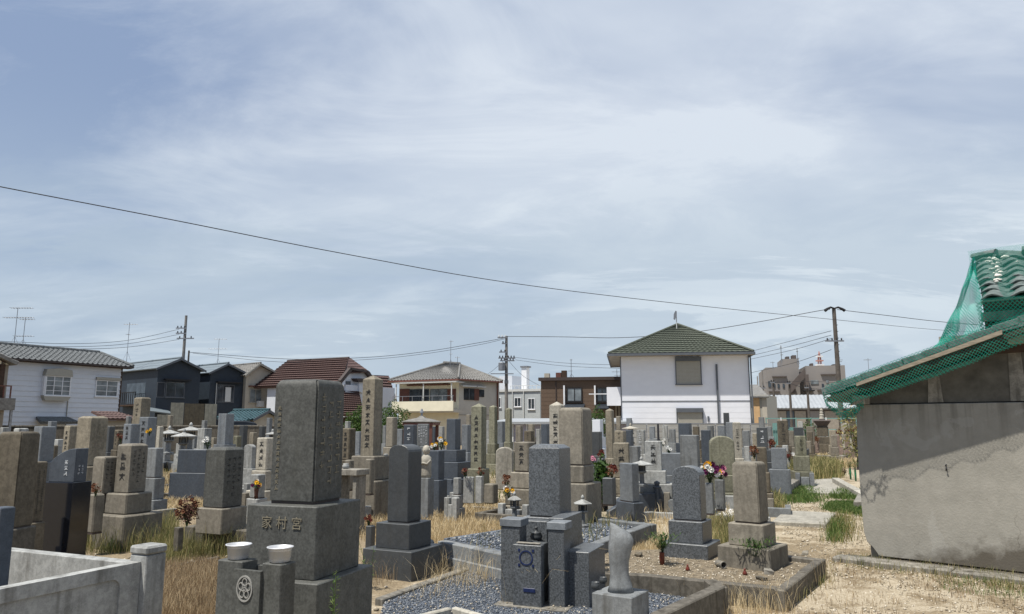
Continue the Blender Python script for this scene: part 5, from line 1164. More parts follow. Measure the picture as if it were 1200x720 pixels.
def brown_roof_house():
    g = frame2(317, 62, 402, 58.5, 440); r = g.root('house', 'large house with reddish brown ribbed roofs and white clipped gable behind the big monument', 'house', 'houses behind the cemetery')
    vr = 3.0; uL, zr_ = g.uv(337, 424, vr); uR, zR = g.uv(409, 420, vr); ze = g.uv(360, 452, -.3)[1]; zr_ = (zr_+zR)/2
    u0 = g.uv(308, 440, -.3)[0]; u1 = g.uv(400, 446, -.3)[0]
    MB().box(u0+.3, u1+.2, 0, 6.5, -.1, ze).build('wall', MATS['white_side'], r)
    tiled(r, 'roof', (u0-1.0, -.3, ze), (u1, -.3, ze), (uL, vr, zr_), (uR, vr, zr_), 40, 12, .008, 'tbrown', .14, .13); MB().tube([(uL, vr, zr_+.05), (uR, vr, zr_+.05)], .1, 6).build('ridge', MATS['gutter'], r)
    # gable end on the right, its top corner clipped
    f = frame2(401, 58.5, 441, 62, 440); rr = g.ang
    def q(x, y, v=0): u, z = f.uv(x, y, v); p = f.A+f.ex*u+f.ey*v; p.z = z; d_ = p-g.A; return Vector((d_.dot(g.ex), d_.dot(g.ey), z))
    def poly(name, pts, t, mat, v=0):
        P = [q(x, y, v) for x, y in pts]; ny = f.ey; ny = Vector((ny.dot(g.ex), ny.dot(g.ey), 0)); n = len(P); mb = MB(); mb.add([tuple(p) for p in P]+[tuple(p+ny*t) for p in P], [tuple(range(n)), tuple(range(2*n-1, n-1, -1))]+[(i, i+n, (i+1) % n+n, (i+1) % n) for i in range(n)]); return mb.build(name, MATS[mat], r)
    poly('gable_wall', [(400, 500), (400, 446), (412, 433), (431, 436), (436, 444), (436, 500)], .3, 'white_side')
    poly('bargeboard', [(399, 446), (411, 431), (413, 434), (401, 449)], .3, 'gutter', -.4); poly('bargeboard', [(411, 430.5), (432, 434.5), (432, 437), (411, 433.5)], .3, 'gutter', -.4); poly('bargeboard', [(431, 434), (438, 443), (436, 445), (430, 437)], .3, 'gutter', -.4)
    a, b, c, d_ = q(406, 437, -.3), q(433, 436, -.4), q(409, 420, 1.2), q(411, 420.5, 1.3); tiled(r, 'clipped_roof', a, b, c, d_, 10, 5, .0, 'tbrown', .08)
    e1, e2, e3 = q(433, 436, -.4), q(439, 446, -.2), q(410.5, 420, 1.3); tiled(r, 'side_roof', e2, e1, e3, e3+Vector((0, 0, .01)), 8, 6, .0, 'tbrown', .08)
    poly('window', [(405.5, 447), (411, 447), (411, 455), (405.5, 455)], .05, 'glass', -.06); poly('vent', [(416, 435), (417.6, 435), (417.6, 437), (416, 437)], .05, 'rubber', -.05); poly('vent', [(421, 435.6), (422.8, 435.6), (422.8, 437.8), (421, 437.8)], .05, 'rubber', -.05)
    poly('window_hood', [(418, 443.5), (430, 444), (428, 448), (420, 447)], .6, 'gutter', -.6); poly('bay', [(421, 448), (426, 448), (426, 461), (421, 459)], .4, 'white_side', -.4)
    a, b, c, d_ = q(398, 487, -2.4), q(426, 487, -2.4), q(398, 457, -.1), q(420, 458, -.1); tiled(r, 'lower_roof', a, b, c, d_, 10, 12, .008, 'tbrown', .1, .12)
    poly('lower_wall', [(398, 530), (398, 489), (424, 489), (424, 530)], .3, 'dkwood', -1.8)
    a, b, c, d_ = q(430, 478, 0), q(468, 480, 0), q(430, 440, 3), q(455, 441, 3); tiled(r, 'rear_roof', a, b, c, d_, 12, 12, .008, 'tbrown', .1, .12)
    poly('rear_wall', [(436, 530), (436, 479), (465, 480), (465, 530)], .3, 'beige', .4)
brown_roof_house()
def cream_house():
    A = at(468, 470, 57.8); Cc = at(537.5, 470, 55.5); Bb = at(585, 470, 58.8); f = Frame((A.x, A.y), math.atan2(Cc.y-A.y, Cc.x-A.x)); f.L = (Cc-A).length; g = Frame((Cc.x, Cc.y), math.atan2(Bb.y-Cc.y, Bb.x-Cc.x)); g.L = (Bb-Cc).length
    r = f.root('house', 'cream two storey house with grey hip roof and long balcony in the middle left', 'house', 'houses behind the cemetery'); r2 = link('side_wall_group', bpy.data.meshes.new('x'), None) if False else None
    zt = f.uv(500, 446)[1]
    def loc(p): d_ = p-f.A; return Vector((d_.dot(f.ex), d_.dot(f.ey), p.z))
    def gp(x, y, v=0): u, z = g.uv(x, y, v); p = g.A+g.ex*u+g.ey*v; p.z = z; return loc(p)
    B_ = loc(Bb); D_ = Vector((B_.x-f.L, B_.y, 0))
    foot = [(0, 0), (f.L, 0), (B_.x, B_.y), (B_.x-f.L*.9, B_.y+1.2)]
    MB().prism(foot, -.1, zt, 'z').build('wall', MATS['cream_shaded'], r); MB().box(-.02, f.L+.005, -.02, .25, -.1, zt-.002).build('front_wall', MATS['cream'], r)
    e = zt+.0; Lf = Vector((-.6, -.7, e)); Cf = Vector((f.L+.35, -.7, e)); Bf = gp(589, 446, -.4); Bf.z = e; 
    R1 = loc(at(520, 427, 60.5)); R2 = loc(at(539, 427.5, 61.5)); R1.z = R2.z = (R1.z+R2.z)/2
    Df = Vector((foot[3][0]-.7, foot[3][1]+.6, e))
    tiled(r, 'roof', Lf, Cf, R1, R2, 22, 10, .04, 'tgrey', .12); tiled(r, 'roof', Cf, Bf, R2, R2+Vector((.05, .02, 0)), 16, 10, .04, 'tgrey', .12); tiled(r, 'roof', Bf, Df, R2, R1, 22, 10, .04, 'tgrey', .12); tiled(r, 'roof', Df, Lf, R1, R1+Vector((.02, 0, 0)), 14, 10, .04, 'tgrey', .12)
    MB().tube([R1+Vector((0, 0, .08)), R2+Vector((0, 0, .08))], .15, 8).build('ridge', MATS['tgrey'], r)
    for p in (Lf, Cf, Bf): MB().tube([(R1 if p is Lf else R2)+Vector((0, 0, .04)), p+Vector((0, 0, .08))], .09, 6).build('hip_ridge', MATS['tgrey'], r)
    MB().box(-.6, f.L+.35, -.78, -.7, e-.12, e-.0).build('gutter', MATS['redwood'], r); MB().tube([tuple(Cf+Vector((0, 0, -.06))), tuple(Bf+Vector((0, 0, -.06)))], .06).build('gutter', MATS['redwood'], r)
    MB().slab([(-.6, -.7, e-.12), (f.L+.35, -.7, e-.12), (f.L+.35, 0, e-.12), (-.6, 0, e-.12)], .03).build('soffit', MATS['cream_shaded'], r)
    u0, z1 = f.uv(459, 471, -1.3); u1, _ = f.uv(531, 471, -1.3); _, z0 = f.uv(500, 482, -1.3)
    MB().box(u0, u1, -1.3, -1.18, z0, z1).build('balcony_parapet', MATS['cream'], r); MB().box(u0+.01, u1-.01, -1.17, -.02, z0-.1, z0+.12).build('balcony_floor', MATS['cream_shaded'], r); MB().box(u0, u0+.1, -1.17, -.02, z0+.13, z1).build('balcony_side', MATS['cream_shaded'], r)
    mb = MB(); zr_ = f.uv(500, 464, -1.24)[1]; mb.box(u0, u1, -1.26, -1.22, zr_-.04, zr_)
    for k in range(7): u = u0+.05+(u1-u0-.15)*k/6; mb.box(u, u+.04, -1.26, -1.22, z1+.002, zr_-.042)
    mb.build('railing', MATS['steel'], r)
    for x in (463, 495, 528): u = f.uv(x, 460, -1.2)[0]; MB().box(u, u+.07, -1.15, -1.08, z0+.13, zt-.3).build('post', MATS['ac'], r)
    u0_, zc = f.uv(462, 449, -1.2); MB().box(u0_, f.uv(535, 449, -1.2)[0], -1.25, -.03, zc-.06, zc).build('balcony_canopy', MATS['ac'], r)
    window(r, f, 480, 503, 456, 471, 'trim', 'glass', 2, sill=False, v=-.05); window(r, f, 504, 524, 456, 471, 'trim', 'glassl', 2, sill=False, v=-.05)
    for a, b in ((468.5, 479.5), (524.5, 534)): ua, za = f.uv(a, 456, -.06); ub, zb = f.uv(b, 471, -.06); MB().box(ua, ub, -.07, -.021, zb, za).build('shutter', MATS['redwood'], r)
    u0, z1 = f.uv(477, 451, -.3); u1, _ = f.uv(525, 451, -.3); MB().box(u0, u1, -.35, -.021, z1-.1, z1).build('window_hood', MATS['redwood'], r)
    def gpoly(name, x0, x1, y0, y1, v, t, mat):
        P = [gp(x0, y1, v), gp(x1, y1, v), gp(x1, y0, v), gp(x0, y0, v)]; ny = Vector((g.ey.dot(f.ex), g.ey.dot(f.ey), 0)); P[0].z = P[1].z = (P[0].z+P[1].z)/2; P[2].z = P[3].z = (P[2].z+P[3].z)/2
        return MB().add([tuple(p) for p in P]+[tuple(p+ny*t) for p in P], [(0,1,2,3),(7,6,5,4),(0,4,5,1),(1,5,6,2),(2,6,7,3),(3,7,4,0)]).build(name, MATS[mat], r)
    gpoly('window', 544, 556, 455.5, 469, -.05, .045, 'glass'); gpoly('window_frame', 549.5, 550.3, 456, 469, -.07, .015, 'trim'); gpoly('shutter', 556, 561.5, 456, 469.5, -.06, .05, 'redwood'); gpoly('window', 562, 567.5, 457, 465.5, -.05, .045, 'glass')
    gpoly('window_hood', 543, 559, 452, 453.6, -.35, .33, 'ac'); gpoly('window_hood', 560, 570, 453, 454.4, -.3, .28, 'ac'); gpoly('downpipe', 583, 584, 447, 500, -.1, .08, 'redwood')
    gpoly('lower_trim', 538, 584, 486, 487, -.03, .028, 'shutter')
cream_house()
def grey_house():
    f = frame2(583, 67, 633, 65, 470); r = f.root('house', 'pale grey flat roofed house with white chimney behind the utility pole', 'house', 'houses behind the cemetery'); zt = f.uv(608, 459)[1]; L = f.L
    MB().box(-.5, L, 0, 7, -.1, zt).build('wall', MATS['palegrey'], r); MB().box(-.6, L+.1, -.1, 7, zt+.001, zt+.2).build('parapet', MATS['ac'], r)
    window(r, f, 602.5, 610.5, 466, 477, 'white_paint', 'glass', 2, v=-.05); window(r, f, 618.5, 626.5, 467, 480, 'white_paint', 'glass', 2, v=-.05); window(r, f, 583, 587, 466, 478, 'white_paint', 'glass', 1, v=-.05)
    u0, z1 = f.uv(611, 431, 2); u1, _ = f.uv(617, 431, 2); MB().box(u0, u1, 2, 2.6, zt+.2, z1).build('chimney', MATS['white_paint'], r); MB().box(u0-.08, u1+.12, 1.9, 2.7, z1+.002, z1+.14).build('chimney_cap', MATS['steel'], r)
    u0, z1 = f.uv(585, 441, 3); u1, _ = f.uv(600, 441, 3); MB().box(u0, u1, 3, 5, zt+.2, z1).build('stair_tower', MATS['white_side'], r)
    mb = MB(); z1 = f.uv(610, 452, .2)[1]; mb.box(1.2, L, .2, .24, z1-.05, z1)
    for k in range(8): mb.box(1.2+(L-1.25)*k/7, 1.24+(L-1.25)*k/7, .2, .24, zt+.2, z1-.052)
    mb.build('railing', MATS['ac'], r)
    for x in (601, 614): u = f.uv(x, 470)[0]; MB().box(u-.03, u+.03, -.1, -.02, 0, zt).build('downpipe', MATS['ac'], r)
grey_house()
def brick_building():
    f = frame2(634, 51.2, 730, 50, 470); r = f.root('building', 'brown tiled building with dark flat roof edge left of the white house', 'building', 'houses behind the cemetery'); zt = f.uv(680, 446)[1]; L = f.L
    MB().box(0, L, 0, 8, -.1, zt).build('wall', MATS['brick'], r); MB().box(-.15, L+.1, -.2, 8, zt+.001, f.uv(680, 442, -.2)[1]).build('parapet', MATS['gutter'], r)
    nb = MB()
    for k in range(int(zt/.28)): nb.box(.0, L, -.006, -.001, .28*k, .28*k+.262)
    tag(nb.build('tile_courses', MATS['brick'], r), kind='stuff')
    window(r, f, 664, 682, 454.5, 471, 'rubber', 'glassl', 2, v=-.08, fw=.07); window(r, f, 699, 712, 454.5, 471, 'rubber', 'glass', 2, v=-.08, fw=.07)
    for x, y0, y1 in ((661, 452, 475), (697, 452, 475)): u, z1 = f.uv(x, y0, -.15); _, z0 = f.uv(x, y1, -.15); MB().box(u-.05, u+.05, -.2, -.008, z0, z1).build('downpipe', MATS['white_paint'], r)
    u = f.uv(651.5, 450)[0]; MB().box(u-.03, u+.03, -.06, -.008, 0, zt).build('downpipe', MATS['gutter'], r)
    u0, z1 = f.uv(690, 461.5, -.5); u1, _ = f.uv(712, 461.5, -.5); MB().box(u0, u1, -.5, -.44, z1-.06, z1).build('laundry_bar', MATS['white_paint'], r)
    for a, b in ((661, 684), (698, 714)): u0, z1 = f.uv(a, 475, -.7); u1, _ = f.uv(b, 475, -.7); MB().slab([(u0, -.8, z1-.22), (u1, -.8, z1-.22), (u1, -.01, z1+.1), (u0, -.01, z1+.1)], .05).build('awning', MATS['navy'], r)
    u0, z1 = f.uv(711, 454, -1); u1, z0 = f.uv(729, 475.5, -1); MB().box(u0, u1, -1.05, -1.0, z0, z1).build('balcony_panel', MATS['white_panel'], r); MB().box(u0+.3, u1, -1.0, -.01, z0, z0+.1).build('balcony_floor', MATS['steel'], r); MB().box(u0+.0, u0+.05, -.995, -.01, z0+.1, z1).build('balcony_side', MATS['white_panel'], r)
    for k, x in enumerate((722, 725.5)): u = f.uv(x, 480, -.05)[0]; MB().box(u-.06, u+.06, -.12, -.008, 0, z0).build('post', MATS['wood'], r)
    for x, h, m in ((654.5, .3, 'redwood'), (661, .45, 'dkwood'), (641, .25, 'beige')):
        u, z = f.uv(x, 442, 1.5); MB().box(u-.18, u+.18, 1.4, 1.8, f.uv(680, 442, -.2)[1]+.001, z+h).build('roof_vent', MATS[m], r)
brick_building()
def white_house():
    f = frame2(727.5, 42.7, 880, 41.6, 470); r = f.root('house', 'white two storey house with green pyramid roof and closed roller shutters', 'house', 'houses behind the cemetery'); L = f.L; zt = f.uv(800, 415.5)[1]
    MB().box(0, L, .001, 7.6, -.1, zt).build('wall', MATS['white_panel'], r)
    zm = f.uv(800, 470.3)[1]; boards(r, .06, L-.06, .0, zm-.03, .30, 'white_panel', .008); boards(r, .06, L-.06, zm+.03, zt-.06, .30, 'white_panel', .008)
    MB().box(.06, L-.06, -.025, 0, zm-.028, zm+.028).build('band', MATS['steel'], r)
    for u in (0, L-.055): MB().box(u, u+.055, -.03, .04, 0, zt-.01).build('corner_trim', MATS['trim'], r)
    o = .62; ze = zt+.03; ap = Vector((f.uv(794, 381, 3.8)[0], 3.8, f.uv(794, 381, 3.8)[1])); P = [Vector((-o, -o, ze)), Vector((L+.18, -o, ze)), Vector((L+.18, 7.6+o, ze)), Vector((-o, 7.6+o, ze))]
    for k in range(4): tiled(r, 'roof', P[k], P[(k+1) % 4], ap-Vector((.03, 0, 0)), ap+Vector((.03, 0, 0)), 26, 15, .012, 'tgreen', .05, .06)
    for p in P[:4]: MB().tube([p+Vector((0, 0, .06)), ap+Vector((0, 0, .06))], .07, 6).build('hip_ridge', MATS['tgreen'], r)
    MB().box(-o-.06, L+.24, -o-.1, -o, ze-.13, ze+.01).build('gutter', MATS['trim'], r); MB().box(-o-.1, -o-.005, -o+.001, 7.6+o, ze-.13, ze+.01).build('gutter', MATS['trim'], r); MB().box(L+.182, L+.27, -o+.001, 7.6+o, ze-.13, ze+.01).build('gutter', MATS['trim'], r)
    MB().slab([(-o, -o, ze-.1), (L+.18, -o, ze-.1), (L+.18, 0, ze-.1), (-o, 0, ze-.1)], .03).build('soffit', MATS['soffit'], r); MB().slab([(-o, .001, ze-.1), (-.001, .001, ze-.1), (-.001, 8.1, ze-.1), (-o, 8.1, ze-.1)], .03).build('soffit', MATS['soffit'], r)
    for (x0, x1, y0, y1) in ((791, 821.5, 418.5, 450.5), (792.5, 824, 478.5, 498)):
        u0, z1 = f.uv(x0, y0, -.12); u1, _ = f.uv(x1, y0, -.12); _, z0 = f.uv(x0, y1, -.1); w = MB().box(u0, u1, -.2, 0, z1-.24, z1).box(u0, u0+.05, -.1, 0, z0, z1-.242).box(u1-.05, u1, -.1, 0, z0, z1-.242).box(u0-.03, u1+.03, -.14, 0, z0-.05, z0-.001).build('window', MATS['trim'], r)
        n = int((z1-.25-z0)/.075); sm = MB()
        for k in range(n): sm.box(u0+.052, u1-.052, -.075, -.05, z0+k*(z1-.245-z0)/n+.004, z0+(k+1)*(z1-.245-z0)/n)
        sm.build('roller_shutter', MATS['shutter'], w)
    u0, z1 = f.uv(838.5, 427, -.08); MB().box(u0, u0+.1, -.1, -.012, -.05, z1).build('downpipe', MATS['trim'], r); u0, z1 = f.uv(829, 488, -.05); MB().box(u0, u0+.1, -.06, -.012, z1-.3, z1).build('vent', MATS['trim'], r)
    u0 = f.uv(879.5, 430, -.1)[0]; MB().box(L+.02, L+.09, -.2, -.12, 0, zt-.05).build('downpipe', MATS['trim'], r)
white_house()
def right_buildings():
    f = frame2(880, 50, 899, 49.5, 480); r = f.root('building', 'small tan building with orange boards at the right edge of the white house', 'building', 'houses behind the cemetery'); zt = f.uv(890, 463)[1]; L = f.L
    MB().box(-1.5, L, 0, 4, -.1, zt).build('wall', MATS['shutter'], r); MB().slab([(-1.8, -.3, zt-.05), (L+.2, -.3, zt-.12), (-.2, 4, zt+.9), (-1.8, 4, zt+.9)], .1).build('roof', MATS['tgrey'], r)
    u0 = f.uv(883.5, 480)[0]; u1 = f.uv(890.5, 480)[0]; MB().box(u0, u1, -.05, 0, 0, zt-.1).build('orange_panel', MATS['orangew'], r); MB().box(L-.3, L, -.04, 0, 0, zt-.06).build('end_panel', MATS['beige'], r)
    # beige concrete block far away
    f = frame2(897, 125, 990, 122, 450); r = f.root('building', 'large far beige concrete building with outside stairs and masts on its roof', 'building', 'houses behind the cemetery'); L = f.L; m = 'far'
    def bx(x0, x1, y0, y1, v0, v1, mat, name='wall'):
        u0, z1 = f.uv(x0, y0, v0); u1, _ = f.uv(x1, y0, v0); z0 = -.1 if y1 is None else f.uv(x0, y1, v0)[1]; return MB().box(u0, u1, v0, v1, z0, z1).build(name, MATS[mat], r)
    bx(897, 936, 431, None, 0, 15, m); bx(916, 936, 421, 431.01, .5, 8, m, 'roof_house'); bx(936.01, 944, 436, None, 1.5, 15, m); bx(944.01, 990, 429, None, 0, 15, m); bx(897, 901, 446, 458, -.3, .0, 'fard', 'window_group') if False else None
    for (x0, x1, y0, y1) in ((900, 903.5, 447, 454), (950, 959, 446, 450.5), (968, 971, 446, 449)): bx(x0, x1, y0, y1, -.1, 0, 'glassl' if x0 > 940 else 'glass', 'window')
    for (x0, x1, y) in ((901, 914, 458.5), (905, 922, 441), (958, 985, 457), (962, 982, 438.5)): bx(x0, x1, y, y+1.1, -.35, -.02, 'fard', 'balcony_rail')
    for x in (906, 911, 917, 963, 974, 981): bx(x, x+2.4, 450, 455, -.1, -.01, 'glass', 'window')
    for x0, x1, y0 in ((921, 925, 418), (928, 933, 416.5), (950, 953, 426), (976, 980, 427)): bx(x0, x1, y0, y0+5, 1, 3, 'fard', 'roof_plant')
    # outside stairs: rising flight and landings
    u0, z0 = f.uv(926, 462, -1.6); u1, z1 = f.uv(944, 442, -1.6)
    MB().prism([(u0, z0), (u1, z1), (u1, z1+1.5), (u0, z0+1.5)], -1.7, -1.5).build('stair_flight', MATS['fard'], r); MB().prism([(u1, z0-2.0), (u1, z0-.6), (u0, z0-3.0), (u0, z0-4.4)], -1.7, -1.5).build('stair_flight', MATS['fard'], r)
    bx(943.5, 947.5, 439, 466, -2.0, -.02, 'fard', 'stair_shaft'); bx(925, 932, 451, 461, -1.4, -.02, 'fard', 'landing'); bx(943, 955, 457, 458.5, -2.2, -.05, 'rubber', 'landing')
    # low long building
    f = frame2(896, 92, 1000, 90, 470); r = f.root('building', 'long low building with pale sloping metal roof below the far beige block', 'building', 'houses behind the cemetery'); L = f.L; z1 = f.uv(940, 463, 4)[1]; z0 = f.uv(940, 478.5, -.5)[1]
    tiled(r, 'roof', (-.5, -.5, z0), (L+3, -.5, z0), (-.5, 4, z1), (L+3, 4, z1), 30, 1, .03, 'farroof', .15); MB().box(0, L+3, 0, 7, -.1, z0-.05).build('wall', MATS['fard'], r)
    for a, b, m in ((897, 906, 'teal'), (907, 921, 'soffit'), (921.5, 930, 'glass'), (931, 944, 'soffit'), (948, 962, 'far'), (966, 985, 'soffit')):
        u0 = f.uv(a, 480, -.05)[0]; u1 = f.uv(b, 480, -.05)[0]; MB().box(u0, u1, -.08, -.001, 0, z0-.35).build('window' if m == 'glass' else 'wall_panel', MATS[m], r)
right_buildings()
# ---------------------------------------------------------------- fences and walls
def fences():
    A = at(738, 497, 37.5); B = at(900, 497, 36.5); f = Frame((A.x, A.y), math.atan2(B.y-A.y, B.x-A.x)); L = (B-A).length; r = f.root('ribbed_fence', 'pale ribbed metal fence in front of the white house', 'fence'); zt = f.uv(800, 497)[1]; n = 8; w = L/n
    pm = MB(); k = 9
    for j in range(k): z = .1+(zt-.1)*j/k; pm.box(0, w-.05, -.02-.012*(j % 2), .0, z, z+(zt-.1)/k-.004)
    me = pm.mesh('panel', MATS['fgrey'])
    for i in range(n): link('panel', me, None, r, (i*w+.025, 0, 0)); MB().box(i*w-.02, i*w+.02, .002, .06, -.05, zt-.02).build('post', MATS['steel'], r)
    MB().box(0, L, -.03, .05, zt+.001, zt+.04).build('top_rail', MATS['steel'], r); MB().box(-.2, L, -.12, .12, -.1, .095).build('footing', MATS['slabc'], r)
    # long cemetery boundary wall on the left
    f = frame2(-40, 38, 470, 42, 500); r = f.root('boundary_wall', 'low dark boundary wall along the left and middle of the cemetery', 'wall'); n = 14; w = f.L/n; zt = 1.42
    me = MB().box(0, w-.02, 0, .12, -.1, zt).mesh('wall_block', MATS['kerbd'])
    for i in range(n): link('wall_block', me, None, r, (i*w, 0, 0))
    MB().box(0, f.L, -.03, .15, zt+.001, zt+.06).build('coping', MATS['kerb'], r)
    f = frame2(585, 45, 738, 42, 497); r = f.root('carport', 'long low carport with pale bluish roof edge between the grey and the brown buildings', 'carport'); z = f.uv(640, 492)[1]
    MB().slab([(-.4, -.4, z-.12), (f.L, -.4, z-.12), (f.L, 2.5, z+.1), (-.4, 2.5, z+.1)], .12).build('roof', MATS['farroof'], r); MB().box(0, f.L, .0, .12, -.1, z-.26).build('wall', MATS['tlilac'], r)
    for k in range(9): MB().box(k*f.L/9, k*f.L/9+.07, -.1, -.001, -.1, z-.26).build('post', MATS['ac'], r)
    # standing panels before the navy house
    f = frame2(184, 44, 255, 45.5, 485); r = f.root('panel_fence', 'tall fence of light and dark brown boards before the navy houses', 'fence')
    for a, b, y, m in ((184.5, 200, 486, 'slatl'), (200.5, 216, 472, 'slatl'), (216.5, 240, 473, 'slatb'), (240.5, 254.5, 473.5, 'slatl')):
        u0, z1 = f.uv(a, y); u1, _ = f.uv(b, y); n = 4 if b-a > 18 else 3
        for k in range(n): q0 = u0+(u1-u0)*k/n; q1 = u0+(u1-u0)*(k+1)/n; MB().box(q0+.004, q1-.004, -.02, .02, -.05, z1-.008*(k % 2)).build('fence_board', MATS[m], r)
        MB().box(u0, u1, .022, .06, z1-.2, z1-.1).build('rail', MATS['slatb'], r)
    # teal mesh fence at the far end of the path
    f = frame2(898, 48, 1040, 47, 497); r = f.root('teal_fence', 'far teal green wire fence beyond the end of the path', 'fence'); z = f.uv(940, 490)[1]; mb = MB(); L = f.L
    mb.box(0, L, -.02, .02, z-.06, z).box(0, L, -.02, .02, z-.75, z-.70).box(0, L, -.02, .02, .1, .15)
    for k in range(int(L/.13)): mb.box(k*.13, k*.13+.018, -.008, .008, .152, z-.75)
    tag(mb.build('wire_infill', MATS['teal'], r), kind='stuff')
    for k in range(9): MB().box(k*L/8-.03, k*L/8+.03, -.04, .04, 0, z+.03).build('post', MATS['white_paint'] if k in (1, 4) else MATS['teal'], r)
    for a, b, y in ((905, 912, 496), (925, 932, 501), (938, 946, 503)): u0, z1 = f.uv(a, y, .1); u1, _ = f.uv(b, y, .1); MB().box(u0, u1, .05, .09, .1, z1).build('teal_panel', MATS['teal'], r)
fences()
def car():
    p = at(283, 500, 42.5); e = empty('parked_car', (p.x, p.y, 0), R(20)); tag(e, 'dark car whose rounded roof shows above the boundary wall left of the blue tiled porch', 'car')
    body = MB().prism([(-1.6, .3), (1.6, .3), (1.65, .8), (1.5, 1.0), (-1.5, 1.05), (-1.65, .8)], -.7, .7).build('body', MATS['navy'], e, bevel=.06, seg=2)
    cab = MB().prism([(-1.3, 1.0), (1.1, 1.0), (.75, 1.62), (.2, 1.72), (-.7, 1.72), (-1.1, 1.6)], -.62, .62).build('cabin', MATS['navy'], e, bevel=.06, seg=2)
    for s in (-1, 1): MB().prism([(-1.12, 1.08), (.92, 1.08), (.66, 1.52), (-.98, 1.52)], s*.622, s*.632).build('window', MATS['glass'], e)
    for x in (-1.05, 1.05):
        for s in (-1, 1): MB().lathe([(.3, -.09), (.3, .09)], n=20).build('wheel', MATS['rubber'], e, (x, s*.66, .3), (math.pi/2, 0, 0))
car()
# ---------------------------------------------------------------- poles, wires, aerials
def pole(px, yt, d, label, mat='pole', r0=.13, tilt=0, arms=(), trans=None, name='utility_pole', cat='utility pole', group='utility poles', pxb=None):
    p = at(px, yt, d); h = p.z; q = at(pxb if pxb else px, 480, d); e = empty(name, (p.x, p.y, 0)); tag(e, label, cat, group)
    MB().tube([(0, 0, -.1), (0, 0, h)], r0*1.25, 12, r0*.8).build('pole', MATS[mat], e, smooth=False)
    for (y, x0, x1, ny, kn) in arms:
        z = at(px, y, d).z; a = at(x0, y, d).x-p.x; b = at(x1, y, d).x-p.x; ar = MB().box(a, b, -.16, -.10, z-.05, z+.05).build('crossarm', MATS['steel'], e)
        for k in range(kn): u = a+(b-a)*(k+.5)/kn if kn > 1 else a; MB().lathe([(.04, .05), (.06, .08), (.035, .12), (.06, .15), (.03, .2)], c=(u, -.13, z), n=8).build('insulator', MATS['ac'] if ny else MATS['rubber'], ar)
    return e, p
e, _ = pole(218.3, 370, 63, 'bare grey utility pole rising behind the navy houses', arms=((385, 207, 219, 0, 3), (391, 207, 219, 0, 3), (397, 208, 228, 0, 3)))
e, _ = pole(221.5, 411, 64, 'short dark pole beside the bare grey one behind the navy roof', 'poleb', .09)
e, pp = pole(593.5, 394, 60, 'utility pole with cylindrical transformer behind the cream house', arms=((396, 583, 594, 1, 3), (403, 588, 594, 0, 2), (413, 585, 594, 0, 2), (420, 584, 604, 0, 6), (423, 586, 603, 0, 5)))
z = at(588, 430, 60).z; u = at(588, 430, 60).x-pp.x; MB().lathe([(.24, -.32), (.27, -.3), (.27, .28), (.20, .34), (.05, .36)], c=(u, -.2, z), n=16).build('transformer', MATS['steel'], e); z2 = at(588, 438, 60).z; MB().box(at(575, 438, 60).x-pp.x, at(602, 438, 60).x-pp.x, -.3, .0, z2-.05, z2).build('crossarm', MATS['steel'], e)
MB().box(-.16, .16, -.3, -.13, at(593, 450, 60).z, at(593, 446, 60).z).build('junction_box', MATS['trim'], e)
e, pp = pole(977, 361, 50, 'tall utility pole with black clamps on top standing left of the shed roof', arms=((400, 966, 988, 0, 4),), r0=.15, mat='poleb')
zt = pp.z
for s in (-1, 1): MB().tube([(0, -.1, zt-.05), (s*.25, -.12, zt+.02), (s*.5, -.14, zt-.1), (s*.68, -.14, zt-.22)], .05, 8, .11).build('cable_clamp', MATS['rubber'], e)
for k in range(7): MB().box(.06, .2, -.02, .02, zt-1.2-k*.45, zt-1.16-k*.45).build('step_bolt', MATS['steel'], e)
for px, y, pb in ((906, 447, 'leftmost thin brown pole before the long low building'), (925, 448, 'middle thin brown pole before the long low building'), (946, 453, 'right thin brown pole before the long low building')):
    pole(px, y, 58, pb, 'poleb', .10, arms=((y+1.5, px-4, px+1, 0, 2),))
pole(893, 434, 70, 'thin grey pole right beside the corner of the white house', 'pole', .08, arms=((455, 888, 897, 0, 2),)); pole(887.5, 441, 75, 'thinner far pole between the white house and its neighbour pole', 'pole', .07)
pole(771, 497, 21, 'thin black post standing in front of the ribbed fence', 'wire', .035, name='black_post', cat='post', group=None)
def wire(pts, r=.014, label='', name='overhead_wire', group='overhead wires between the poles', sub=6):
    P = [at(*p) for p in pts]; Q = []
    for i in range(len(P)-1):
        p0 = P[max(i-1, 0)]; p1 = P[i]; p2 = P[i+1]; p3 = P[min(i+2, len(P)-1)]
        for k in range(sub): t = k/sub; Q.append(.5*((2*p1)+(p2-p0)*t+(2*p0-5*p1+4*p2-p3)*t*t+(3*p1-p0-3*p2+p3)*t**3))
    Q.append(P[-1]); c = P[0].copy(); o = MB().tube([q-c for q in Q], r, 5).build(name, MATS['wire'], None, tuple(c), fix=False); tag(o, label, 'wire', group)
wire([(-60, 206, 16), (0, 219, 16.6), (200, 257.5, 19), (400, 297, 22.5), (600, 332, 27), (800, 356.5, 34), (980, 375, 44), (1110, 387.5, 54), (1215, 391, 62)], .0135, 'thick black cable crossing the whole sky from upper left to the shed roof')
wire([(593, 394.5, 60), (660, 395, 58), (725, 396, 56), (800, 391, 54), (880, 379, 52), (962, 364, 50), (972, 363, 50)], .022, 'wire rising from the transformer pole to the top of the tall right pole')
wire([(981, 363, 50), (1040, 370, 50), (1110, 378, 50), (1220, 386, 50)], .02, 'wire from the tall right pole towards the shed, upper one')
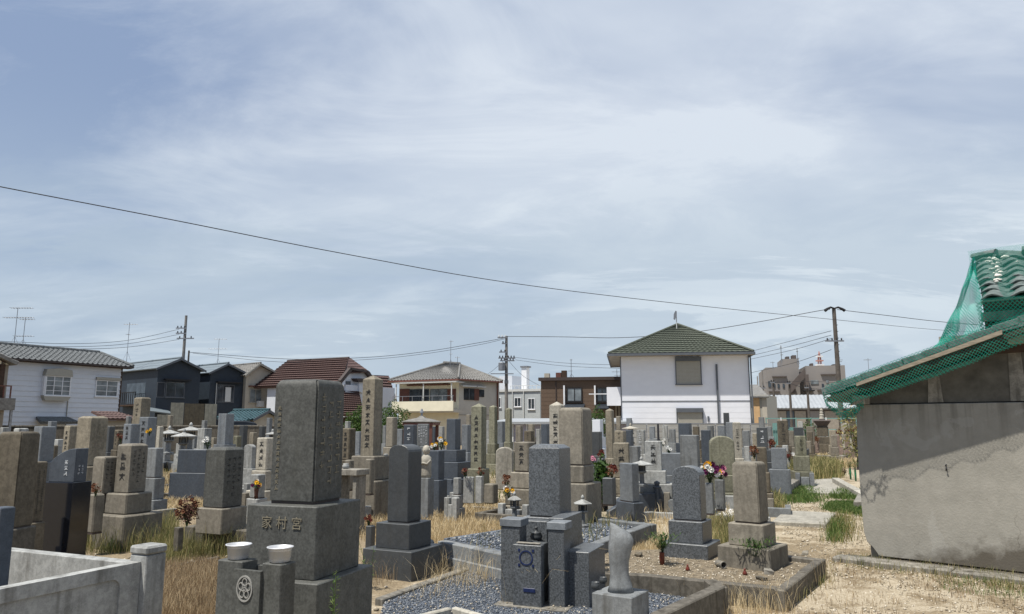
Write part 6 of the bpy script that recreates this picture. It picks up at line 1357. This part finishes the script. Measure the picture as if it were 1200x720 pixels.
wire([(593, 396, 60), (560, 402, 61), (500, 412, 62), (430, 419, 63), (340, 421, 64), (222, 413, 64)], .02, 'upper wire from the transformer pole to the left poles')
wire([(593, 397, 60), (560, 404.5, 61), (500, 414.5, 62), (430, 421.5, 63), (330, 424.5, 64), (226, 414, 64)], .016, 'lower wire from the transformer pole to the left poles')
for k, (ya, yb, yc) in enumerate(((386, 399, 403), (392, 403, 406.5), (398, 407, 409))): wire([(210, ya, 63), (150, yb, 58), (80, yc, 54), (-20, yc-4, 48)], .016, ('topmost', 'middle', 'lowest')[k]+' of three wires running left from the bare grey pole')
for k, (ya, yb) in enumerate(((388, 412), (393, 417), (397, 421), (410, 437))): wire([(974, ya, 50), (930, (ya+yb)/2-1+k, 60), (880, yb, 72)], .018, ('first', 'second', 'third', 'lowest')[k]+' of the thin wires running from the tall right pole behind the white house')
for k, (ya, yb) in enumerate(((419, 428), (422, 432))): wire([(604, ya, 60), (660, (ya+yb)/2+2, 55), (728, yb, 50)], .013, ('upper', 'lower')[k]+' thin service wire from the transformer pole to the brown building')
wire([(906, 449, 58), (925, 449.5, 58), (946, 455, 58), (1000, 459, 58)], .018, 'wire strung between the thin brown poles'); wire([(596, 423, 60), (612, 440, 62), (632, 452, 64)], .013, 'slanting service wire from the transformer pole to the grey house'); wire([(590, 423, 60), (578, 434, 60), (572, 438, 59)], .013, 'short wire from the transformer pole to the cream house roof')
wire([(897, 449, 80), (930, 447, 75), (970, 448, 70), (1010, 452, 70)], .02, 'far wire crossing in front of the beige concrete building')
def aerial(px, yt, yb, d, bars, label, r=.02):
    p = at(px, yb, d); h = at(px, yt, d).z-p.z; e = empty('tv_aerial', (p.x, p.y, p.z)); tag(e, label, 'tv aerial', 'tv aerials on the roofs'); k = d/F
    MB().tube([(0, 0, -.3), (0, 0, h)], r, 6).build('mast', MATS['steel'], e)
    for (y, x0, x1) in bars:
        z = (yb-y)*k; b = MB().tube([((x0-px)*k, 0, z), ((x1-px)*k, 0, z)], r*.8, 5); n = max(3, int(abs(x1-x0)/3))
        for i in range(n): x = ((x0-px)+(x1-x0)*(i+.5)/n)*k; b.tube([(x, -.25, z), (x, .25, z)], r*.45, 4)
        b.build('antenna_bar', MATS['steel'], e)
    for a in (0, 2.1, 4.2): MB().tube([(0, 0, min(h*.22, .6)), (.3*math.cos(a), .3*math.sin(a), -.1)], r*.5, 4).build('stay', MATS['steel'], e)
aerial(16.5, 361, 404, 45, ((360.5, 8, 34), (372, 1, 36)), 'taller left television aerial on the white clapboard house'); aerial(26.5, 373, 405, 46, ((374, 20, 37), (394, 15, 38)), 'shorter television aerial beside the taller one on the clapboard roof')
aerial(148.5, 378, 421, 57, ((380, 142, 158), (392, 146, 150)), 'television aerial on the left end of the navy house roof'); aerial(255, 397, 427, 62, ((397.5, 249, 264), (409, 243, 265)), 'television aerial on the narrower navy house')
aerial(528, 399, 428, 60, ((400, 526, 531), (415, 526.5, 530)), 'thin television mast on the cream house ridge'); aerial(536, 418, 429, 61, ((419, 533, 539),), 'short forked aerial right of the mast on the cream house')
aerial(669.5, 421, 443, 52, ((422, 668, 671), (435, 666, 671)), 'slim mast with white box on the brown building'); aerial(723, 433, 443, 52, ((436, 717, 729), (440, 720, 728)), 'flat aerial next to the roof of the white house')
aerial(916, 405, 424, 118, ((407, 915, 917), (416, 915, 918)), 'left mast on the far beige building', .06); aerial(935, 408, 426, 118, ((412, 934, 936), (420, 934, 937)), 'right mast on the far beige building', .06); aerial(906, 424, 432, 118, ((425, 903, 908),), 'small aerial on the far beige building', .04)
aerial(1019, 420, 446, 60, ((422, 1014, 1023),), 'aerial seen over the green netted roof', .02); aerial(984, 420, 430, 118, ((424, 980, 987), (422, 982, 988)), 'cluster aerial at the right end of the far beige building', .05)
def dish():
    d = 45.3; p = at(793, 383, d); e = empty('roof_antenna', (p.x, p.y, p.z)); tag(e, 'small pale panel antenna standing on the tip of the green roof', 'roof antenna'); k = d/F
    MB().tube([(0, 0, -.25), (0, 0, 15*k)], .03, 8).build('mast', MATS['ac'], e); MB().prism([(-3.5*k, 9*k), (-2*k, 8*k), (.2*k, 13*k), (.4*k, 18*k), (-1*k, 19*k), (-3*k, 15*k)], -.08, .0).build('panel', MATS['steel'], e)
dish()
def radio_tower():
    d = 420; p = at(961.5, 440, d); k = d/F; e = empty('lattice_tower', (p.x, p.y, 0)); tag(e, 'distant red and white lattice tower above the far beige building', 'tower'); zt = at(961.5, 412, d).z
    mb = MB()
    for a in (-1, 1):
        for b in (-1, 1): mb.tube([(a*4*k, b*4*k, 0), (a*1.2*k, b*1.2*k, zt-4), (0, 0, zt)], .25, 4)
    mb.build('legs', MATS['towred_hazed'], e)
    for i, y in enumerate((418, 423, 428, 433)):
        z = at(961, y, d).z; w = (2.4+.35*i)*k; MB().box(-w*1.3, w*1.3, -w, w, z-.35, z+.35).build('cross_band', MATS['towred_hazed'] if i % 2 else MATS['white_paint'], e)
radio_tower()
# ---------------------------------------------------------------- gravel, pebbles, grass
G_ = np.random.default_rng(5)
def inside(P, poly):
    x, y = P[:, 0], P[:, 1]; r = np.zeros(len(P), bool); n = len(poly)
    for i in range(n):
        x0, y0 = poly[i]; x1, y1 = poly[(i+1) % n]
        c = ((y0 > y) != (y1 > y)) & (x < (x1-x0)*(y-y0)/((y1-y0) or 1e-9)+x0); r ^= c
    return r
def sample(pix, n, z=0.0, world=False):
    poly = pix if world else [tuple(gnd(x, y, z)[:2]) for x, y in pix]; a = np.array(poly); lo, hi = a.min(0), a.max(0); out = []; got = 0
    while got < n:
        P = lo+(hi-lo)*G_.random((n*2+10, 2)); P = P[inside(P, poly)]; out.append(P); got += len(P)
    return np.concatenate(out)[:n]
def mass(name, V, Fc, mat, label=None, cat=None, parent=None):
    me = bpy.data.meshes.new(name); k = Fc.shape[1]; me.vertices.add(len(V)); me.vertices.foreach_set('co', V.astype(np.float32).ravel())
    me.loops.add(Fc.size); me.loops.foreach_set('vertex_index', Fc.astype(np.int32).ravel()); me.polygons.add(len(Fc)); me.polygons.foreach_set('loop_start', np.arange(0, Fc.size, k, dtype=np.int32)); me.update(calc_edges=True)
    me.materials.append(MATS[mat]); o = link(name, me, None, parent); tag(o, label, cat, kind='stuff'); return o
def pebbles(name, P, z, smin, smax, mat, label):
    n = len(P); base = np.array([(1,0,0),(0,1,0),(-1,0,0),(0,-1,0),(0,0,.62),(0,0,-.62)], float); s = (smin+(smax-smin)*G_.random(n)**2)[:, None, None]
    V = base[None]*(1+.5*(G_.random((n, 6, 3))-.5)+.0)*s; V += (G_.random((n, 6, 3))-.5)*.35*s; a = G_.random(n)*6.28; ca, sa = np.cos(a)[:, None], np.sin(a)[:, None]
    X = V[..., 0]*ca-V[..., 1]*sa; Y = V[..., 0]*sa+V[..., 1]*ca; V[..., 0] = X+P[:, 0:1]; V[..., 1] = Y+P[:, 1:2]; V[..., 2] += z+s[..., 0]*.3*G_.random((n, 1))
    f = np.array([(0,1,4),(1,2,4),(2,3,4),(3,0,4),(1,0,5),(2,1,5),(3,2,5),(0,3,5)]); Fc = (f[None]+6*np.arange(n)[:, None, None]).reshape(-1, 3)
    return mass(name, V.reshape(-1, 3), Fc, mat, label)
pebbles('blue_gravel', sample([(452, 702), (556, 665), (640, 668), (850, 685), (772, 722), (700, 760), (430, 760)], 34000, .03), .022, .006, .0125, 'gravelm', 'blue grey gravel filling the front plot')
pebbles('plot_gravel', sample([(525, 631), (600, 646), (683, 639), (760, 614), (700, 606), (600, 620)], 5000, .2), .195, .013, .026, 'gravelm', 'grey gravel in the plot behind the walled grave')
pebbles('white_gravel', sample([(748, 600), (766, 590), (860, 588), (862, 604)], 1600, .05), .03, .015, .04, 'gravelw', 'white gravel round the bouquet pillars')
pebbles('bed_stones', sample([(645, 667), (920, 687), (962, 655), (905, 642), (640, 650)], 2600, .13), .131, .004, .015, 'pebm', 'small stones scattered on the raised bed')
Pp = sample([(905, 720), (940, 655), (905, 600), (950, 560), (1010, 580), (1030, 650), (1320, 690), (1320, 860), (905, 860)], 11000)
pebbles('path_pebbles', Pp, -.004, .004, .016, 'pebm', 'loose pebbles on the sandy path')
pebbles('ground_rubble', sample([(-100, 720), (-100, 560), (900, 540), (980, 720)], 7000), -.002, .006, .03, 'pebm', 'pebbles between the graves')
def blades(P, hmin, hmax, w, lean=.45, z=0.0, droop=.3):
    n = len(P); h = hmin+(hmax-hmin)*G_.random(n)**1.6; a = G_.random(n)*6.283; l = h*lean*(.3+G_.random(n)); dx, dy = np.cos(a)*l, np.sin(a)*l
    b = G_.random(n)*3.1416; dist = np.hypot(P[:, 0], P[:, 1]); ww = w*np.maximum(1, dist/9)*(.6+.8*G_.random(n)); wx, wy = np.cos(b)*ww/2, np.sin(b)*ww/2
    x, y = P[:, 0], P[:, 1]; z0 = np.full(n, z-.01)
    V = np.stack([np.stack([x-wx, y-wy, z0], 1), np.stack([x+wx, y+wy, z0], 1), np.stack([x+dx*.4+wx*.7, y+dy*.4+wy*.7, z+h*.6], 1), np.stack([x+dx*.4-wx*.7, y+dy*.4-wy*.7, z+h*.6], 1), np.stack([x+dx, y+dy, z+h*(1-droop*G_.random(n))], 1)], 1)
    k = 5*np.arange(n)[:, None]; return V.reshape(-1, 3), np.concatenate([k+np.array([0, 1, 2]), k+np.array([0, 2, 3]), k+np.array([3, 2, 4])])
def clump(P, m, sp):
    Q = np.repeat(P, m, 0); return Q+G_.normal(0, sp, Q.shape)
def grass(pix, n, m, sp, hmin, hmax, w, mat, label, lean=.45, z=0.0, name='grass'):
    P = clump(sample(pix, n, z), m, sp); V, Fc = blades(P, hmin, hmax, w, lean, z); return mass(name, V, Fc, mat, label)
grass([(165, 604), (245, 606), (250, 574), (178, 572)], 1500, 9, .09, .04, .19, .006, 'straw', 'bright straw patch left of the speckled gravestone')
grass([(178, 575), (235, 575), (240, 563), (175, 563)], 300, 8, .12, .12, .40, .006, 'straw', 'taller straw behind the left patch')
grass([(418, 632), (505, 640), (592, 622), (640, 596), (560, 588), (425, 598)], 2400, 9, .09, .04, .20, .006, 'straw', 'bright straw patch in the middle before the obelisk')
grass([(183, 728), (290, 728), (260, 662), (188, 664)], 1500, 10, .05, .04, .17, .0035, 'strawb', 'brown dead grass left of the big monument')
grass([(186, 664), (250, 652), (235, 630), (180, 632)], 700, 9, .07, .04, .26, .004, 'strawg', 'thin mixed grass below the concrete base')
grass([(95, 650), (200, 645), (205, 612), (180, 624), (100, 632)], 420, 8, .05, .06, .42, .004, 'strawg', 'tall mixed grass before the chamfered gravestone', .5)
grass([(125, 648), (148, 646), (150, 630), (128, 634)], 60, 14, .04, .06, .25, .005, 'grassg', 'green grass tuft before the chamfered gravestone')
grass([(203, 655), (290, 655), (285, 636), (215, 640)], 240, 8, .05, .06, .42, .004, 'strawg', 'grass along the stained concrete base')
grass([(660, 690), (705, 690), (705, 645), (660, 650)], 160, 8, .06, .05, .26, .004, 'straw', 'straw right of the walled grave')
grass([(690, 672), (775, 662), (775, 632), (700, 655)], 900, 8, .07, .03, .18, .005, 'straw', 'straw between the plot kerb and the grey gravestone')
grass([(745, 590), (770, 592), (772, 570), (745, 572)], 120, 8, .07, .1, .35, .007, 'strawg', 'grass behind the blue kerb')
grass([(830, 650), (860, 650), (860, 615), (830, 615)], 200, 7, .06, .08, .40, .005, 'strawg', 'grass between the two front right gravestones')
grass([(850, 725), (935, 722), (925, 700), (852, 705)], 75, 7, .04, .06, .30, .0035, 'straw', 'straw at the foot of the dark kerb in front')
grass([(925, 712), (975, 675), (968, 660), (925, 700)], 45, 8, .05, .03, .16, .004, 'strawg', 'grass at the right foot of the dark kerb')
grass([(930, 700), (962, 680), (958, 672), (928, 690)], 60, 12, .04, .03, .12, .005, 'grassg', 'low green grass at the right foot of the dark kerb')
grass([(905, 568), (985, 560), (975, 547), (905, 550)], 900, 9, .14, .15, .62, .007, 'strawg', 'tall yellow green grass at the end of the path')
grass([(940, 548), (1015, 548), (1015, 533), (945, 536)], 1600, 8, .2, .10, .36, .007, 'straw', 'golden dry field before the far kerb')
grass([(895, 592), (960, 588), (950, 568), (898, 574)], 900, 10, .10, .03, .13, .006, 'grassg', 'green lawn patch left of the path')
grass([(880, 610), (915, 596), (905, 572), (885, 580)], 420, 8, .10, .05, .30, .006, 'strawg', 'mixed grass behind the brown gravestone')
grass([(968, 598), (1018, 606), (1015, 589), (975, 589)], 800, 10, .08, .02, .09, .006, 'grassg', 'green grass between the slabs and the shed')
grass([(975, 585), (1012, 586), (1010, 575), (980, 576)], 300, 9, .10, .03, .14, .006, 'grassg', 'green grass beside the far slab')
grass([(970, 640), (1000, 636), (1008, 606), (975, 604)], 90, 9, .07, .04, .20, .005, 'strawg', 'weeds at the left corner of the shed')
grass([(972, 634), (985, 634), (990, 615), (978, 613)], 60, 12, .05, .05, .20, .005, 'grassg', 'green weeds at the left corner of the shed')
grass([(1050, 700), (1330, 760), (1330, 672), (1060, 660)], 380, 7, .05, .015, .075, .004, 'strawb', 'sparse trodden grass before the shed')
grass([(1100, 690), (1300, 720), (1300, 680), (1130, 672)], 220, 8, .07, .015, .07, .004, 'grassg', 'sparse green grass before the shed')
grass([(980, 662), (1300, 712), (1300, 690), (985, 652)], 240, 8, .05, .02, .14, .004, 'strawg', 'weeds along the shed apron')
grass([(880, 728), (1080, 728), (1000, 660), (975, 650)], 140, 7, .05, .015, .08, .004, 'strawb', 'sparse dead grass on the path')
grass([(460, 712), (600, 690), (640, 672), (500, 676)], 60, 5, .06, .08, .36, .003, 'straw', 'stray stalks in the blue gravel', .8)
grass([(515, 690), (580, 688), (575, 668), (520, 672)], 45, 6, .05, .10, .42, .003, 'straw', 'stalks behind the blue gravel', .6)
grass([(424, 690), (500, 672), (560, 662), (500, 660), (420, 672)], 160, 7, .05, .05, .3, .0035, 'strawb', 'dead grass along the left kerb of the gravel bed')
grass([(0, 600), (420, 600), (420, 545), (0, 545)], 1300, 6, .09, .04, .25, .007, 'strawg', 'patchy grass among the left graves')
grass([(430, 588), (900, 588), (900, 543), (430, 543)], 1900, 6, .10, .04, .25, .007, 'strawg', 'patchy grass among the middle graves')
grass([(690, 655), (690, 610), (860, 575), (870, 610)], 260, 6, .08, .05, .3, .006, 'straw', 'dry grass behind the front right pair')
grass([(525, 640), (600, 652), (690, 645), (762, 612), (700, 604)], 60, 6, .08, .05, .3, .006, 'strawg', 'weeds growing in the plot gravel', z=.2)
# ---------------------------------------------------------------- single plants, flowers, pots
def tuft(px, py, n, h, sp, mat, label, lean=.5, w=.004, z=0.0):
    p = gnd(px, py, z); e = empty('grass_tuft', (p.x, p.y, z)); tag(e, label, 'grass tuft'); P = G_.normal(0, sp, (n, 2)); mb = MB()
    for k in range(n):
        a = rnd.uniform(0, 6.28); hh = h*rnd.uniform(.5, 1); l = hh*lean*rnd.uniform(.2, 1); q = (P[k, 0], P[k, 1]); dr = .18*rnd.random()
        pts = [(q[0], q[1], -.01), (q[0]+.25*l*math.cos(a), q[1]+.25*l*math.sin(a), hh*.45), (q[0]+.6*l*math.cos(a), q[1]+.6*l*math.sin(a), hh*.85), (q[0]+l*math.cos(a), q[1]+l*math.sin(a), hh*(1-dr))]
        mb.tube(pts, w*.5, 3, w*.15)
    tag(mb.build('stalks', MATS[mat], e, fix=False), kind='stuff')
tuft(672, 697, 70, .62, .035, 'strawb', 'tall reddish dry grass tuft right of the walled granite grave', .55); tuft(655, 705, 14, .55, .06, 'straw', 'few long dry stalks leaning before the walled grave', 1.1, .003)
tuft(612, 708, 12, .5, .12, 'straw', 'thin bent stalks across the blue ring crest', 1.2, .003)
tuft(555, 690, 14, .5, .10, 'straw', 'dry stalks standing in the left of the blue gravel', .7, .003)
tuft(800, 700, 5, .35, .1, 'straw', 'lone bent stalks at the right of the gravel bed', 1.0, .003); tuft(905, 716, 22, .35, .07, 'straw', 'dry stalks in front of the dark kerb corner', .8, .003); tuft(967, 690, 14, .45, .05, 'straw', 'tall dry stalks right of the dark kerb', .4, .003)
def weed(px, py, d, h, n, label, mat='leafg'):
    p = at(px, py, d); z = 0.0; e = empty('weed', (p.x, p.y, z)); tag(e, label, 'weed'); st = MB(); lf = MB()
    for k in range(n):
        a = rnd.uniform(0, 6.28); hh = h*rnd.uniform(.7, 1); l = .12*rnd.random(); bx, by = rnd.uniform(-.05, .05), rnd.uniform(-.05, .05)
        st.tube([(bx, by, -.02), (bx+l*.4*math.cos(a), by+l*.4*math.sin(a), hh*.5), (bx+l*math.cos(a), by+l*math.sin(a), hh)], .0035, 4, .0012)
        for j in range(34):
            t = rnd.uniform(.2, 1); b = rnd.uniform(0, 6.28); q = Vector((bx+l*t*math.cos(a), by+l*t*math.sin(a), hh*t)); L = .065*(1.15-t*.7); dv = Vector((math.cos(b), math.sin(b), rnd.uniform(-.1, .7)))*L; sv_ = Vector((-math.sin(b), math.cos(b), 0))*L*.10
            lf.add([tuple(q), tuple(q+dv*.5+sv_), tuple(q+dv), tuple(q+dv*.5-sv_)], [(0, 1, 2, 3)])
    st.build('stem', MATS[mat], e, fix=False); tag(lf.build('leaves', MATS[mat], e, fix=False), kind='stuff')
weed(388, 650, 4.35, .86, 2, 'green weed with narrow leaves standing before the right side of the big monument', 'grassg'); weed(396, 650, 4.5, .70, 2, 'shorter green weed next to the tall one before the big monument', 'grassg')
weed(258, 690, 3.9, .66, 4, 'bushy green weed before the left granite pillar', 'grassg'); weed(280, 690, 3.8, .60, 2, 'small green weed under the plum crest', 'grassg'); weed(436, 640, 7.4, .55, 2, 'yellow green weed left of the dark peaked gravestone', 'grassg')
def cloud(par, name, c, rx, ry, rz, n, s, mat, flat=.6, kind=True):
    u = G_.normal(0, 1, (n, 3)); u /= np.linalg.norm(u, axis=1)[:, None]; r = G_.random(n)[:, None]**.45; P = u*r*np.array([rx, ry, rz]); P *= (1+.25*np.sin(u[:, 0:1]*5+1)*np.cos(u[:, 2:3]*6)); P += np.array(c)
    a = G_.normal(0, 1, (n, 3)); a /= np.linalg.norm(a, axis=1)[:, None]; b = np.cross(a, G_.normal(0, 1, (n, 3))); b /= np.linalg.norm(b, axis=1)[:, None]; ss = (s*(.5+G_.random(n)))[:, None]
    V = np.stack([P-a*ss, P-b*ss*flat*.5, P+a*ss, P+b*ss*flat*.5], 1).reshape(-1, 3); Fc = 4*np.arange(n)[:, None]+np.array([0, 1, 2, 3]); return mass(name, V, Fc, mat, None, None, par)
def flower(mb, c, s):
    c = Vector(c)
    for k in range(9):
        a = 2*math.pi*k/9; dv = Vector((math.cos(a), rnd.uniform(-.5, -.1), math.sin(a)))*s; sv_ = Vector((-math.sin(a), 0, math.cos(a)))*s*.38; mb.add([tuple(c), tuple(c+dv*.6+sv_), tuple(c+dv), tuple(c+dv*.6-sv_)], [(0, 1, 2, 3)])
    mb.lathe([(s*.1, -s*.3), (s*.45, -.1*s), (s*.5, .15*s), (s*.1, s*.4)], c=tuple(c), n=7)
def bouquet(px, yt, yb, d, leaf, blooms, label, n=220, wd=1.0, pot=None, name='bouquet', cat='flowers', spike=False, group='grave flowers', ls=.12):
    p = at(px, yb, d); zt = at(px, yt, d).z; h = zt-p.z; e = empty(name, (p.x, p.y, p.z)); tag(e, label, cat, group)
    st = MB()
    for k in range(7): a = 6.28*k/7; st.tube([(0, 0, -.02), (.18*h*wd*math.cos(a), .18*h*wd*math.sin(a), h*.5)], .006, 4)
    st.build('stems', MATS['leafd'], e, fix=False)
    cloud(e, 'leaves', (0, 0, h*.55), h*.42*wd, h*.38*wd, h*.45, n, h*ls, leaf, .45)
    for m, k, s in blooms:
        fb = MB()
        for j in range(k): a = rnd.uniform(0, 6.28); el = rnd.uniform(-.5, 1.3); flower(fb, (h*.40*wd*math.cos(a)*math.cos(el), -abs(h*.34*wd*math.sin(a)*math.cos(el)), h*.57+h*.40*math.sin(el)), h*s)
        tag(fb.build('blossoms', MATS[m], e, fix=False), kind='stuff')
bouquet(832, 543, 566, 10.6, 'leafd', (('fwhite', 9, .16), ('fyel', 3, .20), ('fpur', 5, .17)), 'large colourful bouquet of white yellow and purple flowers in the grey vase pillar', 260, 1.1); bouquet(844, 546, 563, 10.9, 'leafd', (('fpur', 5, .2), ('fpink', 3, .2)), 'purple and pink bouquet beside the large colourful one', 160)
bouquet(219, 583, 615, 8.8, 'lbrown', (('ldead', 9, .09),), 'dead brown flowers on the dark pillar left of the speckled gravestone', 380, 1.0, cat='dead flowers', ls=.10)
bouquet(300, 562, 578, 11.3, 'leafd', (('fyel', 2, .20), ('fwhite', 2, .16), ('fpur', 2, .16)), 'slim yellow white and purple flowers left of the big monument', 90, .7)
p = at(300, 584, 11.3); o = MB().lathe([(.03, 0), (.026, .05), (.035, .13), (.038, .14), (.02, .14)], n=12).build('flower_vase', MATS['lbrown'], None, (p.x, p.y, at(300, 584, 11.3).z), smooth=True); tag(o, 'slim brown vase under the yellow flowers left of the big monument', 'vase')
for px, yt, yb, d, lf, bl, lab in ((141, 508, 518, 16.5, 'ldead', (('fred', 3, .2),), 'dark red flowers beside the small brown gravestone'), (175, 503, 510, 15, 'leafd', (('fyel', 3, .3),), 'yellow flowers at the foot of the pale blue gravestone'),
    (243, 513, 526, 17, 'leafd', (('fwhite', 5, .22),), 'white flowers before the tall smooth gravestone'), (545, 548, 559, 13.2, 'ldead', (('fred', 2, .15),), 'dead red brown flowers left at the stout obelisk'), (563, 548, 559, 13.2, 'ldead', (('fred', 2, .15),), 'dead red brown flowers right at the stout obelisk'),
    (509, 519, 528, 13, 'leafd', (('fyel', 2, .25), ('fwhite', 2, .25)), 'white and yellow flowers on the dark blue block, left one'), (517, 513, 527, 14.4, 'leafd', (('fyel', 2, .2), ('fwhite', 2, .2)), 'white and yellow flowers on the dark blue block, taller right one'),
    (593, 557, 572, 12, 'ldead', (('ldead', 4, .16),), 'rust brown flowers below the arched lichen slab'), (596, 569, 584, 11.9, 'leafd', (('fyel', 3, .2), ('fwhite', 3, .2), ('fpur', 1, .2)), 'yellow and white flowers below the arched lichen slab'),
    (695, 534, 541, 10.6, 'leafd', (('fpink', 3, .35),), 'pink flower at the right of the large round topped gravestone'), (705, 527, 538, 15, 'ldead', (('fred', 4, .2),), 'red flowers behind the pink one'), (717, 545, 561, 11.9, 'ldead', (('fwhite', 2, .15), ('fred', 4, .2)), 'brown and red dead flowers on the small dark pillar'),
    (784, 523, 532, 15.5, 'leafd', (('fwhite', 5, .25),), 'white flowers on the wide pale box stone'), (777, 514, 523, 20, 'leafd', (('fwhite', 3, .2),), 'small flowers behind the wide pale box stone'), (884, 523, 537, 13.4, 'ldead', (('ldead', 3, .2),), 'orange brown flowers left of the stubby brown gravestone'),
    (905, 515, 528, 17, 'ldead', (('fred', 2, .2), ('ldead', 3, .2)), 'orange brown flowers right of the dark lettered gravestone'), (925, 528, 540, 17.5, 'lbrown', (('fred', 2, .2), ('fwhite', 1, .2)), 'wilted flowers between the slab and the tan two column stone'),
    (984, 502, 511, 30.5, 'ldead', (('fred', 3, .25),), 'red flowers on the first pinkish brown stone'), (993, 502, 511, 30.5, 'ldead', (('fred', 3, .25),), 'red flowers on the second pinkish brown stone'), (1002, 501, 510, 29.5, 'ldead', (('fred', 3, .25),), 'red flowers on the third pinkish brown stone'),
    (958, 512, 519, 29.8, 'ldead', (('ldead', 3, .25),), 'brown flowers before the brown stone tower'), (432, 604, 616, 9.6, 'ldead', (('fred', 4, .2),), 'red brown dead flowers left of the dark peaked gravestone'), (112, 567, 580, 9.2, 'ldead', (('ldead', 3, .2),), 'brown dead flowers on the small square pillar'),
    (990, 548, 556, 21, 'lbrown', (), 'dark wilted plant on the plot right of the path')):
    bouquet(px, yt, yb, d, lf, bl, lab, 110, .95)
def potted(px, yt, ym, yb, z, potm, label, label2, n=420, d=None):
    p = gnd(px, yb, z); d = p.y; zm = at(px, ym, d).z; r = .028; o = MB().lathe([(r*.8, 0), (r, (zm-z)*.6), (r*.9, zm-z), (r*1.05, zm-z+.006), (r*.8, zm-z+.006), (r*.7, .02)], n=16).build('flower_vase', MATS[potm], None, (p.x, p.y, z), smooth=True); tag(o, label2, 'vase')
    zt = at(px, yt, d).z; e = empty('leafy_sprig', (p.x, p.y, zm)); tag(e, label, 'greenery'); h = zt-zm; st = MB(); lf = MB()
    for k in range(9): a = rnd.uniform(0, 6.28); l = h*.45*rnd.random(); st.tube([(0, 0, -.06), (l*.5*math.cos(a), l*.5*math.sin(a), h*.5), (l*math.cos(a), l*math.sin(a), h*.9)], .003, 4)
    for j in range(n):
        a, b = rnd.uniform(0, 6.28), rnd.uniform(0, 6.28); t = rnd.uniform(.1, 1); q = Vector((h*1.25*t*math.cos(a)*rnd.random(), h*1.25*t*math.sin(a)*rnd.random(), h*t*.9)); L = h*.26; dv = Vector((math.cos(b), math.sin(b), rnd.uniform(-.2, .9)))*L; sv_ = Vector((-math.sin(b), math.cos(b), 0))*L*.09
        lf.add([tuple(q), tuple(q+dv*.5+sv_), tuple(q+dv), tuple(q+dv*.5-sv_)], [(0, 1, 2, 3)])
    st.build('stems', MATS['leafd'], e, fix=False); tag(lf.build('leaves', MATS['leafg'], e, fix=False), kind='stuff')
potted(776, 624, 648, 662, .13, 'redpot', 'green leafy sprig in the dark red vase left of the grey gravestone', 'dark red vase with greenery left of the grey gravestone'); potted(887, 630, 656, 668, .13, 'redpot', 'green leafy sprig before the brown gravestone plinth', 'red brown vase before the brown gravestone plinth')
potted(997, 540, 549, 562, 0, 'greenpot', 'dark greenery in the left green vase near the shed corner', 'left green vase near the shed corner', 80); potted(1003, 541, 551, 564, 0, 'greenpot', 'dark greenery in the right green vase near the shed corner', 'right green vase close to the shed wall', 80)
for px, py, lab in ((806, 669, 'tiny red candle holder before the grey gravestone'), (873, 674, 'tiny red candle holder left of the broken slab')):
    p = gnd(px, py, .13); o = MB().lathe([(.016, 0), (.024, .012), (.014, .03), (.008, .045), (.012, .052), (.002, .06)], n=12).build('candle_holder', MATS['redpot'], None, (p.x, p.y, .131), smooth=True); tag(o, lab, 'candle holder')
def bush(px, yt, yb, d, wd, n, label, mat='leafg'):
    p = at(px, yb, d); h = at(px, yt, d).z; e = empty('bush', (p.x, p.y, 0)); tag(e, label, 'bush'); MB().tube([(0, 0, -.05), (.05, 0, h*.5)], .05, 6, .02).build('trunk', MATS['poleb'], e)
    for k in range(4): a = 6.28*k/4; MB().tube([(0, 0, h*.2), (wd*.5*math.cos(a), wd*.5*math.sin(a), h*.75)], .03, 5, .01).build('branch', MATS['poleb'], e)
    cloud(e, 'crown', (0, 0, h*.56), wd, wd, h*.46, n, .075, mat, .6)
bush(420, 478, 520, 38, .8, 2600, 'green bush between the big monument and the tallest obelisk'); bush(458, 474, 520, 38, .9, 3000, 'green bush right of the tallest obelisk by the cream house'); bush(700, 480, 512, 40, .7, 2200, 'green bush before the brown tiled building'); bush(705, 538, 566, 13.8, .16, 500, 'small green shrub right of the large round topped gravestone')
bush(948, 494, 515, 47, .6, 900, 'small bush at the teal fence'); bush(1003, 476, 515, 26, .55, 600, 'thin bush growing behind the left corner of the shed', 'strawg')
pebbles('gravel_litter', sample([(452, 702), (556, 665), (640, 668), (850, 685), (772, 722), (700, 760), (430, 760)], 900, .03), .038, .004, .014, 'pebm', 'dry leaf bits and soil crumbs lying on the blue gravel')
